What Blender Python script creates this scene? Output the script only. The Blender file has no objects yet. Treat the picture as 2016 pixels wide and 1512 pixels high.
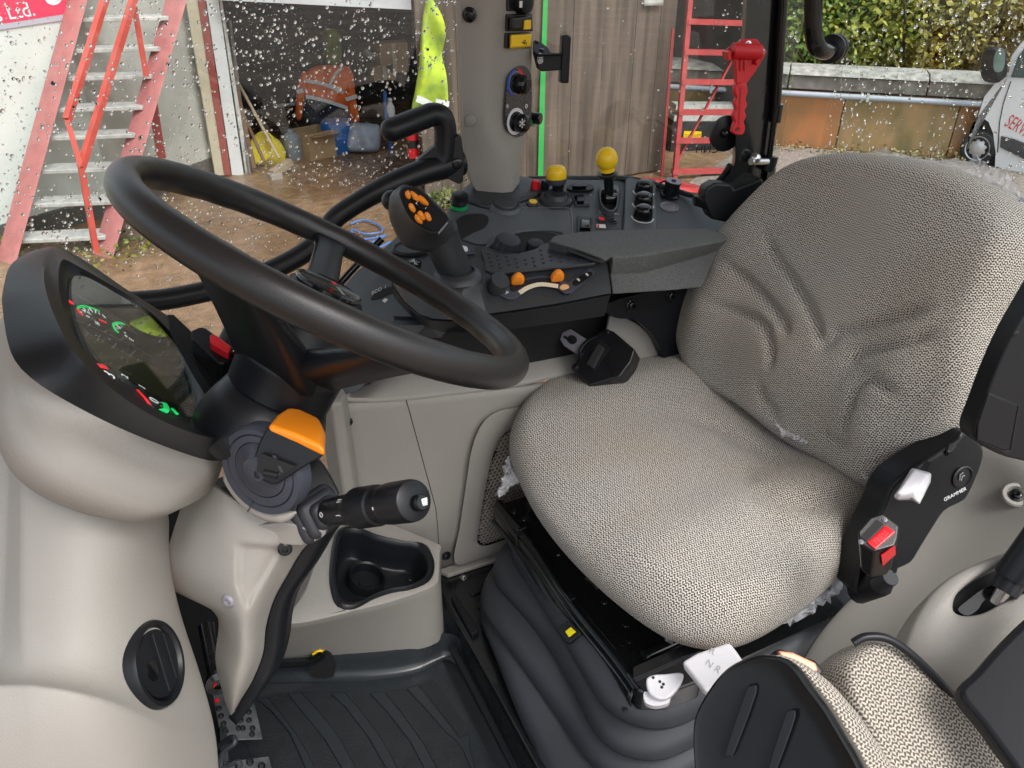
import bpy, bmesh, math, random
import numpy as np
from mathutils import Vector, Matrix

# ------------------------------------------------------------------ camera, sky, sun, exposure
SC = bpy.context.scene
COL = SC.collection
AZ, PITCH, FPX = math.radians(26), math.radians(31), 1514.0
CAM = np.array([0.0, 0.0, 1.30])                     # eye, metres above the cab floor
fw = np.array([math.sin(AZ)*math.cos(PITCH), math.cos(AZ)*math.cos(PITCH), -math.sin(PITCH)])
rt = np.array([math.cos(AZ), -math.sin(AZ), 0.0])
up = np.cross(rt, fw)
cd = bpy.data.cameras.new('camera'); cam = bpy.data.objects.new('camera', cd); COL.objects.link(cam)
cd.sensor_width = 36; cd.lens = 36*FPX/2016; cd.clip_start = 0.02; cd.clip_end = 500
cam.matrix_world = Matrix(((rt[0], up[0], -fw[0], CAM[0]), (rt[1], up[1], -fw[1], CAM[1]),
                           (rt[2], up[2], -fw[2], CAM[2]), (0, 0, 0, 1)))
SC.camera = cam

SUN_EL, SUN_AZ = math.radians(55), math.radians(165)   # azimuth from +Y towards +X: light from the open door side
world = bpy.data.worlds.new('World'); SC.world = world; world.use_nodes = True
nt = world.node_tree; nt.nodes.clear()
sky = nt.nodes.new('ShaderNodeTexSky'); sky.sky_type = 'NISHITA'; sky.sun_disc = False
sky.sun_elevation = SUN_EL; sky.sun_rotation = SUN_AZ
sky.dust_density = 4.0; sky.ozone_density = 0.6; sky.air_density = 1.0
hs = nt.nodes.new('ShaderNodeHueSaturation'); hs.inputs['Saturation'].default_value = 0.36
bg = nt.nodes.new('ShaderNodeBackground'); bg.inputs['Strength'].default_value = 0.15
wo = nt.nodes.new('ShaderNodeOutputWorld')
nt.links.new(sky.outputs[0], hs.inputs['Color']); nt.links.new(hs.outputs[0], bg.inputs['Color']); nt.links.new(bg.outputs[0], wo.inputs[0])
sl = bpy.data.lights.new('sun', 'SUN'); sl.energy = 0.85; sl.angle = math.radians(25); sl.color = (1, 0.98, 0.95)
so = bpy.data.objects.new('sun', sl); COL.objects.link(so)
sd = Vector((math.sin(SUN_AZ)*math.cos(SUN_EL), math.cos(SUN_AZ)*math.cos(SUN_EL), math.sin(SUN_EL)))
so.rotation_euler = sd.to_track_quat('Z', 'Y').to_euler(); so.location = (0, 0, 8)
SC.view_settings.view_transform = 'Standard'; SC.view_settings.look = 'None'
SC.view_settings.exposure = 1.0; SC.view_settings.gamma = 1
SC.render.engine = 'CYCLES'
SC.cycles.max_bounces = 10; SC.cycles.transparent_max_bounces = 24; SC.cycles.transmission_bounces = 10
SC.cycles.caustics_refractive = False; SC.cycles.caustics_reflective = False
SC.cycles.use_denoising = True; SC.cycles.sample_clamp_indirect = 6

# ------------------------------------------------------------------ measuring: a sight line met with a real plane
def ray(x, y): return fw + (x-1008)/FPX*rt - (y-756)/FPX*up
def q(x, y, **k):
    d = ray(x, y)
    if 'X' in k: t = k['X']/d[0]
    elif 'Y' in k: t = k['Y']/d[1]
    elif 'Z' in k: t = (k['Z']-CAM[2])/d[2]
    else: t = k['D']
    return CAM + t*d
def unit(v): v = np.array(v, float); return v/np.linalg.norm(v)
def ndir(tilt, ix, iy):
    t = math.radians(tilt); l = math.hypot(ix, iy)
    return unit(-math.cos(t)*fw + math.sin(t)*(ix/l*rt - iy/l*up))
def ndirp(x, y, tilt, ix, iy):
    # normal of a face whose own sight line it leans away from by tilt degrees, towards (ix, iy)
    b = -unit(ray(x, y)); g = unit(ix*rt - iy*up); g = unit(g-b*(g@b)); t = math.radians(tilt)
    return math.cos(t)*b+math.sin(t)*g
class Plane:
    def __init__(s, P, n): s.P = np.array(P, float); s.n = unit(n)
    def at(s, x, y, h=0):
        d = ray(x, y); return CAM + d*((s.P + s.n*h - CAM) @ s.n)/(d @ s.n)
    def pts(s, pl, h=0): return [s.at(x, y, h) for x, y in pl]
    def axes(s, ref=(0, 0, 1)):
        e = np.cross(ref, s.n); e = unit(e); return e, np.cross(s.n, e)
def plane3(a, b, c):
    n = unit(np.cross(b-a, c-a))
    if n @ (CAM-a) < 0: n = -n
    return Plane(a, n)
def spl(pts, k=6, closed=True):
    P = [np.array(p, float) for p in pts]; n = len(P); out = []
    for i in range(n if closed else n-1):
        g = (lambda j: P[j % n]) if closed else (lambda j: P[min(max(j, 0), n-1)])
        a, b, c, d = g(i-1), g(i), g(i+1), g(i+2)
        for j in range(k):
            t = j/k
            out.append(0.5*((2*b)+(c-a)*t+(2*a-5*b+4*c-d)*t*t+(3*b-a-3*c+d)*t**3))
    if not closed: out.append(P[-1])
    return out
def resample(pts, N, closed=True):
    P = [np.array(p, float) for p in pts]
    if closed: P = P+[P[0]]
    L = np.concatenate([[0], np.cumsum([np.linalg.norm(P[i+1]-P[i]) for i in range(len(P)-1)])])
    out = []
    for k in range(N):
        s = L[-1]*k/(N if closed else N-1)
        i = min(np.searchsorted(L, s, 'right')-1, len(P)-2); t = (s-L[i])/max(L[i+1]-L[i], 1e-12)
        out.append(P[i]*(1-t)+P[i+1]*t)
    return out
def rround(w, h, r, n=5):
    o = []
    for cx, cy, a0 in ((w-r, h-r, 0), (-w+r, h-r, 90), (-w+r, -h+r, 180), (w-r, -h+r, 270)):
        for i in range(n+1):
            a = math.radians(a0+90*i/n); o.append((cx+r*math.cos(a), cy+r*math.sin(a)))
    return o

# ------------------------------------------------------------------ mesh builder
class MB:
    def __init__(s): s.v = []; s.f = []; s.uv = None
    def add(s, vs, fs):
        o = len(s.v); s.v += [tuple(map(float, p)) for p in vs]; s.f += [tuple(i+o for i in f) for f in fs]; return s
    def grid(s, rows, cu=False, cv=False):
        n, m = len(rows), len(rows[0]); vs = [p for r in rows for p in r]; fs = []
        for i in range(n if cv else n-1):
            for j in range(m if cu else m-1):
                fs.append((i*m+j, i*m+(j+1) % m, ((i+1) % n)*m+(j+1) % m, ((i+1) % n)*m+j))
        return s.add(vs, fs)
    def loft(s, rings, c0=True, c1=True):
        s.grid(rings, cu=True); m = len(rings[0]); o = len(s.v)-m*len(rings)
        if c0: s.f.append(tuple(o+i for i in range(m))[::-1])
        if c1: s.f.append(tuple(len(s.v)-m+i for i in range(m)))
        return s
    def tube(s, path, r, n=12, closed=False, cap=True):
        P = [np.array(p, float) for p in path]; N = len(P); R = r if hasattr(r, '__len__') else [r]*N
        T = [unit(P[(i+1) % N if closed else min(i+1, N-1)]-P[(i-1) % N if closed else max(i-1, 0)]) for i in range(N)]
        a = np.array([0, 0, 1.]) if abs(T[0][2]) < .9 else np.array([1., 0, 0])
        u = unit(np.cross(T[0], a)); rings = []
        for i in range(N):
            u = unit(u-T[i]*(u@T[i])); w = np.cross(T[i], u)
            rings.append([P[i]+R[i]*(math.cos(2*math.pi*k/n)*u+math.sin(2*math.pi*k/n)*w) for k in range(n)])
        if closed: return s.grid(rings, cu=True, cv=True)
        return s.loft(rings, cap, cap)
    def lathe(s, prof, O, A, n=24, cap=True):
        O = np.array(O, float); A = unit(A); a = np.array([0, 0, 1.]) if abs(A[2]) < .9 else np.array([1., 0, 0])
        u = unit(np.cross(A, a)); w = np.cross(A, u)
        return s.loft([[O+A*h+r*(math.cos(2*math.pi*k/n)*u+math.sin(2*math.pi*k/n)*w) for k in range(n)] for r, h in prof], cap, cap)
    def prism(s, poly, vec):
        vec = np.array(vec, float); P = [np.array(p, float) for p in poly]
        return s.loft([P, [p+vec for p in P]])
    def box(s, c, size, ax=((1, 0, 0), (0, 1, 0), (0, 0, 1))):
        c = np.array(c, float); X, Y, Z = [np.array(a, float)*d/2 for a, d in zip(ax, size)]
        return s.prism([c-X-Y-Z, c+X-Y-Z, c+X+Y-Z, c-X+Y-Z], 2*Z)
    def ball(s, O, r, A=(0, 0, 1), n=16, m=9, sq=1.0):
        return s.lathe([(r*math.sin(math.pi*i/m), -r*sq*math.cos(math.pi*i/m)) for i in range(1, m)], O, A, n)
    def bar(s, a, b, w, t, ref=(0, 0, 1)):
        a = np.array(a, float); b = np.array(b, float); d = unit(b-a); e = np.cross(d, ref); e = unit(e) if np.linalg.norm(e) > 1e-6 else np.array([1., 0, 0])
        g = np.cross(e, d)
        return s.prism([a-e*w/2-g*t/2, a+e*w/2-g*t/2, a+e*w/2+g*t/2, a-e*w/2+g*t/2], b-a)

ORG = {}
def obj(name, mb, mat, parent=None, bevel=0, seg=2, sub=0, solid=0, off=-1, sharp=38, kind=None, label=None, recalc=True, origin=None):
    me = bpy.data.meshes.new(name)
    v = np.array(mb.v, float)
    if parent is not None: org = ORG[parent.name]
    else:
        org = np.array(origin, float) if origin is not None else np.array([(v[:, 0].min()+v[:, 0].max())/2, (v[:, 1].min()+v[:, 1].max())/2, v[:, 2].min()])
    me.from_pydata([tuple(p) for p in (v-org)], [], mb.f); me.update()
    if recalc:
        bm = bmesh.new(); bm.from_mesh(me); bmesh.ops.recalc_face_normals(bm, faces=bm.faces); bm.to_mesh(me); bm.free()
    if mb.uv is not None:
        ul = me.uv_layers.new(name='uv'); li = np.zeros(len(me.loops), dtype=np.int32); me.loops.foreach_get('vertex_index', li)
        ul.data.foreach_set('uv', np.array(mb.uv, float)[li].ravel())
    me.polygons.foreach_set('use_smooth', [True]*len(me.polygons))
    if sub == 0 and bevel == 0 and sharp: me.set_sharp_from_angle(angle=math.radians(sharp))
    if mat: me.materials.append(mat)
    o = bpy.data.objects.new(name, me); COL.objects.link(o)
    if solid:
        m = o.modifiers.new('thickness', 'SOLIDIFY'); m.thickness = solid; m.offset = off
    if bevel:
        m = o.modifiers.new('bevel', 'BEVEL'); m.width = bevel; m.segments = seg; m.limit_method = 'ANGLE'; m.angle_limit = math.radians(40)
        m.harden_normals = True
    if sub:
        m = o.modifiers.new('subdivision', 'SUBSURF'); m.levels = sub; m.render_levels = sub
    if parent is not None: o.parent = parent
    else: o.location = org
    ORG[o.name] = org
    if kind: o['kind'] = kind
    if label: o['label'] = label
    return o
def hit(o, x, y):
    # where the sight line through (x, y) meets a finished part: point and outward normal
    dg = bpy.context.evaluated_depsgraph_get(); e = o.evaluated_get(dg); org = Vector(ORG[o.name])
    ok, p, n, _ = e.ray_cast(Vector(CAM)-org, Vector(ray(x, y)).normalized())
    p = np.array(p+org); n = np.array(n)
    if n@ray(x, y) > 0: n = -n
    return p, n
def tag(o, label, cat, group=None):
    o['label'] = label; o['category'] = cat
    if group: o['group'] = group
    return o
def thing(name, loc, label, cat, group=None):
    o = bpy.data.objects.new(name, None); COL.objects.link(o); o.location = tuple(map(float, loc)); o.empty_display_size = 0.05
    ORG[o.name] = np.array(loc, float)
    return tag(o, label, cat, group)
def struct(name, mb, mat, **k): return obj(name, mb, mat, kind='structure', **k)
def copy_tree(o, parent=None, loc=None):
    c = o.copy(); COL.objects.link(c)
    for k in ('kind',):
        pass
    if parent is not None: c.parent = parent
    if loc is not None: c.location = tuple(map(float, loc))
    for ch in list(o.children): copy_tree(ch, c)
    return c
def slab(name, pl, pix, depth, mat, parent=None, h=0, smooth=0, **k):
    P = pl.pts(pix, h)
    if smooth: P = spl(P, smooth)
    return obj(name, MB().prism(P, -pl.n*depth), mat, parent, **k)
def ribbon(mb, pl, pix, w, h=0.0006, smooth=0, t=0.0006):
    P = pl.pts(pix)
    if smooth: P = spl(P, smooth, False)
    L = []
    for i, p in enumerate(P):
        d = unit(P[min(i+1, len(P)-1)]-P[max(i-1, 0)]); s = np.cross(pl.n, d)
        L.append((p+s*w/2, p-s*w/2))
    top = [[a+pl.n*h for a, b in L], [b+pl.n*h for a, b in L]]
    mb.grid(top); mb.grid([[p-pl.n*t for p in r] for r in top]); return mb
def text(name, body, O, ux, n, size, mat, parent=None, depth=0.0004, xs=1.0, **k):
    cu = bpy.data.curves.new('t', 'FONT'); cu.body = body; cu.size = 1.0; cu.extrude = 0.5; cu.align_x = 'CENTER'; cu.align_y = 'CENTER'
    cu.resolution_u = 3
    to = bpy.data.objects.new('t', cu); COL.objects.link(to)
    bpy.context.view_layer.update()
    me = bpy.data.meshes.new_from_object(to)
    ux = unit(ux); n = unit(n); ux = unit(ux-n*(ux@n)); uy = np.cross(n, ux); O = np.array(O, float)
    mb = MB(); mb.add([O+ux*v.co.x*size*xs+uy*v.co.y*size+n*(v.co.z+0.5)*depth for v in me.vertices], [tuple(p.vertices) for p in me.polygons])
    bpy.data.objects.remove(to); bpy.data.curves.remove(cu); bpy.data.meshes.remove(me)
    return obj(name, mb, mat, parent, recalc=False, **k)

# ------------------------------------------------------------------ materials
def pbr(name, col, rough=0.5, metal=0.0, var=0.0, vscale=8.0, bump=0.0, bscale=400.0, spec=0.5, coat=0.0, col2=None, stretch=None, rvar=0.0, detail=4):
    m = bpy.data.materials.new(name); m.use_nodes = True; t = m.node_tree; b = t.nodes['Principled BSDF']
    b.inputs['Base Color'].default_value = (*col, 1); b.inputs['Roughness'].default_value = rough; b.inputs['Metallic'].default_value = metal
    b.inputs['Specular IOR Level'].default_value = spec; b.inputs['Coat Weight'].default_value = coat
    tc = t.nodes.new('ShaderNodeTexCoord')
    def noise(scale, det=4):
        n = t.nodes.new('ShaderNodeTexNoise'); n.inputs['Scale'].default_value = scale; n.inputs['Detail'].default_value = det
        if stretch:
            mp = t.nodes.new('ShaderNodeMapping'); mp.inputs['Scale'].default_value = stretch
            t.links.new(tc.outputs['Object'], mp.inputs[0]); t.links.new(mp.outputs[0], n.inputs['Vector'])
        else: t.links.new(tc.outputs['Object'], n.inputs['Vector'])
        return n
    if var or col2:
        n = noise(vscale, detail); mx = t.nodes.new('ShaderNodeMix'); mx.data_type = 'RGBA'
        c2 = col2 if col2 else tuple(min(1, c*(1+var)) for c in col); c1 = col if col2 else tuple(c*(1-var) for c in col)
        mx.inputs[6].default_value = (*c1, 1); mx.inputs[7].default_value = (*c2, 1)
        r = t.nodes.new('ShaderNodeMapRange'); r.inputs[1].default_value = 0.32; r.inputs[2].default_value = 0.68
        t.links.new(n.outputs['Fac'], r.inputs[0]); t.links.new(r.outputs[0], mx.inputs[0]); t.links.new(mx.outputs[2], b.inputs['Base Color'])
    if rvar:
        n = noise(vscale*1.7, 5); r = t.nodes.new('ShaderNodeMapRange'); r.inputs[1].default_value = 0.35; r.inputs[2].default_value = 0.65
        r.inputs[3].default_value = max(0.02, rough-rvar); r.inputs[4].default_value = min(1, rough+rvar)
        t.links.new(n.outputs['Fac'], r.inputs[0]); t.links.new(r.outputs[0], b.inputs['Roughness'])
    if bump:
        n = noise(bscale, 2); bp = t.nodes.new('ShaderNodeBump'); bp.inputs['Strength'].default_value = bump; bp.inputs['Distance'].default_value = 0.001
        t.links.new(n.outputs['Fac'], bp.inputs['Height']); t.links.new(bp.outputs[0], b.inputs['Normal'])
    return m
M = {}
M['beige'] = pbr('beige_plastic', (0.300, 0.287, 0.262), 0.58, var=0.04, vscale=6, bump=0.4, bscale=520)
M['beige_dark'] = pbr('beige_plastic_shade', (0.30, 0.275, 0.24), 0.5, bump=0.25, bscale=900)
M['char'] = pbr('charcoal_plastic', (0.028, 0.032, 0.036), 0.42, var=0.06, vscale=9, bump=0.35, bscale=800)
M['slate'] = pbr('slate_plastic', (0.075, 0.087, 0.096), 0.5, var=0.05, vscale=9, bump=0.45, bscale=700)
M['black'] = pbr('black_plastic', (0.010, 0.0105, 0.012), 0.32, rvar=0.06, vscale=14, bump=0.12, bscale=900)
M['satin'] = pbr('black_satin', (0.008, 0.0092, 0.0115), 0.38, bump=0.06, bscale=1200, spec=0.32)
M['gloss'] = pbr('black_gloss', (0.006, 0.007, 0.008), 0.12, rvar=0.05, vscale=20, spec=0.4)
M['paint'] = pbr('black_paint', (0.008, 0.009, 0.010), 0.2, rvar=0.08, vscale=18, coat=0.3)
M['rubber'] = pbr('black_rubber', (0.022, 0.024, 0.030), 0.55, bump=0.2, bscale=700)
M['boot'] = pbr('grey_boot_rubber', (0.045, 0.05, 0.068), 0.55, var=0.08, vscale=12, bump=0.2, bscale=600)
M['bellow'] = pbr('bellows_rubber', (0.030, 0.034, 0.041), 0.46, var=0.10, vscale=7, bump=0.3, bscale=900)
M['matpad'] = pbr('mat_grain', (0.014, 0.017, 0.019), 0.45, bump=1.0, bscale=330, rvar=0.08, vscale=30)
M['matrib'] = pbr('mat_smooth', (0.020, 0.025, 0.028), 0.24, bump=0.15, bscale=600, rvar=0.06)
M['rim'] = pbr('wheel_rim_grain', (0.015, 0.015, 0.0155), 0.36, bump=0.22, bscale=900)
M['foam'] = pbr('armrest_foam', (0.095, 0.10, 0.10), 0.75, var=0.35, vscale=450, bump=0.6, bscale=500)
M['orange'] = pbr('orange_plastic', (0.90, 0.27, 0.012), 0.38, var=0.05, bump=0.1)
M['yellow'] = pbr('yellow_plastic', (0.92, 0.60, 0.012), 0.35, var=0.05, bump=0.1)
M['red'] = pbr('red_plastic', (0.62, 0.012, 0.02), 0.4, bump=0.15, bscale=500)
M['redglass'] = pbr('red_clear_plastic', (0.75, 0.008, 0.02), 0.1, coat=0.6)
M['white'] = pbr('white_plastic', (0.68, 0.68, 0.71), 0.42, bump=0.1)
M['ink'] = pbr('white_print', (0.78, 0.79, 0.8), 0.55)
M['inkred'] = pbr('red_print', (0.7, 0.02, 0.03), 0.5)
M['inkgreen'] = pbr('green_print', (0.02, 0.62, 0.16), 0.5)
def lit(name, col, e):
    m = pbr(name, col, 0.5); b = m.node_tree.nodes['Principled BSDF']; b.inputs['Emission Color'].default_value = (*col, 1); b.inputs['Emission Strength'].default_value = e; return m
M['litgreen'] = lit('glow_green_print', (0.02, 0.62, 0.16), .45); M['litred'] = lit('glow_red_print', (0.75, 0.03, 0.04), .45); M['litwhite'] = lit('glow_white_print', (0.78, 0.79, 0.8), .35)  # emission added so the printed dial marks read brighter
M['inkblack'] = pbr('black_print', (0.01, 0.01, 0.01), 0.5)
M['inkblue'] = pbr('blue_print', (0.02, 0.10, 0.55), 0.5)
M['inkgrey'] = pbr('grey_print', (0.20, 0.21, 0.22), 0.5)
M['steel'] = pbr('bright_steel', (0.55, 0.56, 0.58), 0.25, metal=1.0)
M['zinc'] = pbr('grey_metal', (0.24, 0.23, 0.265), 0.42, metal=0.15, var=0.1)
M['ivory'] = pbr('ivory_lens', (0.75, 0.68, 0.5), 0.3)
M['greenplastic'] = pbr('green_plastic', (0.01, 0.32, 0.10), 0.2, coat=0.4)
M['dark'] = pbr('dark_void', (0.004, 0.004, 0.0045), 0.7)

def fabric(name, light, dark, pu=0.0082, pv=0.0046, contrast=1.0, warm=None):
    m = bpy.data.materials.new(name); m.use_nodes = True; t = m.node_tree; b = t.nodes['Principled BSDF']
    b.inputs['Roughness'].default_value = 0.92; b.inputs['Specular IOR Level'].default_value = 0.15
    b.inputs['Sheen Weight'].default_value = 0.15
    L = t.links.new
    uv = t.nodes.new('ShaderNodeUVMap'); uv.uv_map = 'uv'; sp = t.nodes.new('ShaderNodeSeparateXYZ')
    nz = t.nodes.new('ShaderNodeTexNoise'); nz.inputs['Scale'].default_value = 26; nz.inputs['Detail'].default_value = 3
    L(uv.outputs[0], nz.inputs['Vector'])
    add = t.nodes.new('ShaderNodeVectorMath'); add.operation = 'MULTIPLY_ADD'; add.inputs[1].default_value = (0.005, 0.005, 0)
    L(nz.outputs['Color'], add.inputs[0]); L(uv.outputs[0], add.inputs[2]); L(add.outputs[0], sp.inputs[0])
    def mth(op, a, c=None, d=None):
        n = t.nodes.new('ShaderNodeMath'); n.operation = op
        for i, x in enumerate((a, c, d)):
            if x is None: continue
            if isinstance(x, (int, float)): n.inputs[i].default_value = x
            else: L(x, n.inputs[i])
        return n.outputs[0]
    u, v = sp.outputs[0], sp.outputs[1]
    tri = mth('PINGPONG', mth('DIVIDE', u, pu), 0.5)             # 0..0.5
    ph = mth('ADD', mth('DIVIDE', v, pv), mth('MULTIPLY', tri, 1.25))
    w1 = mth('SINE', mth('MULTIPLY', ph, 2*math.pi))
    w2 = mth('SINE', mth('ADD', mth('MULTIPLY', mth('DIVIDE', u, pu), 4*math.pi), mth('MULTIPLY', mth('FLOOR', mth('DIVIDE', v, pv)), 1.3)))
    n2 = t.nodes.new('ShaderNodeTexNoise'); n2.inputs['Scale'].default_value = 330; n2.inputs['Detail'].default_value = 2
    L(uv.outputs[0], n2.inputs['Vector'])
    h = mth('ADD', mth('ADD', w1, mth('MULTIPLY', w2, 0.75)), mth('MULTIPLY', mth('SUBTRACT', n2.outputs['Fac'], 0.5), 3.4))
    r = t.nodes.new('ShaderNodeMapRange'); r.inputs[1].default_value = -0.75/contrast; r.inputs[2].default_value = 0.65/contrast; L(h, r.inputs[0])
    mx = t.nodes.new('ShaderNodeMix'); mx.data_type = 'RGBA'; mx.inputs[6].default_value = (*dark, 1); mx.inputs[7].default_value = (*light, 1)
    L(r.outputs[0], mx.inputs[0])
    out = mx.outputs[2]
    if warm:
        n3 = t.nodes.new('ShaderNodeTexNoise'); n3.inputs['Scale'].default_value = 5; L(uv.outputs[0], n3.inputs['Vector'])
        r3 = t.nodes.new('ShaderNodeMapRange'); r3.inputs[1].default_value = 0.45; r3.inputs[2].default_value = 0.7; L(n3.outputs['Fac'], r3.inputs[0])
        m3 = t.nodes.new('ShaderNodeMix'); m3.data_type = 'RGBA'; m3.blend_type = 'MULTIPLY'; m3.inputs[7].default_value = (*warm, 1)
        L(r3.outputs[0], m3.inputs[0]); L(out, m3.inputs[6]); out = m3.outputs[2]
    L(out, b.inputs['Base Color'])
    bp = t.nodes.new('ShaderNodeBump'); bp.inputs['Strength'].default_value = 0.7; bp.inputs['Distance'].default_value = 0.0012
    L(r.outputs[0], bp.inputs['Height']); L(bp.outputs[0], b.inputs['Normal'])
    return m
M['fabric'] = fabric('seat_weave', (0.64, 0.61, 0.555), (0.060, 0.057, 0.053), pu=0.0071, pv=0.0041, contrast=1.2, warm=(1.0, 0.965, 0.90))
M['fabric2'] = fabric('seat_weave_coarse', (0.50, 0.455, 0.39), (0.10, 0.09, 0.076), pu=0.0072, pv=0.0041)

def glass_mat():
    m = bpy.data.materials.new('window_glass'); m.use_nodes = True; t = m.node_tree; t.nodes.remove(t.nodes['Principled BSDF'])
    o = t.nodes['Material Output']; tr = t.nodes.new('ShaderNodeBsdfTransparent'); tr.inputs[0].default_value = (0.95, 0.975, 0.96, 1)
    gl = t.nodes.new('ShaderNodeBsdfGlossy'); gl.inputs['Roughness'].default_value = 0.01
    lw = t.nodes.new('ShaderNodeLayerWeight'); pw = t.nodes.new('ShaderNodeMath'); pw.operation = 'POWER'; pw.inputs[1].default_value = 5
    ma = t.nodes.new('ShaderNodeMath'); ma.operation = 'MULTIPLY_ADD'; ma.inputs[1].default_value = 0.9; ma.inputs[2].default_value = 0.035
    lw.inputs[0].default_value = 0.5
    t.links.new(lw.outputs['Facing'], pw.inputs[0]); t.links.new(pw.outputs[0], ma.inputs[0])
    mx = t.nodes.new('ShaderNodeMixShader'); t.links.new(ma.outputs[0], mx.inputs[0]); t.links.new(tr.outputs[0], mx.inputs[1]); t.links.new(gl.outputs[0], mx.inputs[2])
    t.links.new(mx.outputs[0], o.inputs['Surface']); return m
M['glass'] = glass_mat()
def water_mat():
    m = bpy.data.materials.new('rain_water'); m.use_nodes = True; b = m.node_tree.nodes['Principled BSDF']
    b.inputs['Base Color'].default_value = (1, 1, 1, 1); b.inputs['Roughness'].default_value = 0.0; b.inputs['IOR'].default_value = 1.33
    b.inputs['Transmission Weight'].default_value = 1.0; return m
M['water'] = water_mat()
def film_mat():
    m = bpy.data.materials.new('clear_film'); m.use_nodes = True; t = m.node_tree; b = t.nodes['Principled BSDF']; o = t.nodes['Material Output']
    b.inputs['Base Color'].default_value = (0.80, 0.82, 0.86, 1); b.inputs['Roughness'].default_value = 0.2
    tr = t.nodes.new('ShaderNodeBsdfTransparent'); mx = t.nodes.new('ShaderNodeMixShader'); mx.inputs[0].default_value = 0.34
    t.links.new(tr.outputs[0], mx.inputs[1]); t.links.new(b.outputs[0], mx.inputs[2]); t.links.new(mx.outputs[0], o.inputs['Surface']); return m
M['film'] = film_mat()

def screw(pl, x, y, parent, r=0.0055, mat='black', h=0.0, name='screw'):
    p = pl.at(x, y, h) if isinstance(pl, Plane) else None
    O, n = p, pl.n
    return obj(name, MB().lathe([(r*1.5, 0), (r*1.5, r*.15), (r, r*.3), (r*.95, r*.8), (r*.75, r*.95), (r*.45, r*.95), (r*.4, r*.35)], O, n, 14), M[mat], parent)
# ================================================================== CAB: floor, pillars, windows
def bx(x0, x1, y0, y1, z0, z1):
    return MB().box(((x0+x1)/2, (y0+y1)/2, (z0+z1)/2), (x1-x0, y1-y0, z1-z0))
struct('cab_floor', bx(-0.55, 1.6, 0.1, 1.28, -0.05, -0.004), M['char'])
struct('unseen_cab_roof', bx(-0.75, 1.36, 0.12, 1.52, 1.66, 1.80), pbr('roof_lining', (.68, .67, .65), .85))  # unseen roof, added to block overhead sky; pale lining lifts the fill
struct('cab_rear_wall', bx(1.22, 1.26, 0.0, 1.12, -0.004, 0.52), M['beige_dark'])
struct('dark_firewall_backing', MB().prism([(-0.24, 0.62, -.004), (-0.24, 1.2, -.004), (0.03, 1.2, -.004), (0.03, 1.17, -.004), (-.21, 1.17, -.004), (-0.21, 0.62, -.004)], (0, 0, 0.46)), M['dark'])  # near-black backing; the shade of the pedal gap is put into its colour
struct('console_dark_filler', bx(.42, 1.15, 1.2, 1.3, .5, .70), M['dark'])  # near-black filler added so the gaps under the armrest look shaded

# ---- floor mat
fm = thing('floor_mat', (0.13, 0.6, 0), 'black rubber floor mat with grained pads and smooth curved ribs in front of the seat', 'floor mat')
obj('mat_sheet', bx(-0.16, 0.335, 0.15, 1.07, -0.003, 0.006), M['matrib'], fm)
PM = Plane((0, 0, 0.006), (0, 0, 1))
Zm = lambda L: [(500+a/2.88, 1000+b/2.88) for a, b in L]
rib_l = [[(10, 1075), (100, 1150), (200, 1270), (260, 1400), (290, 1475), (340, 1640)], [(185, 1045), (270, 1150), (400, 1310), (500, 1475), (590, 1640)], [(430, 1045), (520, 1130), (650, 1300), (750, 1475), (840, 1640)], [(655, 1048), (760, 1160), (890, 1330), (965, 1475), (1045, 1640)], [(865, 1022), (985, 1150), (1090, 1270), (1150, 1320), (1190, 1380), (1230, 1475), (1300, 1640)]]
rib_r = [[(75, 1070), (150, 1160), (240, 1280), (310, 1400), (345, 1475), (400, 1640)], [(268, 1045), (350, 1130), (470, 1280), (580, 1475), (670, 1640)], [(512, 1045), (590, 1130), (720, 1300), (815, 1475), (910, 1640)], [(738, 1042), (830, 1150), (960, 1330), (1040, 1475), (1120, 1640)], [(928, 1000), (1050, 1150), (1165, 1302), (1222, 1278), (1228, 1370), (1258, 1470), (1340, 1640)]]
for a, b in zip(rib_l, rib_r): slab('raised_rib', PM, Zm(a)+Zm(b)[::-1], 0.009, M['matrib'], fm, h=0.0055, bevel=0.0022)
pads = [[(-130, 1075), (0, 1070), (90, 1150), (190, 1270), (250, 1400), (330, 1640), (60, 1640)]]
for k in range(4): pads.append(rib_r[k]+[(a-4, b) for a, b in rib_l[k+1][::-1]])
pads.append([(935, 998), (1020, 968), (1215, 1250), (1218, 1272), (1166, 1296), (1055, 1150)]); pads.append([(1228, 1392), (1290, 1366), (1400, 1640), (1330, 1640), (1262, 1480)])
for p in pads: slab('grip_pad', PM, Zm(p), 0.006, M['matpad'], fm, h=0.0018)
prof = [(0.0, 0.0), (0.006, 0.001), (0.012, 0.006), (0.016, 0.018), (0.018, 0.038), (0.019, 0.050), (0.0205, 0.055), (0.024, 0.054), (0.026, 0.0)]
path = [tuple(q(x, y, Z=.006)[:2]) for x, y in ((380, 1345), (480, 1345), (560, 1344), (650, 1342), (740, 1338), (815, 1326), (858, 1308), (882, 1300), (905, 1320), (940, 1385), (985, 1460), (1040, 1560), (1100, 1680))]
path = spl([np.array([a, b, 0.006]) for a, b in path], 4, False)
rows = []
for i, p in enumerate(path):
    d = unit(path[min(i+1, len(path)-1)]-path[max(i-1, 0)]); s = np.array([-d[1], d[0], 0])
    rows.append([p+s*a+np.array([0, 0, b]) for a, b in prof])
obj('mat_lip', MB().grid(rows), M['matrib'], fm, sharp=60)

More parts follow.
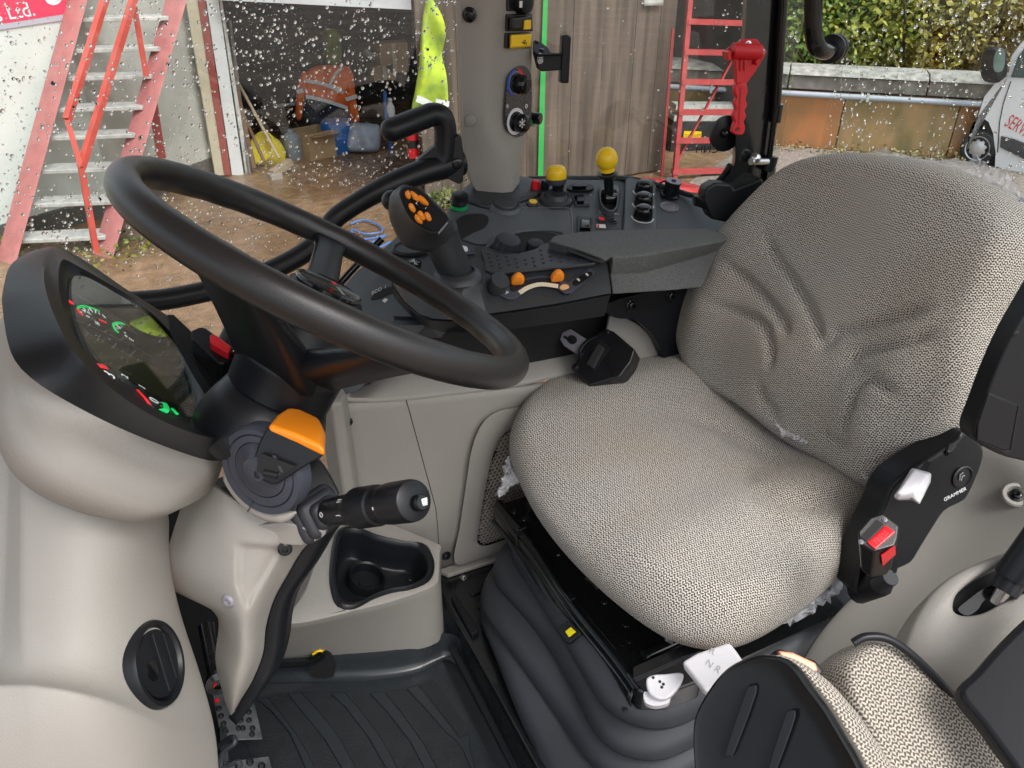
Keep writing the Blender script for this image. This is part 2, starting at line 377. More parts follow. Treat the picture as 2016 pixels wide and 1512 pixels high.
# ---- raised seat platform
sp = thing('seat_platform', (0.62, 0.7, 0), 'black metal seat platform with pressed ribs beside the floor mat', 'platform')
obj('platform_top', bx(0.372, 1.20, 0.2, 1.148, 0.086, 0.1), M['paint'], sp, bevel=0.004)
obj('platform_side', bx(0.372, 0.384, 0.2, 1.148, 0.0, 0.086), M['paint'], sp)
PP = Plane((0, 0, 0.1), (0, 0, 1))
obj('raised_bar', MB().prism(PP.pts([(888, 1183), (900, 1180), (944, 1248), (930, 1258)]), (0, 0, 0.012)), M['satin'], sp, bevel=0.003)
for p in ([(926, 1160), (962, 1148), (964, 1158), (930, 1174)], [(940, 1188), (968, 1182), (970, 1194), (946, 1202)]):
    obj('pressed_rib', MB().prism(spl(PP.pts(p), 4), (0, 0, 0.004)), M['paint'], sp, bevel=0.0015)
screw(PP, 912, 1137, sp, 0.005, 'steel')
screw(Plane((0.371, 0, 0), (-1, 0, 0)), 902, 1273, sp, 0.006, 'zinc', name='bolt')
obj('drain_bar', bx(0.345, 0.358, 0.2, 1.0, 0.045, 0.06), M['satin'], sp, bevel=0.003)

# ---- beige side panel under the console, speaker grille
wl = thing('beige_wall_trim', (0.6, 1.15, 0.1), 'beige plastic side panel with ledge below the right hand console', 'panel')
WP = Plane((0, 1.15, 0), (0, -1, 0))
rows = []
for Z, Y, xs in ((0.10, 1.155, 0), (0.2, 1.15, 0), (0.35, 1.15, 0), (0.47, 1.15, 0), (0.515, 1.15, 0), (0.530, 1.152, 0), (0.536, 1.16, 0)):
    rows.append([np.array([x, Y - 0.02*math.exp(-((x-0.25)/0.05)**2)*0 + 0.02*max(0, (x-0.55))*0, (Z-.1)/.436*((.577-.17*(x-.246))-.1)+.1]) for x in np.linspace(0.222, 1.25, 28)])
obj('lower_panel', MB().grid(rows), M['beige'], wl, solid=0.006, sharp=50)
# ledge rising to the console
sm = [(684, 786), (700, 793), (790, 790), (900, 777), (1000, 765), (1060, 752), (1160, 726), (1260, 690), (1340, 660)]
tp = [(728, 752), (770, 722), (835, 655), (900, 652), (1000, 646), (1100, 638), (1200, 625), (1270, 620), (1345, 600)]
A0 = [q(x, y, Y=1.151) for x, y in sm]; A3 = [q(x, y, Y=1.27) for x, y in tp]
rows = [A0, [a+(0, 0.004, 0.008) for a in A0], [a*.7+b*.3 + np.array([0, 0.012, 0.0]) for a, b in zip(A0, A3)], [a*.35+b*.65+np.array([0, 0.008, 0]) for a, b in zip(A0, A3)], A3]
obj('ledge', MB().grid([spl(r, 4, False) for r in rows]), M['beige'], wl, solid=0.005, sharp=60)
obj('left_flange', MB().prism([(0.205, 1.12, 0.35), (0.224, 1.12, 0.35), (0.24, 1.146, 0.35), (0.24, 1.17, 0.35), (0.19, 1.17, 0.35)], (-.0, 0, 0.25)), M['beige'], wl, bevel=0.006)
# grey trim left of the flange
obj('corner_trim', MB().prism(Plane((0, 1.17, 0), (0, -1, 0)).pts([(655, 780), (684, 786), (720, 755), (840, 640), (740, 640), (640, 700)]), (0, 0.02, 0)), M['slate'], wl)
for x, y in ((684, 831), (674, 935)):
    screw(WP, x, y, wl, 0.0065, 'black', 0.001)
# speaker bezel
bez = [(1090, 800), (1040, 800), (985, 806), (950, 830), (928, 880), (915, 960), (903, 1040), (893, 1108), (940, 1100), (1000, 1080), (1100, 1060), (1180, 900)]
inn = [(1090, 835), (1040, 838), (1010, 842), (985, 862), (968, 905), (955, 965), (944, 1030), (940, 1068), (958, 1074), (1000, 1060), (1080, 1030), (1140, 900)]
B0 = spl(WP.pts(bez, 0.0), 4); B1 = spl(WP.pts(bez, 0.018), 4); c = sum(B0)/len(B0)
I1 = spl(WP.pts(inn, 0.018), 4); I0 = spl(WP.pts(inn, 0.004), 4)
B1 = [b*.95+i*.05 for b, i in zip(B1, I1)]
obj('speaker_bezel', MB().grid([B0, [b*.5+a*.5 + np.array([0, -.006, 0]) for a, b in zip(B0, B1)], B1, [b*.3+i*.7 for b, i in zip(B1, I1)], I1, I0], cu=True), M['beige'], wl, sharp=70)
obj('speaker_back', MB().prism(WP.pts(inn, 0.002), (0, 0.002, 0)), M['dark'], wl)
# honeycomb mesh (outline limited to what shows beside the seat)
hb = MB(); px = np.array(inn); pit = 0.0095
def inside(P, poly):
    x, y = P; r = False; n = len(poly)
    for i in range(n):
        x1, y1 = poly[i]; x2, y2 = poly[(i+1) % n]
        if (y1 > y) != (y2 > y) and x < (x2-x1)*(y-y1)/(y2-y1)+x1: r = not r
    return r
pl2 = [(p[0], p[2]) for p in WP.pts(inn, 0.006)]
pl2 = [(a*0.985+sum(t[0] for t in pl2)/len(pl2)*0.015, b*0.985+sum(t[1] for t in pl2)/len(pl2)*0.015) for a, b in pl2]
xs0, xs1 = min(a for a, b in pl2), max(a for a, b in pl2); zs0, zs1 = min(b for a, b in pl2), max(b for a, b in pl2)
j = 0; z = zs0
while z < zs1:
    x = xs0+(pit/2 if j % 2 else 0)
    while x < xs1:
        if inside((x, z), pl2):
            ro, ri = pit/math.sqrt(3), pit*0.40
            O = [np.array([x+ro*math.sin(math.pi/3*k), 1.15-0.007, z+ro*math.cos(math.pi/3*k)]) for k in range(6)]
            I = [np.array([x+ri*math.sin(math.pi/3*k), 1.15-0.007, z+ri*math.cos(math.pi/3*k)]) for k in range(6)]
            hb.grid([O, I, [p+(0, .004, 0) for p in I]], cu=True)
        x += pit
    z += pit*math.sqrt(3)/2; j += 1
obj('speaker_mesh', hb, M['beige_dark'], wl, kind='stuff', sharp=20)
screw(Plane((0, 1.152, 0), (0, -1, 0)), 878, 1094, wl, 0.0075)
obj('panel_foot', MB().prism([(0.385, 1.155, 0.1), (0.62, 1.155, 0.1), (0.62, 1.125, 0.1), (0.40, 1.13, 0.1)], (0, 0, 0.012)), M['beige'], wl, bevel=0.004)
obj('seam', MB().tube([q(x, y, Y=1.1495) for x, y in ((800, 788), (858, 1000), (862, 1040), (864, 1078))], 0.0007, 6), M['dark'], wl)

# ---- beige footwell box with cup tray
fb = thing('footwell_box', (0.2, 1.05, 0.03), 'beige footwell box holding a black cup tray, in front of the floor mat', 'storage box')
TP = Plane(q(862, 1150, Y=1.0), (0, -0.10, 1)); zt = TP.P[2]
TPp = plane3(q(862, 1150, Z=.25), q(862, 1078, Z=.25), q(672, 1046, Y=1.140))
top = [(600, 1165), (650, 1030), (700, 1010), (862, 1072), (866, 1085), (864, 1140), (855, 1156), (800, 1178), (720, 1200), (560, 1232)]
bot = [(-0.1, 1.09), (-0.05, 1.12), (0.0, 1.13), (0.335, 1.13), (0.347, 1.11), (0.345, 1.02), (0.335, 1.005), (0.27, 1.012), (0.16, 1.04), (0.02, 1.075)]
T = TPp.pts(top); Bt = [q(x, y, Z=.05) for x, y in ((400, 1300), (440, 1290))]+[np.array([0.0, 1.2, .05]), np.array([.335, 1.15, .05])]+[q(x, y, Z=.05) for x, y in ((872, 1235), (868, 1256), (852, 1270), (800, 1282), (700, 1290), (540, 1298))]
T = resample(spl(T, 5), 60); Bt = resample(spl(Bt, 5), 60)
cT = sum(T)/60
R = [Bt] + [[b*(1-k)+t*k for b, t in zip(Bt, T)] for k in (0.5, 0.9, 0.97)] + [[t + (cT-t)*0.012 + TPp.n*0.003 for t in T], [t + (cT-t)*0.06 + TPp.n*0.004 for t in T]]
# top with an opening for the tray
hole = [(660, 1065), (672, 1046), (700, 1042), (740, 1058), (790, 1070), (826, 1074), (840, 1085), (850, 1110), (848, 1132), (835, 1148), (805, 1160), (770, 1166), (735, 1178), (700, 1196), (672, 1194), (658, 1175), (652, 1130)]
H0 = resample(spl(TPp.pts(hole, 0.004), 5), 60)
ang = lambda L: L
k0 = min(range(60), key=lambda k: np.linalg.norm(H0[k]-R[-1][0]))
best = min(range(60), key=lambda s: sum(np.linalg.norm(H0[(i+s) % 60]-R[-1][i]) for i in range(60)))
H0 = [H0[(i+best) % 60] for i in range(60)]
shell_ = obj('box_shell', MB().grid(R+[H0], cu=True), M['beige'], fb, sharp=50)
hc = sum(H0)/60
def ins(L, k, dz): return [p+(hc-p)*k+TPp.n*dz for p in L]
tray = [ins(H0, -0.045, 0.001), ins(H0, -0.035, 0.006), ins(H0, 0.02, 0.009), ins(H0, 0.075, 0.007), ins(H0, 0.10, -0.004), ins(H0, 0.15, -0.035), ins(H0, 0.20, -0.054), ins(H0, 0.25, -0.058), ins(H0, 0.7, -0.058)]
obj('cup_tray', MB().loft(tray, False, True), M['satin'], fb, sharp=60)
fl = Plane(TPp.P-TPp.n*0.0575, TPp.n)
cc = fl.at(708, 1172)
obj('cup_ring', MB().lathe([(0.036, 0), (0.036, 0.022), (0.034, 0.025), (0.031, 0.022), (0.030, 0.001), (0.014, 0.001), (0.012, 0.006), (0, 0.006)], fl.at(718, 1150), fl.n, 32, cap=False), M['satin'], fb)
screw(fl, 806, 1142, fb, 0.008, 'black', 0.0)
# notch, pipe and wires at the foot of the box
p_, n_ = hit(shell_, 634, 1284); NB = Plane(p_+n_*.001, unit(n_*(1, 1, 0)))
obj('notch', MB().prism(spl(NB.pts([(610, 1330), (614, 1290), (626, 1278), (641, 1280), (652, 1296), (657, 1332)], 0.003), 3), -NB.n*.01), M['dark'], fb)
obj('pedal_rod', MB().tube(spl([NB.at(x, y, .014) for x, y in ((430, 1306), (520, 1309), (600, 1307), (628, 1298), (640, 1286))], 5, False), 0.0055, 10), M['gloss'], fb)
obj('wire', MB().tube(spl([NB.at(x, y, .008) for x, y in ((616, 1288), (628, 1281), (640, 1284))], 5, False), 0.0025, 6), M['yellow'], fb)

# ---- pillars
pb = thing('beige_pillar', (0.72, 1.47, 0.8), 'beige plastic pillar with climate knobs and rocker switches between the two side windows', 'pillar')
# rows from bottom to top, each an outline: left edge, front corner, recessed right face
YP = 1.42
secs = []
for y, xl, xm, xr, dm in ((388, 944, 1010, 1025, .0), (350, 925, 1005, 1024, 0), (310, 916, 998, 1028, 0), (280, 913, 978, 1040, 0), (230, 910, 962, 1046, 0), (120, 907, 965, 1052, 0), (0, 904, 972, 1056, 0), (-160, 900, 985, 1060, 0)):
    l = q(xl, y, Y=YP+0.03); m_ = q(xm, y, Y=YP); r_ = q(xr, y, Y=YP+0.035)
    rr = r_+np.array([0.0, 0.07, 0]); ll = l+np.array([0.05, 0.08, 0])
    z = m_[2]
    ring = [l+(0, .01, 0), l+(.001, -.004, 0), l*.66+m_*.34+np.array([0, -.007, 0]), l*.33+m_*.67+np.array([0, -.007, 0]), m_*.93+l*.07+np.array([0, -.002, 0]), m_*.95+r_*.05, m_*.5+r_*.5, r_*.93+m_*.07, r_+(0, .012, 0), rr, ll]
    for p in ring: p[2] = z
    secs.append(ring)
rows = [spl([s[i] for s in secs], 4, False) for i in range(11)]
rows = [list(r) for r in zip(*rows)]
obj('pillar_cover', MB().loft(rows), M['beige'], pb, sharp=32)
ppl = plane3(q(985, 0, Y=YP+.003), q(985, 230, Y=YP+.003), q(1045, 100, Y=YP+.036))
leftpl = plane3(q(908, 100, Y=YP+.022), q(908, 230, Y=YP+.022), q(960, 160, Y=YP-.009))
screw(Plane(leftpl.P, leftpl.n), 924, 29, pb, 0.009, 'gloss', 0.005)
p = leftpl.at(926, 238, 0.004)
obj('plug', MB().lathe([(0.011, 0), (0.010, 0.002), (0.006, 0.003)], p, leftpl.n, 18), M['beige'], pb)
# climate panel
def capsule(x0, y0, x1, y1, r): return None
cl = [(992, 245), (995, 175), (1000, 150), (1012, 134), (1028, 129), (1040, 140), (1044, 165), (1043, 230), (1036, 256), (1022, 268), (1006, 265)]
def carbon():
    m = bpy.data.materials.new('carbon_weave'); m.use_nodes = True; t = m.node_tree; b = t.nodes['Principled BSDF']
    b.inputs['Roughness'].default_value = 0.25; b.inputs['Coat Weight'].default_value = 0.5
    tc = t.nodes.new('ShaderNodeTexCoord'); w = t.nodes.new('ShaderNodeTexWave'); w.inputs['Scale'].default_value = 70; w.bands_direction = 'DIAGONAL'
    r = t.nodes.new('ShaderNodeMix'); r.data_type = 'RGBA'; r.inputs[6].default_value = (.006, .006, .007, 1); r.inputs[7].default_value = (.05, .05, .055, 1)
    t.links.new(tc.outputs['Object'], w.inputs[0]); t.links.new(w.outputs['Fac'], r.inputs[0]); t.links.new(r.outputs[2], b.inputs['Base Color']); return m
M['carbon'] = carbon()
P0 = spl(ppl.pts(cl, 0.001), 5)
obj('climate_panel', MB().prism(P0, ppl.n*0.0045), M['carbon'], pb, bevel=0.001)
def ringdisc(name, pl, x, y, r0, r1, h, t, mat, parent, a0=0, a1=360, n=36):
    O = pl.at(x, y, h); ex, ey = pl.axes(); mb = MB()
    R = lambda a, r, z: O+ex*r*math.cos(math.radians(a))+ey*r*math.sin(math.radians(a))+pl.n*z
    rows = [[R(a, r0, 0), R(a, r0, t), R(a, r1, t), R(a, r1, 0)] for a in np.linspace(a0, a1, n)]
    mb.grid(rows); return obj(name, mb, M[mat], parent, sharp=30)
def ribknob(name, O, n, r, h, mat, parent, ribs=12, top=0.72, amp=0.06):
    O = np.array(O, float); n = unit(n); a = np.array([0, 0, 1.]) if abs(n[2]) < .9 else np.array([1., 0, 0]); u = unit(np.cross(n, a)); w = np.cross(n, u)
    N = ribs*4; rings = []
    for rr, hh, am in ((1.0, 0, 0), (1.0, 0.08, .3), (0.97, 0.3, 1), (0.93, 0.6, 1), (0.86, 0.85, 1), (top, 0.97, .6), (top*.8, 1.0, 0.1)):
        rings.append([O+n*h*hh+r*rr*(1+amp*am*(0.5-abs(math.sin(math.pi*k/4))))*(math.cos(2*math.pi*k/N)*u+math.sin(2*math.pi*k/N)*w) for k in range(N)])
    return obj(name, MB().loft(rings), M[mat], parent, sharp=45)
k1 = ribknob('temperature_knob', ppl.at(1021, 165, 0.0055), ppl.n, 0.0185, 0.024, 'gloss', pb)
ringdisc('blue_arc', ppl, 1016, 163, 0.0215, 0.026, 0.0055, 0.0008, 'inkblue', pb, 100, 245)
ringdisc('red_arc', ppl, 1016, 163, 0.0215, 0.026, 0.0055, 0.0008, 'inkred', pb, -70, 80)
ringdisc('dial_ring', ppl, 1016, 163, 0.0195, 0.0215, 0.0055, 0.0008, 'zinc', pb, 0, 360)
k2 = ribknob('fan_knob', ppl.at(1020, 241, 0.0055), ppl.n, 0.0185, 0.024, 'gloss', pb)
ringdisc('dial_ring', ppl, 1015, 239, 0.0195, 0.026, 0.0055, 0.0008, 'white', pb, 0, 360)
def snow(pl, x, y, r, h, name, parent):
    O = pl.at(x, y, h); ex, ey = pl.axes(); mb = MB()
    for k in range(3):
        d = ex*math.cos(k*math.pi/3+.5)+ey*math.sin(k*math.pi/3+.5); s = np.cross(pl.n, d)
        mb.box(O, (2*r, r*.16, .0006), (d, s, pl.n))
        for sg in (-1, 1):
            for a in (0.55, 0.8):
                for tt in (-1, 1):
                    e = unit(d*sg+s*tt*.9); mb.box(O+d*sg*r*a+e*r*.14, (r*.32, r*.12, .0006), (e, np.cross(pl.n, e), pl.n))
    return obj(name, mb, M['ink'], parent, sharp=0)
snow(ppl, 1028, 243, 0.0085, 0.031, 'snowflake_mark', pb); snow(ppl, 999, 209, 0.0042, 0.0062, 'snowflake_mark', pb)
ringdisc('fan_mark', ppl, 1036, 209, 0.0022, 0.004, 0.006, 0.0006, 'ink', pb)
# rocker switches
def rot(v, ax, d):
    a = math.radians(d); return v*math.cos(a)+np.cross(ax, v)*math.sin(a)+ax*(ax@v)*(1-math.cos(a))
swp = ppl
s0 = slab('switch_frame', swp, [(1000, -60), (1050, -60), (1049, 22), (1000, 22)], 0.006, M['black'], pb, h=0.004, bevel=0.002)
obj('rotary_switch', MB().lathe([(0.021, 0), (0.021, .008), (0.018, .016), (0.012, .018)], swp.at(1026, 5, 0.004), swp.n, 24), M['satin'], pb)
slab('rear_window_mark', swp, [(1023, 2), (1029, 2), (1028, 15), (1023, 15)], 0.0006, M['ink'], pb, h=0.0228)
s1 = slab('switch_frame', swp, [(999, 28), (1048, 26), (1050, 62), (998, 62)], 0.006, M['black'], pb, h=0.004, bevel=0.002)
obj('rocker', MB().loft([swp.pts([(1002, 33), (1046, 31), (1048, 59), (1001, 60)], 0.004), swp.pts([(1003, 34), (1046, 30), (1047, 58), (1003, 58)], 0.014), swp.pts([(1010, 36), (1042, 33), (1042, 56), (1010, 56)], 0.02)]), M['gloss'], s1 if False else pb, bevel=0.002)
slab('yellow_tab', swp, [(1034, 40), (1047, 39), (1046, 58), (1033, 59)], 0.006, M['yellow'], pb, h=0.0235, bevel=0.002)
slab('switch_frame', swp, [(997, 65), (1044, 63), (1044, 96), (996, 95)], 0.006, M['black'], pb, h=0.004, bevel=0.002)
rk = obj('rocker', MB().loft([swp.pts([(1003, 68), (1048, 65), (1044, 94), (1003, 97)], 0.003), swp.pts([(1005, 68), (1047, 66), (1045, 92), (1004, 96)], 0.012), swp.pts([(1009, 70), (1044, 68), (1042, 90), (1008, 93)], 0.016)]), M['yellow'], pb, bevel=0.002, label='yellow rocker')
mb = MB(); ribbon(mb, swp, [(1015, 82), (1019, 82), (1020, 86)], 0.0022, 0.0172); ribbon(mb, swp, [(1021, 80), (1024, 86)], 0.0014, 0.0172); ribbon(mb, swp, [(1018, 78), (1022, 78)], 0.0014, 0.0172)
obj('lamp_mark', mb, M['inkblack'], rk, sharp=0)
pbt = pb
# door latch beside the pillar
lt = thing('window_latch', q(1080, 120, Y=1.45), 'black window latch with upright bar handle to the right of the beige pillar', 'latch')
LP = Plane((0.8, 1.45, 1.0), (-.1, -1, 0.0))
slab('latch_arm', LP, [(1052, 104), (1060, 136), (1068, 141), (1112, 138), (1112, 106), (1085, 105), (1070, 100)], 0.012, M['satin'], lt, h=0.012, bevel=0.002)
slab('latch_plate', Plane(q(1065, 95, Y=1.44), (0, -.5, 1)), [(1050, 80), (1062, 80), (1080, 95), (1084, 103), (1112, 106), (1060, 108), (1050, 100)], 0.005, M['satin'], lt, bevel=0.001)
slab('latch_handle', LP, [(1108, 70), (1117, 68), (1126, 72), (1121, 165), (1104, 164)], 0.018, M['satin'], lt, h=0.016, bevel=0.004)
for x, y in ((1056, 84), (1066, 100)): obj('bolt', MB().lathe([(.005, 0), (.005, .003), (.003, .004)], q(x, y, Y=1.435), (0, -.4, 1), 12), M['paint'], lt)
obj('spring', MB().tube([q(1062, 120, Y=1.43)+np.array([.006*math.cos(a), -.004, .006*math.sin(a)+.0004*a]) for a in np.linspace(0, 25, 60)], .0012, 5), M['steel'], lt)
gk = thing('threaded_cap', q(1051, 235, Y=1.47), 'small black and green cap peeping out behind the beige pillar edge', 'cap')
obj('cap_body', MB().lathe([(.012, -.012), (.012, .02), (.010, .022)], q(1046, 232, Y=1.475), (.6, -.7, 0), 16), M['gloss'], gk)
obj('cap_band', MB().lathe([(.0135, 0), (.0135, .006)], q(1047, 236, Y=1.475), (.6, -.7, 0), 16), M['greenplastic'], gk)

# rear side pillar, black
rp = thing('rear_pillar', q(1450, 430, Z=.8), 'black steel rear corner pillar between the side window and the rear window', 'pillar')
YC = 1.16
def cpt(x, y, d=0): return q(x, y, Y=YC+d)
front = [(1466, -200), (1463, 0), (1458, 90), (1447, 200), (1442, 280), (1438, 330), (1400, 372), (1362, 382)]
rear = [(1560, -200), (1552, 0), (1544, 90), (1530, 200), (1520, 280), (1512, 340), (1506, 372), (1496, 400)]
mid = [(1515, -200), (1510, 0), (1502, 90), (1488, 200), (1481, 280), (1474, 320), (1452, 385), (1430, 425)]
rows = [[cpt(*a, 0.05) for a in front], [cpt(*a) for a in [(f[0]*.85+m_[0]*.15, f[1]*.85+m_[1]*.15) for f, m_ in zip(front, mid)]], [cpt(*a, -.005) for a in mid],
        [cpt(r[0]*.95+m_[0]*.05, r[1]*.95+m_[1]*.05, 0.0) for r, m_ in zip(rear, mid)], [cpt(*a, 0.03) for a in rear]]
rows = [spl(r, 5, False) for r in rows]
obj('pillar_steel', MB().grid(rows), M['paint'], rp, solid=0.02, sharp=35)
obj('sill_seal', MB().tube(spl([q(1040, 352, Y=1.49), q(1150, 351, Y=1.46), q(1240, 352, Y=1.40), q(1320, 372, Y=1.335), q(1360, 384, Y=1.29), q(1385, 380, Y=1.25), q(1420, 350, Y=1.2), q(1437, 325, Y=1.18)], 6, False), .006, 10), M['char'], rp)
slab('pillar_cap', Plane(cpt(1440, 400, -.02), (-.35, -1, .1)), [(1383, 395), (1390, 370), (1408, 360), (1440, 362), (1445, 372), (1503, 350), (1508, 400), (1478, 425), (1448, 442), (1400, 432)], 0.04, M['satin'], rp, bevel=0.006)
st = obj('gas_strut', MB().tube([cpt(1547, -200, -.012), cpt(1541, 0, -.012), cpt(1528, 208, -.012)], .0088, 14), M['gloss'], rp)
obj('strut_collar', MB().tube([cpt(1531, 205, -.012), cpt(1526, 240, -.012)], .0108, 14), M['gloss'], rp)
obj('strut_rod', MB().tube([cpt(1524, 240, -.012), cpt(1514, 316, -.012)], .0058, 12), M['gloss'], rp)
obj('strut_joint', MB().tube([cpt(1520, 308, -.012), cpt(1512, 336, -.012)], .0125, 14), M['satin'], rp)
obj('ball_stud', MB().ball(cpt(1487, 312, -.018), .011).tube([cpt(1478, 318, -.02), cpt(1510, 318, -.016)], .007, 10), M['steel'], rp, sharp=50)
obj('rear_gap_post', MB().bar(cpt(1513, 330, .0), cpt(1498, 440, 0.0), .02, .02), M['paint'], rp)
mb = MB().lathe([(.034, 0), (.034, .006), (.03, .008)], q(1427, 262, Y=1.19), (-.15, -1, 0), 24)
obj('hinge_disc', mb, M['satin'], rp); obj('hinge_bolt', MB().ball(q(1427, 262, Y=1.18), .009), M['gloss'], rp)

# emergency hammer
hm = thing('emergency_hammer', q(1460, 260, Y=YC-.02), 'red plastic emergency hammer clipped in a red holder on the black rear pillar', 'hammer')
HP = Plane(cpt(1470, 150, -.028), (-.3, -1, 0.05))
slab('holder', HP, [(1431, 97), (1463, 77), (1489, 76), (1510, 101), (1505, 112), (1487, 142), (1470, 165), (1473, 180), (1468, 190), (1450, 188), (1446, 150), (1443, 118), (1434, 118)], .006, M['red'], hm, h=0.0, bevel=.0015)
obj('hammer_head', MB().tube([HP.at(1442, 100, .012), HP.at(1496, 103, .012)], .0135, 18), M['red'], hm)
obj('steel_tip', MB().lathe([(.010, 0), (.008, .006), (.002, .012)], HP.at(1494, 103, .012), HP.at(1496, 103)-HP.at(1442, 100), 14), M['steel'], hm)
for s_ in ([(1430, 103), (1441, 100), (1441, 118), (1434, 120)], [(1487, 122), (1503, 98), (1509, 102), (1490, 130)]):
    slab('clip', HP, s_, .022, M['red'], hm, h=.02, bevel=.0015)
slab('neck', HP, [(1446, 112), (1486, 114), (1472, 145), (1470, 168), (1450, 168), (1450, 145)], .01, M['red'], hm, h=.012, bevel=.002)
for x in (1458, 1466): slab('rib', HP, [(x, 118), (x+3, 118), (x+2, 140), (x, 140)], .004, M['red'], hm, h=.0155)
slab('grip', HP, spl([np.array(p) for p in [(1450, 165), (1469, 166), (1473, 180), (1469, 196), (1472, 208), (1467, 218), (1470, 230), (1465, 240), (1468, 252), (1462, 266), (1443, 263), (1444, 250), (1447, 240), (1444, 228), (1449, 216), (1446, 204), (1450, 192), (1446, 180)]], 3), .014, M['red'], hm, h=.016, bevel=.003)
slab('grip_groove', HP, [(1457, 172), (1460, 172), (1456, 246), (1453, 246)], .001, pbr('dark_red', (.35, .008, .012), .45), hm, h=.0168)
screw(HP, 1473, 87, hm, .004, 'steel', 0)
obj('grip_hole', MB().lathe([(.0045, 0), (.0045, .0008), (.002, .0004)], HP.at(1452, 255, .016), HP.n, 14), pbr('deep_red', (.2, .005, .008), .5), hm)

# rear window pull handle
rh = thing('rear_window_handle', q(1620, 0, Y=.9), 'black curved tube handle with ribbed end hanging over the rear window', 'handle')
hp = spl([q(1598, -160, Y=.95), q(1600, -60, Y=.95), q(1601, 20, Y=.95), q(1601, 60, Y=.95), q(1608, 90, Y=.95), q(1622, 100, Y=.96), q(1640, 97, Y=.98)], 6, False)
obj('bent_tube', MB().tube(hp, .0135, 18), M['gloss'], rh)
ax = unit(q(1646, 94, Y=.99)-q(1622, 100, Y=.96))
obj('end_boss', MB().lathe([(.016, 0), (.022, .004), (.022, .012), (.0185, .014), (.0185, .017), (.022, .019), (.022, .026), (.018, .028)], q(1634, 97, Y=.975), ax, 24), M['satin'], rh)
obj('seal_ring', MB().lathe([(.0195, 0.014), (.0205, .0145), (.0205, .0165), (.0195, .017)], q(1634, 97, Y=.975), ax, 24), M['zinc'], rh)

# grab rail in front of the side window
gr = thing('grab_rail', q(880, 340, Y=1.42), 'thick black grab rail bending down across the side window from the beige pillar', 'grab rail')
G = lambda x, y, d=0: q(x, y, Y=1.40+d)
obj('upper_handle', MB().tube(spl([G(772, 256, -.02), G(800, 245, -.015), G(830, 233, -.005), G(850, 226), G(868, 230), G(876, 250), G(876, 280), G(872, 310), G(858, 335)], 6, False), [.0215]*49, 18), M['satin'], gr)
obj('handle_end', MB().ball(G(772, 256, -.02), .0216), M['satin'], gr)
lp = spl([G(905, 318, .01), G(860, 330), G(820, 343, -.005), G(760, 368, -.01), G(700, 402, -.01), G(660, 430, -.01), G(640, 460, -.01), G(610, 490, -.01), G(560, 520, -.01), G(480, 555, -.01), G(400, 575, -.01), G(320, 590, -.01), G(240, 596, -.01)], 6, False)
obj('rail_tube', MB().tube(lp, [.028-.009*min(1, i/24) for i in range(len(lp))], 18), M['satin'], gr)
slab('mount_plate', Plane(G(880, 320, -.004), (-.2, -1, .05)), spl([np.array(p) for p in [(842, 300), (862, 285), (885, 280), (908, 268), (912, 358), (880, 352), (850, 350), (828, 352), (822, 372), (812, 372), (815, 345), (820, 320)]], 3), .02, M['satin'], gr, h=.012, bevel=.006)
for x, y in ((855, 330), (899, 322)):
    obj('socket_bolt', MB().lathe([(.011, 0), (.011, .004), (.008, .006), (.0045, .006), (.004, .001)], Plane(G(880, 320, -.004), (-.2, -1, .05)).at(x, y, .012), (-.2, -1, .05), 18), M['gloss'], gr)
obj('lower_rail', MB().tube([G(440, 690, 0), G(458, 655, 0), G(470, 640, .0)], .019, 14), M['satin'], gr); obj('lower_rail', MB().tube([G(345, 1040, 0), G(362, 990, 0), G(400, 900, 0)], .02, 14), M['satin'], gr)
obj('strut_wire', MB().tube([q(752, 470, Y=1.38), q(690, 535, Y=1.38), q(668, 560, Y=1.37)], .007, 10), M['gloss'], gr)
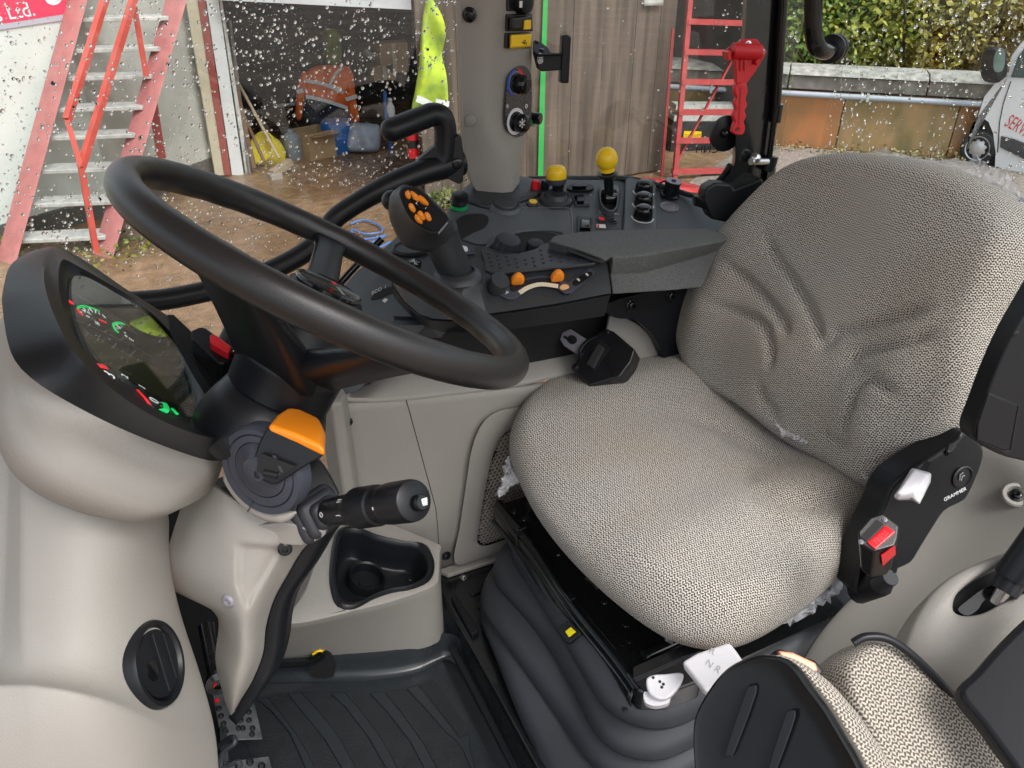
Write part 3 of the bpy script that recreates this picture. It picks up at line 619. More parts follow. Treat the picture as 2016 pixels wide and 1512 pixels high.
# ================================================================== DRIVER SEAT
def pad(name, outline, O, ex, ey, n, T, mat, parent, hfun, grooves=(), bulge=0.35, N=168, drop=1.0, **k):
    """upholstered pad: outline = closed list of (a, b) in the frame (O, ex, ey, n); hfun(a, b) raises the face"""
    L = resample(spl([np.array(p, float) for p in outline], 8), N); c = sum(L)/N
    seg = []
    for g in grooves:
        ns_ = len(g[0])-1
        for i_, (a, b) in enumerate(zip(g[0][:-1], g[0][1:])): seg.append((np.array(a), np.array(b), g[1], g[2], i_/ns_, 1/ns_))
    A = np.array([s[0] for s in seg]) if seg else None; B = np.array([s[1] for s in seg]) if seg else None
    W = np.array([s[2] for s in seg]) if seg else None; Dp = np.array([s[3] for s in seg]) if seg else None
    F0_ = np.array([s[4] for s in seg]) if seg else None; F1_ = np.array([s[5] for s in seg]) if seg else None
    gid = []; 
    for i, g in enumerate(grooves): gid += [i]*(len(g[0])-1)
    def gd(p):
        if A is None: return 0
        d = B-A; t = np.clip(((p-A)*d).sum(1)/(d*d).sum(1), 0, 1); r = np.linalg.norm(p-A-d*t[:, None], axis=1)
        fr_ = F0_+t*F1_; v = Dp*np.exp(-(r/W)**2)*np.clip(np.minimum(fr_, 1-fr_)*7+.12, .02, 1.15); best = {}
        for i, x in zip(gid, v): best[i] = max(best.get(i, 0), x) if x >= 0 else min(best.get(i, 0), x)
        return sum(best.values())
    st = [(0.90, -T, 0), (0.95, -T*.97, 0), (0.985, -T*.85, 0), (1.0, -T*.6, 0), (1.0, -T*.42, .05), (0.992, -T*.27, .2), (0.975, -T*.15, .45), (0.95, -T*.06, .7), (0.92, -T*.01, .9)]
    st += [(s, 0, 1) for s in np.linspace(0.885, 0.03, 34)]
    rings = []; uvs = []; prev = None; arc = np.zeros(N)
    rr = []
    for s, h, w in st:
        ring = []; 
        for p in L:
            a = c+(p-c)*s; hh = h+w*(hfun(a[0]-c[0], a[1]-c[1])-gd(a))
            ring.append(O+ex*a[0]+ey*a[1]+n*hh)
        rr.append(ring)
    uv = [None]*len(st); cum = [np.array([np.linalg.norm((p-c))*st[-1][0] for p in L])]
    for i in range(len(st)-2, -1, -1): cum.insert(0, cum[0]+np.array([np.linalg.norm(rr[i][j]-rr[i+1][j]) for j in range(N)]))
    mb = MB(); mb.grid(rr, cu=True)
    U = []; jn = next(i for i, t_ in enumerate(st) if t_[0] < .93 and t_[2] >= .9)
    for i in range(len(st)):
        for j, p in enumerate(L):
            d = (p-c)/np.linalg.norm(p-c); s0_ = st[i][0]; ex_ = cum[i][j]-cum[jn][j]; U.append(tuple((p-c)*s0_) if i >= jn else tuple((p-c)*st[jn][0]+d*ex_))
    ctr = O+ex*c[0]+ey*c[1]+n*(hfun(0, 0)-gd(c)); o = len(mb.v); mb.v.append(tuple(ctr)); U.append((0, 0))
    m = N*(len(st)-1)
    for j in range(N): mb.f.append((m+j, m+(j+1) % N, o))
    mb.v.append(tuple(O+ex*c[0]+ey*c[1]-n*T)); U.append((0, 0))
    for j in range(N): mb.f.append(((j+1) % N, j, o+1))
    mb.uv = U
    return obj(name, mb, mat, parent, sharp=0, **k)

seat = thing('driver_seat', (0.78, 0.78, 0.1), 'grey woven fabric driver seat with contoured back on a black bellows suspension', 'seat')
# --- cushion
ZC = 0.49
CO = np.array([0, 0, ZC]); ex, ey, ez = np.array([0, 1., 0]), np.array([1., 0, 0]), unit((-0.0, 0, 1))
cpx = [(1400, 742), (1300, 732), (1200, 737), (1110, 762), (1050, 806), (1012, 850), (1003, 890), (1020, 940), (1058, 1010), (1120, 1088), (1200, 1165), (1290, 1232), (1360, 1262), (1430, 1268), (1500, 1246), (1580, 1195), (1650, 1135), (1700, 1070), (1735, 1010), (1760, 960), (1640, 880), (1500, 800)]
cq = [q(x, y, Z=ZC-.045) for x, y in cpx]
cout = [(p[1], p[0]) for p in cq]
cut = lambda p: p
cout = [(a, min(b, 1.02)) for a, b in cout]
cout[0] = (cout[0][0], 1.0); 
def hcush(a, b):      # a lateral, b towards the back
    r = 0.022*math.exp(-((abs(a)-0.20)/0.07)**2)*(0.4+0.6*min(1, max(0, (b+0.28)/0.3)))
    return 0.026 + r - 0.014*max(0, b+0.05)/0.25*math.exp(-(a/0.14)**2) - 0.03*max(0, (-b-0.16)/0.1)**2
def cg(pl_): return [(q(x, y, Z=ZC+.03)[1], q(x, y, Z=ZC+.03)[0]) for x, y in pl_]
cgro = [(cg([(1330, 800), (1420, 830), (1500, 880), (1540, 930)]), .02, .008), (cg([(1700, 975), (1600, 1000), (1530, 1000), (1490, 960)]), .018, .008),
        (cg([(1480, 900), (1470, 960), (1500, 1020), (1560, 1050)]), .02, .006)]
pad('seat_cushion', cout, CO, ex, ey, ez, 0.074, M['fabric'], seat, hcush, cgro)
# --- backrest
tl = math.radians(18); bn = np.array([-math.cos(tl), 0, math.sin(tl)]); bu = np.array([math.sin(tl), 0, math.cos(tl)]); by = np.array([0, 1., 0])
BP = Plane(q(1560, 860, Z=.52), bn)
def b2(x, y, h=0): p = BP.at(x, y, h)-BP.P; return (p@by, p@bu)
bpx = [(1400, 765), (1365, 715), (1347, 650), (1345, 600), (1358, 550), (1388, 505), (1440, 450), (1500, 385), (1550, 335), (1600, 308), (1680, 298), (1780, 308), (1880, 332), (1960, 368), (2020, 420), (2030, 480), (2005, 560), (1988, 600), (1975, 640), (1962, 700), (1945, 780), (1915, 845), (1860, 890), (1800, 930), (1755, 975), (1660, 930), (1560, 875), (1470, 805)]
bout = [b2(x, y, -0.03) for x, y in bpx]
def hback(a, b):
    side = 0.026*math.exp(-((abs(a)-0.21)/0.055)**2)*math.exp(-((b+0.06)/0.16)**2)
    return 0.022 + side + 0.012*math.exp(-((b+0.10)/0.08)**2) - 0.03*max(0, (b-0.14)/0.1)**2*0.5
def bg(p): return [b2(x, y, 0.02) for x, y in p]
bgro = [(bg([(1505, 450), (1527, 506), (1563, 552), (1595, 605), (1612, 641), (1623, 690)]), .0085, .0125),
        (bg([(1430, 508), (1477, 552), (1513, 591), (1545, 630), (1560, 660)]), .0085, .0135),
        (bg([(1405, 596), (1449, 609), (1492, 626), (1515, 646), (1528, 690), (1524, 730)]), .008, .013),
        (bg([(1620, 690), (1648, 658), (1708, 644), (1779, 626), (1840, 606)]), .009, .0135),
        (bg([(1668, 722), (1701, 696), (1762, 688), (1804, 680), (1856, 655)]), .008, .013),
        (bg([(1672, 865), (1690, 815), (1703, 765), (1728, 745), (1756, 755), (1790, 785)]), .008, .014),
        (bg([(1496, 749), (1508, 790), (1540, 820)]), .009, .009), (bg([(1625, 850), (1660, 868), (1690, 872)]), .009, .009),
        (bg([(1720, 800), (1725, 840), (1740, 880)]), .02, -.004)]
pad('seat_back', bout, BP.P, by, bu, bn, 0.11, M['fabric'], seat, hback, bgro)
# rear shell of the back
R = resample(spl([np.array(p) for p in bout], 6), 80); cR = sum(R)/80
rr = [[BP.P+by*(cR+(p-cR)*s)[0]+bu*(cR+(p-cR)*s)[1]-bn*h for p in R] for s, h in ((.93, .08), (.99, .10), (.99, .12), (.90, .15), (.5, .16))]
obj('back_shell', MB().loft(rr), M['satin'], seat, sharp=50)

# --- suspension: frame, bellows
fz = 0.305
FP = Plane((0, 0, fz), (0, 0, 1))
obj('frame_plate', MB().prism([(0.505, 1.08, fz-.006), (0.505, .615, fz-.006), (0.56, .575, fz-.006), (0.95, .575, fz-.006), (0.95, 1.08, fz-.006)], (0, 0, .006)), M['paint'], seat)
def railp(y): return .503+.003*math.sin(y*22)
obj('front_rail', MB().tube([np.array([railp(y), y, fz-.004]) for y in np.linspace(1.085, .60, 40)], .0115, 16), M['gloss'], seat)
obj('rail_flange', MB().grid([[np.array([railp(y)-.010, y, fz-.006]), np.array([railp(y)-.013, y, fz-.026]), np.array([railp(y)-.012-.002*math.sin(y*30), y, fz-.036-.006*math.sin(y*26)])] for y in np.linspace(1.085, .60, 40)]), M['paint'], seat, solid=.003)
obj('rail_joint', MB().box((.500, .985, fz-.01), (.02, .006, .05)), M['paint'], seat, bevel=.002); obj('rail_joint', MB().box((.5, .80, fz+.006), (.014, .02, .012)), M['paint'], seat, bevel=.002)
obj('front_lip', MB().tube(spl([np.array([.488, y, fz-.045+.007*math.sin(y*26)]) for y in np.linspace(1.09, .60, 12)], 3, False), .004, 8), M['rubber'], seat)
for x, y in ((1098, 1090), (1010, 1008), (1030, 1022), (1135, 1108), (1190, 1185), (1232, 1230), (1240, 1262), (1228, 1268)):
    obj('rivet', MB().lathe([(.006, 0), (.005, .002), (.003, .001)], FP.at(x, y), FP.n, 12), M['paint'], seat)
slab('slot', FP, [(1150, 1140), (1158, 1130), (1172, 1135), (1182, 1155), (1176, 1160), (1166, 1148)], .0012, M['steel'], seat, h=.0012)
for a, b in (((1268, 1292), (1345, 1258)), ((1300, 1308), (1410, 1262)), ((1040, 1000), (1080, 985))):
    obj('slide_rod', MB().tube([FP.at(*a, .012), FP.at(*b, .012)], .009, 10), M['paint'], seat)
obj('near_rail', MB().bar(q(1262, 1345, Y=.60), q(1400, 1285, Y=.55), .03, .05), M['paint'], seat, bevel=.006)
obj('corner_bracket', MB().prism([(0.498, .63, fz-.04), (0.498, .59, fz-.04), (.54, .57, fz-.04), (.60, .565, fz-.04), (.60, .60, fz-.04), (.54, .63, fz-.04)], (0, 0, .05)), M['paint'], seat, bevel=.008)
for p in ((0.515, .605), (.55, .585), (.58, .582)): obj('frame_bolt', MB().lathe([(.007, 0), (.007, .004), (.004, .005)], (p[0], p[1], fz+.01), (0, 0, 1), 10), M['steel'], seat)
def bring(x0, x1, y0, y1, z, r, sag, N=120):
    P = rround((x1-x0)/2, (y1-y0)/2, r, 8); P = resample([np.array(p) for p in P], N); out = []
    for p in P:
        t = max(0, -p[0]/((x1-x0)/2)) ; yy = p[1]/((y1-y0)/2)
        out.append(np.array([(x0+x1)/2+p[0], (y0+y1)/2+p[1], z - sag*t*(0.5-0.5*math.cos(math.pi*(yy+1)))*0.5 + 0.012*math.sin(yy*3.2+z*9)*t]))
    return out
folds = []
for i in range(4):
    z0, b0 = .282-.046*i, .008+.026*i
    folds += [(z0, b0-(.022 if i else 0), .0), (z0-.010, b0+.022, .01), (z0-.024, b0+.034, .02), (z0-.037, b0+.039, .02), (z0-.043, b0+.0375, .02), (z0-.0455, b0+.031, .02), (z0-.0455, b0+.012, .01)]
rings = []
for k, (z, b, s_) in enumerate(folds):
    r_ = bring(.522-b, .97+b*.35, .585-b*.62, 1.06+b*.3, z, .075+b*.5, 0)
    for p in r_:
        t = max(0, (.75-p[0])/.25); f_ = min(1, max(0, (p[1]-.5)/.58)); w = .5*math.sin(f_*7.0+1.1*(k//7)); p[2] = max(.1005, p[2]+t*.010*w); p[0] -= t*.010*math.sin(f_*5.5+1.9*(k//7))*(1 if k % 7 not in (0, 6) else .3)
    rings.append(r_)
rows = [[r[i] for r in rings] for i in range(120)]
bell_ = obj('bellows', MB().loft([list(r) for r in zip(*rows)], True, True), M['bellow'], seat, sharp=60)
# yellow ride indicator set in the upper fold
ip = (lambda t_: Plane(t_[0]+t_[1]*.0015, t_[1]*.6+np.array([-.3, -.1, .5])))(hit(bell_, 1120, 1243))
e1, e2 = ip.axes()
obj('indicator_frame', MB().prism(ip.pts([(1097, 1243), (1112, 1222), (1122, 1221), (1143, 1243), (1142, 1249), (1120, 1266), (1114, 1265)], .008), -ip.n*.03), M['satin'], seat, bevel=.003)
slab('indicator_window', ip, [(1104, 1243), (1116, 1228), (1137, 1245), (1119, 1260)], .002, M['dark'], seat, h=.0088)
slab('yellow_indicator', ip, [(1112, 1243), (1123, 1234), (1133, 1243), (1119, 1254)], .004, pbr('fluo_yellow', (.85, .72, .0), .5), seat, h=.0115, bevel=.001)
# white levers at the near front corner
WL = Plane(q(1305, 1355, Y=.53), ndir(40, -.2, -1))
k = spl([np.array(p) for p in [(1272, 1338), (1285, 1328), (1310, 1326), (1338, 1323), (1346, 1330), (1338, 1350), (1318, 1372), (1298, 1376), (1278, 1364)]], 4)
lv = slab('white_height_lever', WL, k, .012, M['white'], seat, h=.016, bevel=.003, label='white ridged height lever')
slab('lever_foot', WL, spl([np.array(p) for p in [(1268, 1362), (1285, 1366), (1310, 1378), (1320, 1372), (1315, 1384), (1290, 1390), (1270, 1382)]], 4), .014, M['white'], seat, h=.004, bevel=.003)
for x, y in ((1286, 1334), (1299, 1342), (1303, 1353), (1306, 1347)): obj('pinhole', MB().lathe([(.0022, 0), (.0016, -.0001)], WL.at(x, y, .0164), WL.n, 8), M['inkblack'], lv)
BX = Plane(q(1400, 1305, Y=.50), ndir(48, -.35, -1))
bxo = [(1341, 1302), (1372, 1284), (1436, 1262), (1450, 1280), (1470, 1310), (1440, 1345), (1388, 1362), (1362, 1328)]
wb = obj('white_grip', MB().prism(BX.pts(bxo, .01), -BX.n*.02), M['white'], seat, bevel=.005, label='white grip plate with faint lettering')
text('grip_mark', 'R', BX.at(1402, 1283, .0105), BX.at(1430, 1295)-BX.at(1402, 1283), BX.n, .013, pbr('pencil', (.42, .42, .45), .6), wb)
text('grip_mark', 'N R', BX.at(1404, 1312, .0105), BX.at(1430, 1330)-BX.at(1400, 1310), BX.n, .013, pbr('pencil_line', (.42, .42, .45), .6), wb)
# side cover, white recline lever, folded armrest
SP_ = Plane(q(1830, 1000, Y=.52), (-.18, -1, .25))
sc = slab('side_cover', SP_, spl([np.array(p) for p in [(1740, 1000), (1760, 955), (1800, 920), (1850, 890), (1880, 870), (1905, 848), (1932, 872), (1940, 893), (1930, 930), (1908, 978), (1890, 993), (1862, 1008), (1840, 1040), (1815, 1080), (1795, 1110), (1755, 1130), (1720, 1165), (1685, 1170), (1690, 1120), (1715, 1050)]], 3), .05, M['satin'], seat, h=.01, bevel=.008)
slab('cover_shoulder', Plane(SP_.P, (-.35, -.6, .8)), [(1745, 1000), (1762, 960), (1830, 905), (1868, 890), (1880, 905), (1848, 960), (1815, 1010), (1770, 1040), (1752, 1022)], .03, M['satin'], seat, h=.012, bevel=.008)
RL = Plane(SP_.at(1800, 955, .035), ndir(30, -.6, -.9))
slab('lever_slot', RL, [(1812, 925), (1822, 906), (1833, 911), (1823, 930)], .004, M['dark'], seat, h=-.006)
obj('white_recline_lever', MB().loft([RL.pts([(1759, 978), (1770, 965), (1794, 922), (1834, 932), (1832, 950), (1810, 994), (1795, 985), (1765, 985)], -.012),
     RL.pts([(1759, 976), (1770, 962), (1795, 921), (1833, 931), (1831, 946), (1809, 992), (1796, 982), (1767, 983)], .004),
     RL.pts([(1766, 970), (1776, 958), (1800, 926), (1828, 933), (1822, 942), (1798, 968), (1790, 972), (1775, 975)], .012)]), M['white'], seat, bevel=.003)
obj('round_badge', MB().lathe([(.0175, 0), (.0175, .003), (.0155, .004), (.014, .001), (.0, .001)], SP_.at(1893, 938, .010), SP_.n, 28, cap=False), M['black'], seat)
obj('badge_mark', MB().tube([SP_.at(1889, 945, .0125), SP_.at(1890, 935, .0125), SP_.at(1896, 930, .0125)], .0012, 6).tube([SP_.at(1892, 946, .0125), SP_.at(1894, 938, .0125), SP_.at(1899, 936, .0125)], .0012, 6), M['inkgrey'], seat)
text('cover_lettering', 'GRAMMER', SP_.at(1880, 973, .0102), SP_.at(1902, 962)-SP_.at(1860, 984), SP_.n, .0085, M['ink'], sc)
AR = Plane(q(1960, 780, Y=.455), (-.35, -1, .18))
am = slab('folded_armrest', AR, spl([np.array(p) for p in [(2130, 480), (2064, 545), (2026, 604), (1992, 664), (1960, 734), (1934, 802), (1918, 845), (1922, 868), (1960, 892), (2000, 905), (2050, 905), (2110, 820), (2150, 640), (2150, 500)]], 4), .03, M['satin'], seat, h=.0, bevel=.012)
slab('hatch_cover', AR, [(1946, 775), (2004, 799), (1988, 884), (1978, 887), (1924, 866), (1926, 835)], .003, M['satin'], am, h=.0028, bevel=.001)
obj('hatch_seam', MB().tube(AR.pts([(1946, 774), (2005, 798), (1989, 886), (1977, 889), (1923, 867), (1925, 835), (1946, 774)], .0005), .0012, 6), M['dark'], am)
obj('pin_hole', MB().lathe([(.004, 0), (.003, .0006)], AR.at(2001, 657, .0003), AR.n, 10), M['dark'], am)
slab('tilt_flap', Plane(q(1885, 875, Y=.53), ndir(35, .2, -1)), [(1862, 888), (1872, 860), (1890, 838), (1905, 845), (1898, 862), (1880, 885), (1872, 892)], .02, M['gloss'], seat, bevel=.003)

# ---- seat belt buckle
bk = thing('belt_buckle', q(1725, 1090, Y=.47), 'black seat belt buckle with red PRESS button beside the cushion of the driver seat', 'belt buckle')
KP = Plane(q(1735, 1050, Y=.46), ndir(30, -.25, -1)); KF = Plane(KP.at(1745, 1075, 0), ndir(38, .5, .55))
body = [(1688, 1046), (1712, 1018), (1738, 1009), (1771, 1034), (1768, 1060), (1762, 1075), (1722, 1086), (1692, 1068)]
Bp = KP.pts(body); low = [KP.at(x, y, -.004)-up*.046+fw*.016+rt*.003 for x, y in [(1700, 1046), (1716, 1026), (1738, 1018), (1764, 1038), (1762, 1055), (1752, 1068), (1722, 1074), (1702, 1060)]]
ba = obj('buckle_body', MB().loft([low, [b*.75+a*.25 for a, b in zip(low, Bp)], Bp]), M['black'], bk, bevel=.003)
slab('tongue_slot', KP, [(1694, 1057), (1726, 1022), (1740, 1032), (1706, 1066)], .003, M['dark'], bk, h=.0012)
pbn = slab('press_button', KP, [(1707, 1067), (1744, 1033), (1764, 1047), (1724, 1082)], .006, M['redglass'], bk, h=.0035, bevel=.0015)
text('press_lettering', 'PRESS', KP.at(1735, 1058, .0037), KP.at(1758, 1038)-KP.at(1715, 1075), KP.n, .009, pbr('faded_red', (.45, .01, .03), .3), pbn)
KF = plane3(Bp[5], Bp[6], low[6])
slab('red_window', KF, [(1735, 1094), (1763, 1075), (1764, 1092), (1738, 1115)], .002, M['redglass'], bk, h=.003, bevel=.0005)
for x, y in ((1742, 1023), (1695, 1067)): screw(KP, x, y, bk, .0021, 'zinc', .001)
obj('anchor_knob', MB().tube([q(1728, 1152, Y=.48), q(1754, 1136, Y=.465)], .012, 16), M['rubber'], bk, bevel=.002)
obj('anchor_strap', MB().tube([q(1690, 1165, Y=.52), q(1730, 1148, Y=.49), q(1740, 1110, Y=.485)], [.018, .02, .018], 12), M['satin'], bk)

# ---- plastic film scraps left on the seat
def film(name, pts, label, seed, amp=.006, group='torn film scraps on the driver seat'):
    rnd = random.Random(seed); rows = []
    top, bot = spl(pts[0], 5, False), spl(pts[1], 5, False); n = min(len(top), len(bot))
    top, bot = resample(top, 22, False), resample(bot, 22, False)
    for i in range(9):
        t = i/8; rows.append([a*(1-t)+b*t+np.array([rnd.gauss(0, amp), rnd.gauss(0, amp), rnd.gauss(0, amp)])*(.4+t) for a, b in zip(top, bot)])
    return tag(obj(name, MB().grid(rows), M['film'], None, sharp=25), label, 'plastic film', group)
B = lambda x, y, h=0: BP.at(x, y, h)
film('plastic_film', ([B(1700, 302, -.05), B(1800, 315, -.05), B(1900, 345, -.05), B(1990, 392, -.05)], [B(1740, 292, -.06), B(1830, 318, -.07), B(1905, 318, -.06), B(2012, 400, -.05)]), 'torn clear film sticking out along the top edge of the seat back', 3, .0015)
film('plastic_film', ([B(1902, 345, -.04), B(1950, 372, -.04), B(1990, 395, -.04), B(2012, 410, -.04)], [B(1914, 312, -.06), B(1950, 325, -.06), B(1990, 355, -.06), B(2014, 385, -.06)]), 'crumpled clear film flap at the outer top corner of the seat back', 4, .0022)
film('plastic_film', ([B(1362, 560, -.05), B(1350, 600, -.05), B(1350, 650, -.05)], [B(1345, 575, -.06), B(1314, 605, -.07), B(1334, 655, -.06)]), 'torn clear film flap on the console side of the seat back', 5, .003)
film('plastic_film', ([q(1690, 1080, Z=.43), q(1640, 1132, Z=.425), q(1590, 1178, Z=.425), q(1530, 1222, Z=.425)], [q(1700, 1106, Z=.41), q(1655, 1160, Z=.405), q(1606, 1198, Z=.405), q(1548, 1224, Z=.41)]), 'crumpled clear film hanging below the near edge of the seat cushion', 6, .004)
film('plastic_film', ([q(1004, 905, Z=.44), q(1012, 930, Z=.43), q(1024, 950, Z=.42)], [q(1000, 900, Z=.44), q(985, 960, Z=.40), q(972, 978, Z=.40)]), 'torn clear film by the white knob at the far front edge of the cushion', 7, .003)
film('plastic_film', ([B(1702, 930, .03), B(1720, 945, .03), B(1755, 962, .03)], [B(1706, 938, .045), B(1722, 952, .04), B(1750, 968, .035)]), 'small film scrap in the crease beside the white recline lever', 8, .003)
film('plastic_film', ([B(1522, 828, .03), B(1545, 845, .03), B(1580, 862, .03)], [B(1530, 836, .04), B(1548, 860, .045), B(1590, 870, .035)]), 'small film scrap in the middle of the crease between cushion and back', 9, .002)
film('plastic_film', ([q(1310, 1240, Z=.38), q(1320, 1244, Z=.38), q(1330, 1248, Z=.38)], [q(1312, 1252, Z=.35), q(1318, 1258, Z=.35), q(1326, 1254, Z=.35)]), 'tiny frayed film tuft under the front edge of the cushion', 10, .003)
kb = obj('seat_knob', MB().tube([q(1038, 930, Z=.40), q(1000, 946, Z=.40)], .011, 14).ball(q(1000, 946, Z=.40), .011), M['white'], seat)

# ---- retractor of the seat belt
rt_ = thing('belt_retractor', q(1185, 700, Y=1.12), 'black seat belt retractor with slotted grey metal tab by the far edge of the seat', 'belt retractor')
RP = Plane(q(1180, 700, Y=1.11), ndir(32, -.55, -.5))
slab('metal_tab', RP, spl([np.array(p) for p in [(1103, 668), (1108, 655), (1118, 650), (1124, 648), (1130, 652), (1150, 665), (1176, 680), (1160, 710), (1140, 700), (1110, 680)]], 1), .003, M['zinc'], rt_, h=.004)
slab('tab_hole', RP, spl([np.array(p) for p in [(1116, 668), (1122, 660), (1132, 662), (1136, 670), (1130, 677), (1122, 676)]], 3), .001, M['dark'], rt_, h=.0048)
slab('tab_slit', RP, [(1108, 664), (1112, 660), (1124, 668), (1121, 672)], .001, M['dark'], rt_, h=.0048)
slab('retractor_body', RP, [(1122, 723), (1148, 695), (1140, 690), (1170, 660), (1190, 646), (1207, 651), (1250, 688), (1242, 712), (1220, 742), (1160, 760)], .045, M['black'], rt_, h=.012, bevel=.004)
slab('belt_mouth', RP, [(1150, 718), (1178, 670), (1186, 668), (1200, 686), (1170, 730)], .003, M['dark'], rt_, h=.0135)
slab('belt_webbing', RP, [(1152, 716), (1176, 674), (1190, 684), (1168, 726)], .008, pbr('webbing', (.02, .02, .022), .8, bump=.8, bscale=900), rt_, h=.019, bevel=.004)
obj('cover_rim', MB().tube(spl([RP.at(x, y, .012) for x, y in [(1142, 708), (1142, 690), (1156, 672), (1175, 662)]], 4, False), .003, 8), M['satin'], rt_)
screw(RP, 1134, 722, rt_, .005, 'black', .012); screw(RP, 1196, 654, rt_, .004, 'black', .012)
# black arm behind it
bb = thing('console_bracket', q(1290, 620, Y=1.12), 'black steel bracket with two round bolts below the grey armrest', 'bracket')
KB = Plane(q(1270, 600, Y=1.12), (0, -1, .1))
slab('bracket_plate', KB, spl([np.array(p) for p in [(1190, 600), (1210, 625), (1250, 630), (1285, 660), (1305, 700), (1320, 740), (1360, 740), (1400, 640), (1400, 560), (1300, 570)]], 3), .02, M['satin'], bb)
for x, y in ((1243, 601), (1320, 583)): screw(KB, x, y, bb, .0085, 'gloss', .001, 'round_bolt')
slab('rear_beige_cover', Plane(q(1270, 690, Y=1.14), (-.2, -1, .1)), spl([np.array(p) for p in [(1200, 625), (1240, 630), (1275, 655), (1300, 700), (1322, 740), (1250, 780), (1190, 760)]], 3), .01, M['beige'], wl, bevel=.003)

# ================================================================== FOLD-UP PASSENGER SEAT at the near right
ps = thing('passenger_seat', q(1700, 1500, D=.8), 'folded passenger seat with black shell and beige woven pads at the lower right', 'seat')
F1 = Plane(q(1520, 1420, D=.66), ndir(38, -.9, -.45))
sh = [(1366, 1430), (1388, 1372), (1430, 1318), (1480, 1293), (1524, 1291), (1559, 1306), (1594, 1352), (1628, 1397), (1663, 1456), (1694, 1512), (1740, 1640), (1400, 1640), (1372, 1540)]
S0 = resample(spl(F1.pts(sh), 5), 72); cS = sum(S0)/72
obj('seat_shell', MB().loft([[p-F1.n*.03+(cS-p)*.02 for p in S0], [p-F1.n*.012-(cS-p)*.005 for p in S0], [p+F1.n*.0+(cS-p)*0 for p in S0], [p+F1.n*.004+(cS-p)*.035 for p in S0], [p+F1.n*.002+(cS-p)*.09 for p in S0], [p-F1.n*.002+(cS-p)*.4 for p in S0]]), pbr('shell_black', (.006, .007, .0075), .22, spec=.25), ps, sharp=70)
for a, b in (((1475, 1352), (1436, 1480)), ((1552, 1400), (1520, 1512))):
    slab('shell_slot', F1, spl([np.array(p) for p in [(a[0]-9, a[1]+14), (a[0]+2, a[1]-2), (a[0]+14, a[1]+10), (b[0]+10, b[1]), (b[0], b[1]+8), (b[0]-8, b[1])]], 3), .002, M['satin'], ps, h=.0045, bevel=.001)
# pad on the shell
def strip(name, A, Bq, thick, mat, parent, n):
    A = resample(spl(A, 6, False), 60, False); Bq = resample(spl(Bq, 6, False), 60, False); rows = []; UV = []
    K = 15
    for i in range(K):
        t = i/(K-1); h = thick*math.sin(math.pi*t)**.5
        rows.append([a*(1-t)+b*t+n*h for a, b in zip(A, Bq)])
    s = np.cumsum([0]+[np.linalg.norm(A[i+1]-A[i]) for i in range(59)])
    cu = 0
    for i in range(K):
        if i: cu += np.mean([np.linalg.norm(a-b) for a, b in zip(rows[i], rows[i-1])])
        UV += [(x, cu) for x in s]
    mb = MB().grid(rows); mb.uv = UV
    return obj(name, mb, mat, parent, sharp=0)
F2 = Plane(q(1640, 1400, D=.70), ndir(30, .5, -.7))
strip('shell_pad', [q(x, y, D=.675) for x, y in [(1522, 1291), (1557, 1306), (1592, 1352), (1626, 1397), (1661, 1456), (1720, 1570)]], [q(x, y, D=.70) for x, y in [(1531, 1293), (1580, 1311), (1621, 1336), (1656, 1371), (1698, 1423), (1780, 1550)]], .010, M['fabric2'], ps, F2.n)
F3 = Plane(q(1760, 1400, D=.74), ndir(35, .35, -.8))
po = [(1648, 1310), (1672, 1280), (1705, 1258), (1745, 1262), (1790, 1292), (1850, 1352), (1920, 1432), (1975, 1500), (2040, 1600), (1850, 1640), (1745, 1560), (1690, 1440), (1655, 1370)]
P3 = F3.pts(po); e1, e2 = F3.axes()
pad('seat_pad', [((p-F3.P)@e1, (p-F3.P)@e2) for p in P3], F3.P, e1, e2, F3.n, .06, M['fabric2'], ps, lambda a, b: .012, N=120)
ed = spl([q(x, y, D=.752) for x, y in [(1680, 1266), (1705, 1254), (1748, 1258), (1797, 1291), (1858, 1352), (1928, 1436), (1985, 1506), (2040, 1580)]], 6, False)
obj('pad_edge', MB().tube(ed, .0042, 10), M['satin'], ps)
slab('orange_buckle_button', Plane(q(1580, 1310, D=.705), ndir(30, 0, -1)), [(1532, 1280), (1562, 1284), (1606, 1304), (1612, 1320), (1600, 1326), (1540, 1298)], .012, pbr('pale_orange', (.75, .30, .16), .3), ps, bevel=.002)
slab('buckle_case', Plane(q(1580, 1310, D=.707), ndir(30, 0, -1)), [(1522, 1280), (1536, 1276), (1608, 1300), (1624, 1322), (1615, 1334), (1530, 1296)], .02, M['satin'], ps, h=-.003, bevel=.003)

# ================================================================== NEAR REAR FENDER with hand brake
nf = thing('rear_fender_cover', q(1900, 1200, D=.85), 'beige rear fender cover with a dark slot at the right edge of the cab', 'fender cover')
NF = Plane(q(1880, 1180, D=.82), ndir(33, -.5, -.8))
ol = [(1775, 1300), (1783, 1262), (1800, 1218), (1835, 1165), (1880, 1128), (1940, 1100), (2010, 1078), (2120, 1065), (2140, 1300), (2000, 1420), (1880, 1420), (1800, 1380)]
slot = [(1876, 1195), (1884, 1168), (1915, 1140), (1965, 1112), (2016, 1090), (2080, 1075), (2070, 1140), (1990, 1178), (1940, 1205), (1905, 1212), (1884, 1208)]
O0 = resample(spl(NF.pts(ol), 5), 80); S0 = resample(spl(NF.pts(slot), 5), 80); cO = sum(O0)/80
b_ = min(range(80), key=lambda s: sum(np.linalg.norm(S0[(i+s) % 80]-O0[i]) for i in range(80))); S0 = [S0[(i+b_) % 80] for i in range(80)]
cs = sum(S0)/80
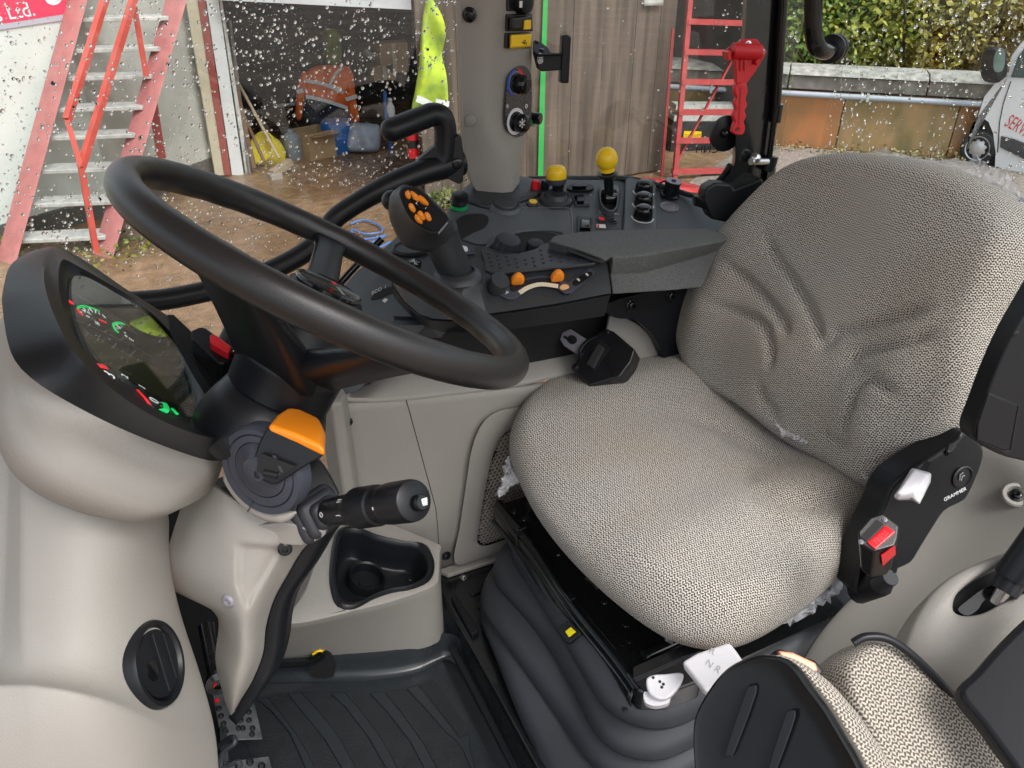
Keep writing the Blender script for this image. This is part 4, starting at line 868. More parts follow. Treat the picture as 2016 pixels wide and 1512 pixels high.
obj('cover_shell', MB().grid([[p-NF.n*.10 - (cO-p)*.06 for p in O0], [p-NF.n*.03-(cO-p)*.02 for p in O0], [p-NF.n*.008 for p in O0], [p+(cO-p)*.06 for p in O0], [s-(cs-s)*.12 for s in S0], [s - NF.n*.003 for s in S0], [s-NF.n*.03 for s in S0]], cu=True), M['beige'], nf, sharp=75)
obj('slot_back', MB().prism([s-NF.n*.03 for s in S0], -NF.n*.003), M['dark'], nf)
hb_ = thing('handbrake_lever', q(1960, 1180, D=.83), 'black handbrake lever rising from the slot in the beige fender cover', 'lever')
L1 = [NF.at(1900, 1200, -.022), NF.at(1930, 1178, -.012), NF.at(1965, 1148, .0), NF.at(1985, 1165, 0), NF.at(1955, 1200, -.01)]
slab('lever_plate', NF, spl([np.array(p) for p in [(1886, 1200), (1905, 1182), (1935, 1160), (1965, 1148), (1985, 1150), (1975, 1162), (1950, 1175), (1935, 1185), (1925, 1200), (1905, 1212)]], 3), .006, M['paint'], hb_, h=-.012)
obj('lever_rod', MB().tube([NF.at(1962, 1186, -.01), NF.at(1985, 1150, .006)], .008, 10), M['steel'], hb_)
obj('lever_grip', MB().tube([NF.at(1975, 1165, .004), NF.at(1990, 1142, .008), NF.at(1992, 1138, .009), NF.at(2040, 1070, .03), NF.at(2090, 1000, .05)], [.014, .0145, .0175, .0175, .0175], 18), M['satin'], hb_, sharp=30)
dk = thing('near_fender_trim', q(1960, 1350, D=.7), 'dark charcoal curved trim panel in the lower right corner of the photo', 'trim panel')
DF = Plane(q(1960, 1320, D=.70), ndir(40, -.45, -.8))
slab('trim_shell', DF, spl([np.array(p) for p in [(1884, 1362), (1920, 1318), (1970, 1262), (2030, 1205), (2120, 1130), (2160, 1300), (2160, 1640), (2060, 1600), (1985, 1500), (1930, 1425)]], 4), .03, M['satin'], dk, bevel=.008)
lf = thing('rear_wall_panel', (1.0, .35, .3), 'beige inner fender wall behind the near side of the driver seat', 'panel')
rows = []
for pl_ in ([(1880, 860, 1.30), (1960, 870, 1.26), (2040, 905, 1.2), (2120, 940, 1.15)], [(1880, 885, 1.30), (1955, 905, 1.25), (2030, 945, 1.18), (2110, 980, 1.12)], [(1860, 950, 1.30), (1940, 980, 1.25), (2020, 1010, 1.18), (2100, 1040, 1.12)], [(1800, 1050, 1.29), (1870, 1090, 1.24), (1960, 1120, 1.16), (2060, 1130, 1.1)], [(1700, 1150, 1.27), (1780, 1190, 1.21), (1850, 1230, 1.13), (1950, 1250, 1.05)], [(1600, 1250, 1.25), (1700, 1290, 1.18), (1780, 1330, 1.08), (1880, 1350, 1.0)], [(1550, 1350, 1.24), (1640, 1400, 1.16), (1740, 1440, 1.06), (1840, 1460, .98)]):
    rows.append([q(x, y, D=d) for x, y, d in pl_])
obj('wall_sheet', MB().grid(rows), M['beige'], lf, sub=2, solid=.006)
w0 = Plane(q(2000, 974, D=1.19), ndir(35, -.5, -.8))
obj('screw_well', MB().lathe([(.020, 0), (.018, .003), (.013, .0035), (.011, -.004), (0, -.004)], w0.P, w0.n, 24, cap=False), M['beige'], lf)
screw(w0, 2002, 975, lf, .007, 'gloss', .0)
lp_ = [q(x, y, D=d) for x, y, d in [(1630, 1170, 1.42), (1690, 1165, 1.40), (1735, 1215, 1.36), (1770, 1290, 1.32), (1740, 1350, 1.32), (1600, 1340, 1.38)]]
obj('floor_hump', MB().prism(spl(lp_, 4), ndir(40, -.3, -.8)*-.05), M['beige'], lf, bevel=.01)
# ================================================================== STEERING WHEEL
Wc = np.array([0.163, 0.7505, 0.989]); th, ph, WR = 0.5716, 0.0707, 0.21
Wn = np.array([math.sin(th)*math.cos(ph), math.sin(th)*math.sin(ph), math.cos(th)])
w1 = unit(np.cross([0, 1., 0], Wn)); w2 = np.cross(Wn, w1)
sw = thing('steering_wheel', Wc-Wn*.13, 'large black three spoke steering wheel with grained rim', 'steering wheel')
wr = []; NR = 180
for i in range(NR):
    a = 2*math.pi*i/NR; d = w1*math.cos(a)+w2*math.sin(a); ring = []
    g = 0.0009*math.sin(a*26)
    for k in range(24):
        b = 2*math.pi*k/24; r = .0158
        inn_ = max(0, -math.cos(b)); 
        ring.append(Wc+d*(WR+(r+g*inn_*max(0, -math.sin(b)))*math.cos(b)*.95)+Wn*(r+g*inn_)*math.sin(b)*1.05)
    wr.append(ring)
obj('rim', MB().grid(wr, cu=True, cv=True), M['rim'], sw, sharp=0)
def wpt(x, y):
    P = Plane(Wc, Wn).at(x, y)-Wc; a = math.atan2(P@w2, P@w1); return a
hubO = Wc-Wn*.055
def spoke(a, w0, w1_, t, o0=-.052, name='spoke', mat='satin'):
    d = w1*math.cos(a)+w2*math.sin(a); s = np.cross(Wn, d); rows = []
    for i in range(15):
        u = i/14; rr = .03+(WR-.008-.03)*u; w = w0*(1-u)+w1_*u + .016*max(0, (u-.82)/.18)**2; h = o0*(1-u)**1.1 - .004
        c = Wc+d*rr+Wn*h; tt = t*(1-u)+.012*u
        rows.append([c+s*x*w/2+Wn*z*tt/2 for x, z in ((-1, -.5), (-.85, -1), (0, -1.05), (.85, -1), (1, -.5), (1, .5), (.85, 1), (0, 1.05), (-.85, 1), (-1, .5))])
    return obj(name, MB().loft(rows), M[mat], sw, sharp=60)
spoke(wpt(655, 476), .040, .034, .022)
spoke(wpt(405, 502), .100, .062, .040, -.105)
spoke(wpt(850, 712), .070, .056, .034, -.105)
obj('hub', MB().lathe([(0, -.02), (.030, -.02), (.040, -.024), (.043, -.032), (.045, -.055), (.052, -.072), (.057, -.09), (.0575, -.110), (.0581, -.112), (.0575, -.114), (.056, -.146), (.050, -.150)], Wc, Wn, 48, cap=False), M['satin'], sw, sharp=50)
HPn = Plane(Wc-Wn*.020, Wn)
obj('badge_disc', MB().lathe([(.036, 0), (.036, .003), (.034, .004), (.031, .002), (0, .002)], HPn.P, Wn, 40, cap=False), M['gloss'], sw)
obj('badge_print', MB().box(HPn.P+Wn*.0024-w2*.004+w1*.012, (.004, .022, .0004), (w1, w2, Wn)), M['inkgrey'], sw)
obj('badge_red_mark', MB().lathe([(.0035, 0), (.0035, .0006)], HPn.P+Wn*.0022+w2*.022+w1*.012, Wn, 14), M['inkred'], sw)

# ================================================================== STEERING COLUMN
sc_ = thing('steering_column', (0.0, .75, .0), 'beige and black steering column cover rising from the footwell under the steering wheel', 'steering column')
axp = lambda h: Wc-Wn*h
obj('upper_cover', MB().lathe([(.046, -.145), (.056, -.150), (.064, -.170), (.070, -.19), (.070, -.205), (.06, -.22)], Wc, Wn, 48), M['satin'], sc_, sharp=60)
# saddle between column and instrument pod
rows = []
for r in ([(425, 760, .80), (455, 735, .83), (500, 715, .86), (580, 715, .88)], [(420, 805, .795), (460, 785, .815), (530, 765, .83), (650, 770, .87)], [(430, 850, .81), (465, 840, .82), (530, 815, .83), (645, 810, .875)], [(446, 868, .825), (475, 862, .835), (530, 850, .84), (640, 860, .88)], [(460, 884, .845), (490, 885, .86), (545, 880, .86), (628, 900, .885)]):
    rows.append([q(x, y, D=d) for x, y, d in r])
obj('saddle', MB().grid(rows), M['satin'], sc_, sub=2, solid=.01)
# beige lower cover
cg_ = [
 [(380, 930, .90), (410, 950, .868), (445, 975, .838), (520, 1015, .835), (590, 1010, .845), (648, 985, .89)],
 [(356, 1000, .905), (395, 1015, .868), (445, 1030, .838), (520, 1045, .832), (580, 1045, .845), (640, 1040, .90)],
 [(338, 1055, .91), (378, 1070, .87), (440, 1085, .842), (500, 1090, .835), (552, 1085, .85), (598, 1080, .90)],
 [(324, 1110, .915), (368, 1130, .88), (430, 1142, .85), (480, 1145, .84), (525, 1138, .855), (566, 1132, .905)],
 [(335, 1158, .93), (385, 1180, .90), (435, 1190, .865), (475, 1200, .85), (508, 1195, .865), (539, 1182, .915)],
 [(405, 1190, .95), (425, 1208, .92), (450, 1230, .885), (476, 1240, .865), (500, 1240, .88), (524, 1234, .93)],
 [(430, 1222, .97), (441, 1255, .93), (458, 1285, .90), (477, 1292, .885), (498, 1292, .90), (518, 1286, .945)],
 [(424, 1300, .98), (437, 1322, .95), (451, 1342, .92), (466, 1348, .91), (482, 1345, .92), (498, 1338, .955)],
 [(440, 1370, .985), (446, 1382, .965), (453, 1390, .95), (460, 1392, .945), (467, 1388, .955), (474, 1378, .975)],
 [(450, 1400, .99), (452, 1404, .98), (454, 1407, .975), (456, 1407, .975), (458, 1405, .98), (460, 1401, .99)]]
rows = [[q(x, y, D=d) for x, y, d in r] for r in cg_]
rows = [spl(r, 9, False) for r in rows]; rows = [spl([r[i] for r in rows], 9, False) for i in range(len(rows[0]))]
def topix(p):
    v = np.array(p)-CAM; z = v@fw; return np.array([1008+FPX*(v@rt)/z, 756-FPX*(v@up)/z])
tri_ = [np.array(a, float) for a in ((470, 1072), (556, 1078), (524, 1132), (486, 1198), (468, 1150))]
def depth_in(p, poly):
    s_ = 1e9; n_ = len(poly)
    ar = sum(poly[i][0]*poly[(i+1) % n_][1]-poly[(i+1) % n_][0]*poly[i][1] for i in range(n_))
    for i in range(n_):
        a, b = poly[i], poly[(i+1) % n_]; e_ = b-a; dd = (e_[0]*(p-a)[1]-e_[1]*(p-a)[0])/np.linalg.norm(e_); s_ = min(s_, dd if ar > 0 else -dd)
    return s_
for r in rows:
    for k in range(len(r)):
        s_ = depth_in(topix(r[k]), tri_); t = min(1, max(0, (s_+4)/9)); r[k] = r[k]+unit(r[k]-CAM)*.0075*t*t*(3-2*t)
obj('lower_cover', MB().grid(rows), M['beige'], sc_, solid=.006, sharp=0)
# pressed triangular facet and ribs on the cover
def onrow(x, y, d): return q(x, y, D=d)
0 and obj('facet_ridge', MB().tube(spl([onrow(*p) for p in [(556, 1083, .851), (535, 1115, .850), (505, 1165, .850), (486, 1198, .853)]], 5, False), [.003]+[.0045]*14+[.003], 10), M['beige'], sc_, sharp=0)
0 and obj('facet_groove', MB().tube(spl([onrow(*p) for p in [(550, 1075, .841), (515, 1110, .8345), (478, 1148, .8365)]], 5, False), .0012, 6), M['beige_dark'], sc_)
for x, y, d, m_ in ((561, 1080, .845, 'black'), (451, 1182, .853, 'zinc')):
    obj('screw', MB().lathe([(.008, 0), (.008, .002), (.0055, .004), (.0035, .004), (.003, .001)], q(x, y, D=d), ndir(25, -.3 if m_ == 'zinc' else .4, .3), 16), M[m_], sc_)
# dark rear edge trim of the cover
e = [(660, 1032, .92), (643, 1054, .925), (610, 1110, .93), (574, 1162, .94), (558, 1212, .95), (550, 1270, .965), (532, 1324, .975), (494, 1379, .985), (462, 1423, .995)]
i_ = [(640, 1030, .90), (598, 1078, .905), (566, 1130, .91), (538, 1180, .92), (523, 1234, .935), (517, 1285, .95), (496, 1340, .96), (472, 1380, .98), (452, 1408, .992)]
A = [q(x, y, D=d) for x, y, d in i_]; Bq = [q(x, y, D=d) for x, y, d in e]
obj('edge_trim', MB().grid([spl(A, 4, False), spl(Bq, 4, False), [p+fw*.03 for p in spl(Bq, 4, False)]]), M['satin'], sc_, solid=.004, sharp=60)
slab('lower_bracket', Plane(q(560, 1060, D=.836), ndir(30, -.2, .8)), spl([np.array(p) for p in [(478, 1036), (515, 1034), (560, 1030), (600, 1040), (640, 1046), (632, 1060), (600, 1073), (560, 1072), (522, 1061), (490, 1044)]], 2), .035, M['beige'], sc_, bevel=.006)
# stalk mount behind
slab('switch_cover', Plane(q(620, 940, D=.86), ndir(30, .5, -.6)), spl([np.array(p) for p in [(592, 905), (615, 890), (640, 915), (660, 950), (668, 968), (664, 978), (640, 980), (600, 985)]], 2), .05, M['satin'], sc_, bevel=.006)
# ring collar (beige) around the lever boot
BPl = Plane(q(520, 925, D=.775), ndir(30, -.62, .55))
def ell(pl, x, y, r, h): 
    O = pl.at(x, y); e1, e2 = pl.axes(); return [O+e1*r*math.cos(2*math.pi*k/56)+e2*r*math.sin(2*math.pi*k/56)+pl.n*h for k in range(56)]
cr_ = [ell(BPl, 520, 930, .056, -.05), ell(BPl, 520, 929, .055, -.008), ell(BPl, 520, 927, .053, -.004), ell(BPl, 520, 925, .050, -.006), ell(BPl, 520, 925, .049, -.015)]
e1_, e2_ = BPl.axes(); O_ = BPl.at(520, 928)
ks = [k for k in range(56) if (lambda v: v@(-up) > -.012 and v@rt < .036)(cr_[1][k]-O_)]
k0_ = max(range(len(ks)), key=lambda i: (ks[i]-ks[i-1]) % 56); ks = ks[k0_:]+ks[:k0_]
obj('boot_collar', MB().tube([cr_[2][k] for k in ks], [.0075*min(1, .15+.3*min(i, len(ks)-1-i)) for i in range(len(ks))], 12), M['beige'], sc_, sharp=60)
dial = slab('pictogram_plate', Plane(q(518, 827, D=.79), ndir(40, -.1, -1)), spl([np.array(p) for p in [(500, 827), (506, 821), (518, 819), (536, 820), (545, 826), (536, 831), (518, 833), (506, 832)]], 3), .0008, M['ink'], sc_, h=.004)
slab('pictogram', Plane(q(518, 827, D=.79), ndir(40, -.1, -1)), spl([np.array(p) for p in [(506, 827), (511, 823), (519, 822), (529, 823), (533, 826), (528, 830), (518, 831), (510, 830)]], 3), .0006, M['inkblack'], sc_, h=.0046)
mb = MB(); ribbon(mb, Plane(q(518, 827, D=.79), ndir(40, -.1, -1)), [(509, 827), (531, 826)], .0011, .0049)
ribbon(mb, Plane(q(518, 827, D=.79), ndir(40, -.1, -1)), [(522, 824), (528, 829)], .0014, .0049); obj('arrow_mark', mb, M['ink'], sc_, sharp=0)

# ---- shuttle lever with orange cap
sh_ = thing('shuttle_lever', q(560, 900, D=.80), 'black direction lever with bright orange cap and ringed rubber boot on the steering column', 'lever')
obj('rubber_boot', MB().loft([ell(BPl, 520, 925, .0485, -.012), ell(BPl, 520, 925, .0485, .002), ell(BPl, 520, 925, .0465, .007), ell(BPl, 522, 922, .0405, .008), ell(BPl, 522, 922, .0395, .0055), ell(BPl, 523, 921, .0385, .009), ell(BPl, 526, 917, .0305, .011), ell(BPl, 526, 917, .0298, .0085), ell(BPl, 527, 916, .029, .0125), ell(BPl, 532, 908, .018, .020), ell(BPl, 536, 902, .012, .028)], True, True), M['boot'], sh_, sharp=40)
D0 = .735
fr_ = [(512, 868), (526, 843), (580, 862), (636, 889), (636, 898), (604, 916), (548, 952), (538, 954), (500, 940), (499, 905)]
lb = obj('lever_block', MB().loft([[q(x, y, D=D0+.045) for x, y in fr_], [q(x, y, D=D0+.006*(y-840)/100) for x, y in fr_]]), M['satin'], sh_, bevel=.004)
cap_b = [(527, 842), (560, 850), (600, 868), (638, 886)]
cap_t = [(533, 826), (562, 806), (605, 812), (634, 832)]
C0 = [q(527, 843, D=D0), q(582, 862, D=D0-.001), q(638, 888, D=D0-.002), q(640, 852, D=D0+.035), q(628, 826, D=D0+.05), q(590, 808, D=D0+.05), q(566, 806, D=D0+.045), q(545, 820, D=D0+.025)]
cC = sum(C0)/8
obj('orange_cap', MB().loft([[p-np.array([0, 0, .008]) for p in C0], C0, [p*.93+cC*.07+np.array([0, 0, .004]) for p in C0]]), M['orange'], sh_, bevel=.0035, label='orange cap')
ho = [(508, 905), (515, 893), (548, 906), (582, 918), (566, 930), (545, 944), (505, 928)]
slab('lever_hollow', Plane(q(540, 920, D=D0+.0015), ndir(12, 0, 1)), ho, .002, M['dark'], sh_, h=.0026)
obj('hollow_rib', MB().box(q(548, 913, D=D0+.0), (.003, .003, .018), (rt, unit(fw), unit(rt*-.5+up))).box(q(535, 905, D=D0+.001), (.02, .002, .005), (unit(rt-up*.4), fw, up)).box(q(535, 925, D=D0+.001), (.018, .002, .003), (unit(rt-up*.4), fw, up)), M['rubber'], sh_)
obj('hollow_roller', MB().tube([q(520, 930, D=D0+.001), q(548, 936, D=D0+.001)], .004, 10), M['satin'], sh_)
obj('boot_seam', MB().tube([BPl.at(521, 942, .0125), BPl.at(510, 960, .0105), BPl.at(497, 990, .0085), BPl.at(487, 1008, .004)], .0006, 5), M['rubber'], sh_)

# ---- multifunction stalk
ms = thing('wiper_stalk', q(640, 1005, D=.85), 'black multifunction stalk with knurled grip and white pictograms pointing right', 'stalk')
s0, s1 = q(612, 1013, D=.855), q(816, 985, D=.715); sa = unit(s1-s0); SL = np.linalg.norm(s1-s0)
pr_ = [(.0125, -.02), (.0125, .012), (.0132, .02), (.015, .05), (.0168, .085), (.019, .098), (.020, .10)]
obj('stalk_body', MB().lathe(pr_, s0, sa, 32), M['satin'], ms)
kn = []
a_ = np.array([0, 0, 1.]); u_ = unit(np.cross(sa, a_)); v_ = np.cross(sa, u_)
for h, r, g in ((.099, .0195, 0), (.101, .0208, 1), (.135, .0204, 1), (.137, .0202, 0), (.139, .018, 0), (.150, .0172, 0), (.152, .0172, 0)):
    kn.append([s0+sa*h+(r+(g*.0004 if k % 2 else 0))*(u_*math.cos(2*math.pi*k/144)+v_*math.sin(2*math.pi*k/144)) for k in range(144)])
obj('knurled_grip', MB().loft(kn), M['satin'], ms, sharp=30)
obj('end_cap', MB().lathe([(.0172, .150), (.0198, .153), (.0204, .160), (.0204, SL-.006), (.0195, SL-.001), (.0182, SL), (0, SL)], s0, sa, 40, cap=False), M['satin'], ms, sharp=40)
obj('horn_button', MB().lathe([(.0078, 0), (.0078, .006), (.0066, .008), (0, .0085)], s0+sa*SL-up*.0025+rt*.003, sa, 24, cap=False), M['gloss'], ms)
SP2 = Plane(s0+sa*SL, sa); ho2 = s0+sa*(SL+.009)-up*.0025+rt*.003
mb = MB(); HPl = Plane(ho2, sa)
mb.prism([HPl.P+rt*a+up*b for a, b in ((-.002, .003), (.003, .0045), (.0035, -.0025), (-.001, -.0035), (-.0035, -.001))], sa*.0006)
obj('horn_mark', mb, M['ink'], ms, sharp=0)
def ring_text(body, h, r, ang, size):
    d = u_*math.cos(ang)+v_*math.sin(ang); return text('stalk_mark', body, s0+sa*h+d*r, np.cross(d, sa), d, size, M['ink'], ms)
ca = math.atan2((-fw+up*.5)@v_, (-fw+up*.5)@u_)
ring_text('II', .088, .0176, ca-.1, .010); ring_text('J', .086, .0174, ca+.75, .009); ring_text('O', .05, .0152, ca+.6, .008); ring_text('-', .156, .0206, ca+.6, .012)
mb = MB(); O = s0+sa*(SL+.0004)+up*.0105+rt*-.004
e1 = unit(rt-sa*(rt@sa)); e2 = np.cross(sa, e1)
for a, b in (((-.005, .0035), (.005, .0035)), ((-.005, .0035), (-.0032, -.003)), ((.005, .0035), (.0032, -.003)), ((-.0032, -.003), (.0032, -.003)), ((0, -.006), (0, .001)), ((-.003, .006), (-.001, .005)), ((.003, .006), (.001, .005))):
    mb.bar(O+e1*a[0]+e2*a[1], O+e1*b[0]+e2*b[1], .0011, .0006, sa)
obj('wiper_mark', mb, M['ink'], ms, sharp=0)
for i, (h, w, hh) in enumerate(((.004, .052, .044), (.014, .058, .050), (.025, .050, .043), (.035, .034, .031))):
    e1 = unit(np.cross(sa, [0, 0, 1.])); e2 = np.cross(e1, sa)
    R_ = rround(w*.48, hh*.5, .008, 4); O = s0+sa*h
    obj('boot_fold', MB().loft([[O+e1*a*.9+e2*b*.9-sa*.006 for a, b in R_], [O+e1*a+e2*b-sa*.003 for a, b in R_], [O+e1*a+e2*b+sa*.002 for a, b in R_], [O+e1*a*.8+e2*b*.8+sa*.006 for a, b in R_]]), M['rubber'], ms, sharp=60)

# ================================================================== INSTRUMENT POD
pod = thing('instrument_pod', (-.08, .8, .72), 'instrument cluster in a black hooded surround with beige shell behind the steering wheel', 'instrument cluster')
pt = math.radians(40); pn = np.array([math.cos(pt), 0, math.sin(pt)]); PO = Plane(np.array([-.048, .80, .905]), pn)
crest = [(104, 488), (90, 519), (87, 554), (101, 606), (132, 672), (180, 731), (243, 783), (312, 825), (382, 853), (427, 863), (458, 858), (464, 830), (452, 790), (430, 740), (411, 712), (368, 658), (312, 620), (243, 575), (146, 505)]
seam = [(84, 489), (26, 516), (7, 565), (5, 606), (21, 693), (62, 745), (139, 794), (243, 846), (347, 887), (417, 907), (452, 898), (470, 860), (458, 790), (440, 735), (412, 700), (370, 650), (315, 612), (246, 568), (140, 498)]
N = 110
def rs(p, h): return resample(spl(PO.pts(p, h), 5), N)
CR_ = rs(crest, .03); SM = rs(seam, -.03)
def tilt_(L, pix, h0, h1):
    # the hood stands tall on the door side and runs out towards the column
    Y = [p[1] for p in L]; y0, y1 = min(Y), max(Y); out = []
    R_ = resample(spl([np.array(p, float) for p in pix], 5), N)
    L2 = spl([PO.at(x, y, h0+(h1-h0)*((PO.at(x, y)[1]-y0)/(y1-y0))) for x, y in pix], 5)
    return resample(L2, N)
CR_ = tilt_(CR_, crest, .032, -.012); SM = tilt_(SM, seam, -.026, -.034)
lip = [(122, 512), (115, 554), (127, 606), (150, 665), (196, 722), (256, 774), (318, 812), (372, 836), (394, 838), (405, 818), (396, 762), (378, 712), (349, 668), (280, 600), (205, 553), (150, 522)]
scr = [(139, 552), (136, 590), (152, 655), (184, 715), (245, 764), (312, 806), (362, 824), (379, 822), (380, 795), (363, 730), (334, 671), (300, 628), (243, 594), (185, 560), (160, 550)]
LP_ = tilt_(CR_, lip, -.004, -.0185); SC0 = rs(scr, -.022); SC1 = rs(scr, -.0225)
cc = sum(CR_)/N
obj('black_surround', MB().grid([SM, [a*.7+b*.3+pn*.002 for a, b in zip(SM, CR_)], [a*.12+b*.88+pn*.0 for a, b in zip(SM, CR_)], CR_, [a*.8+b*.2-pn*.001 for a, b in zip(CR_, LP_)], [a*.15+b*.85 for a, b in zip(CR_, LP_)], LP_, [a*.75+b*.25-pn*.004 for a, b in zip(LP_, SC0)], [a*.2+b*.8 for a, b in zip(LP_, SC0)], SC0, SC1], cu=True), M['satin'], pod, sharp=50)
back = [(100, 500), (45, 545), (15, 610), (10, 680), (25, 770), (60, 850), (120, 912), (200, 958), (290, 992), (340, 1000), (390, 985), (425, 950), (440, 900), (430, 850), (420, 800), (380, 730), (300, 660), (220, 590), (150, 530)]
BK = rs(back, -.055); cb = sum(BK)/N; cs_ = sum(SM)/N
obj('beige_shell', MB().loft([[cb+(p-cb)*.3-pn*.09 for p in BK], [cb+(p-cb)*.75-pn*.07 for p in BK], [cb+(p-cb)*.93-pn*.035 for p in BK], BK, [a*.45+b*.55-pn*.002 for a, b in zip(BK, SM)], SM], True, False), M['beige'], pod, sharp=0)
SPn = Plane(PO.P-pn*.0225, pn)
def dash_mat():
    m = pbr('cluster_face', (.022, .024, .024), .5); return m
obj('cluster_face', MB().prism(SC1, -pn*.003), dash_mat(), pod)
lcd = slab('display_field', SPn, [(157, 638), (175, 655), (240, 690), (300, 720), (352, 745), (362, 790), (355, 800), (300, 775), (200, 712), (170, 672)], .0004, pbr('display_reflection_olive', (.045, .044, .018), .3), pod, h=.0006)  # olive is mostly a reflection in the glass, painted into the display colour
mb = MB(); ribbon(mb, SPn, [(171, 606), (160, 604), (152, 608), (155, 616), (160, 622)], .0, .001)
def rib(name, pts, w, mat, sm_=4): 
    b = MB(); ribbon(b, SPn, pts, w, .0012, sm_); return obj(name, b, M[mat], pod, sharp=0)
rib('green_arc', [(152, 607), (160, 604), (172, 605), (184, 609), (195, 614)], .0035, 'litgreen'); rib('red_arc', [(152, 609), (156, 616), (163, 622)], .003, 'litred')
rib('red_arc', [(194, 630), (203, 634), (209, 637)], .0025, 'litred'); rib('green_arc', [(222, 640), (230, 637), (240, 638), (245, 641)], .004, 'litgreen'); rib('green_arc', [(222, 641), (226, 650), (233, 656)], .003, 'litgreen')
rib('amber_mark', [(249, 640), (254, 645)], .003, 'orange'); rib('red_lamp', [(134, 594), (143, 598)], .006, 'litred', 0)
for a, b in (((163, 607), (168, 613)), ((175, 607), (178, 612)), ((186, 611), (188, 615)), ((168, 622), (176, 626)), ((228, 640), (236, 648)), ((243, 655), (247, 657)), ((200, 620), (207, 627)), ((160, 610), (166, 614))): rib('tick', [a, b], .0013, 'litwhite', 0)
rib('dial_ring', [(182, 722), (205, 718), (240, 730), (280, 752), (312, 778), (330, 800), (336, 815)], .0008, 'inkgrey')
rib('dial_ring', [(145, 630), (175, 642), (215, 660), (260, 682), (300, 705)], .0007, 'inkgrey')
rib('red_band', [(184, 722), (195, 721), (210, 725)], .006, 'litred'); rib('tick', [(203, 722), (211, 729)], .001, 'ink', 0); rib('green_band', [(322, 794), (327, 803), (324, 810), (316, 811)], .007, 'litgreen')
rib('tick', [(312, 793), (324, 796)], .0012, 'ink', 0); rib('tick', [(306, 806), (314, 810)], .0012, 'ink', 0); rib('tick', [(314, 800), (320, 802)], .0008, 'ink', 0)
rib('pointer', [(269, 768), (285, 785), (299, 805)], .0035, 'litred', 0); rib('chrome_arc', [(247, 745), (252, 755), (262, 762), (274, 764)], .0012, 'steel')
yv = np.array([0, 1., 0]); tu = -yv*-1
text('dial_numeral', '3', SPn.at(216, 738, .001), yv, pn, .019, M['litwhite'], pod); text('dial_numeral', '0', SPn.at(304, 789, .001), yv, pn, .017, M['litwhite'], pod)
text('gauge_symbol', 'H', SPn.at(192, 637, .001), yv, pn, .009, M['litwhite'], pod); text('gauge_symbol', 'E', SPn.at(259, 669, .001), yv, pn, .009, M['litwhite'], pod)
rib('green_lamp', [(337, 805), (342, 810), (349, 817)], .005, 'litgreen', 0)
for k in range(7):
    x, y = 186+k*3+k*k*.9, 726+k*9.5; rib('tick', [(x+8, y+1), (x+13, y+5)], .0008, 'litwhite', 0)
for k in range(6): rib('tick', [(158+k*7, 609+abs(k-2)*2.2), (160+k*7, 614+abs(k-2)*2.0)], .0007, 'litwhite', 0)
for k in range(5): rib('tick', [(224+k*3.2, 647-k*1.2), (229+k*3.0, 650-k*1.0)], .0007, 'litwhite', 0)
text('gauge_symbol', 'P', SPn.at(176, 617, .001), yv, pn, .008, M['litwhite'], pod); text('gauge_symbol', 'o', SPn.at(247, 661, .001), yv, pn, .008, M['litwhite'], pod)
text('dial_numeral', '2', SPn.at(246, 741, .001), yv, pn, .012, M['litwhite'], pod); text('dial_numeral', '1', SPn.at(280, 762, .001), yv, pn, .012, M['litwhite'], pod)
# fine zig-zag print on the face
mb = MB()
for i in range(14):
    y0 = 742+i*6; x0 = 332+i*1.5; ribbon(mb, SPn, [(x0+j*4, y0+j*1.2+(2 if j % 2 else 0)) for j in range(8)], .0006, .0011)
for i in range(9):
    x0, y0 = 150+i*3, 578+i*3.2; ribbon(mb, SPn, [(x0+j*9, y0+j*5.2+(2 if j % 2 else 0)) for j in range(12)], .0006, .0009)
obj('zigzag_print', mb, M['inkgrey'], pod, kind='stuff', sharp=0)
gm = M['glass'].copy(); gm.name = 'cluster_glass'
for nd in gm.node_tree.nodes:
    if nd.type == 'MATH' and nd.operation == 'MULTIPLY_ADD': nd.inputs[2].default_value = .03
obj('cluster_glass', MB().prism([p+pn*.004 for p in SC0], pn*.0012), gm, pod)
# hazard switch on the pod's shoulder
hz = thing('hazard_switch', q(430, 690, D=.86), 'black switch housing with a red hazard rocker beside the instrument cluster', 'switch')
HZ = Plane(q(425, 680, D=.865), ndir(48, .3, -1))
slab('switch_housing', HZ, [(374, 650), (392, 642), (404, 643), (470, 690), (476, 697), (440, 716), (428, 714), (380, 668)], .04, M['satin'], hz, bevel=.004)
slab('red_rocker', HZ, [(412, 660), (418, 656), (428, 660), (456, 682), (450, 694), (440, 690), (414, 674)], .012, M['red'], hz, h=.012, bevel=.002)
slab('second_rocker', HZ, [(452, 694), (470, 684), (480, 690), (464, 702)], .01, M['gloss'], hz, h=.006, bevel=.001)
text('rocker_mark', 'Z', HZ.at(466, 693, .0064), HZ.at(475, 690)-HZ.at(458, 697), HZ.n, .009, M['ink'], hz)
slab('pod_shoulder', Plane(q(400, 720, D=.88), ndir(45, .3, -1)), spl([np.array(p) for p in [(330, 620), (374, 650), (430, 715), (470, 735), (520, 690), (530, 720), (500, 780), (440, 800)]], 2), .03, M['satin'], pod)

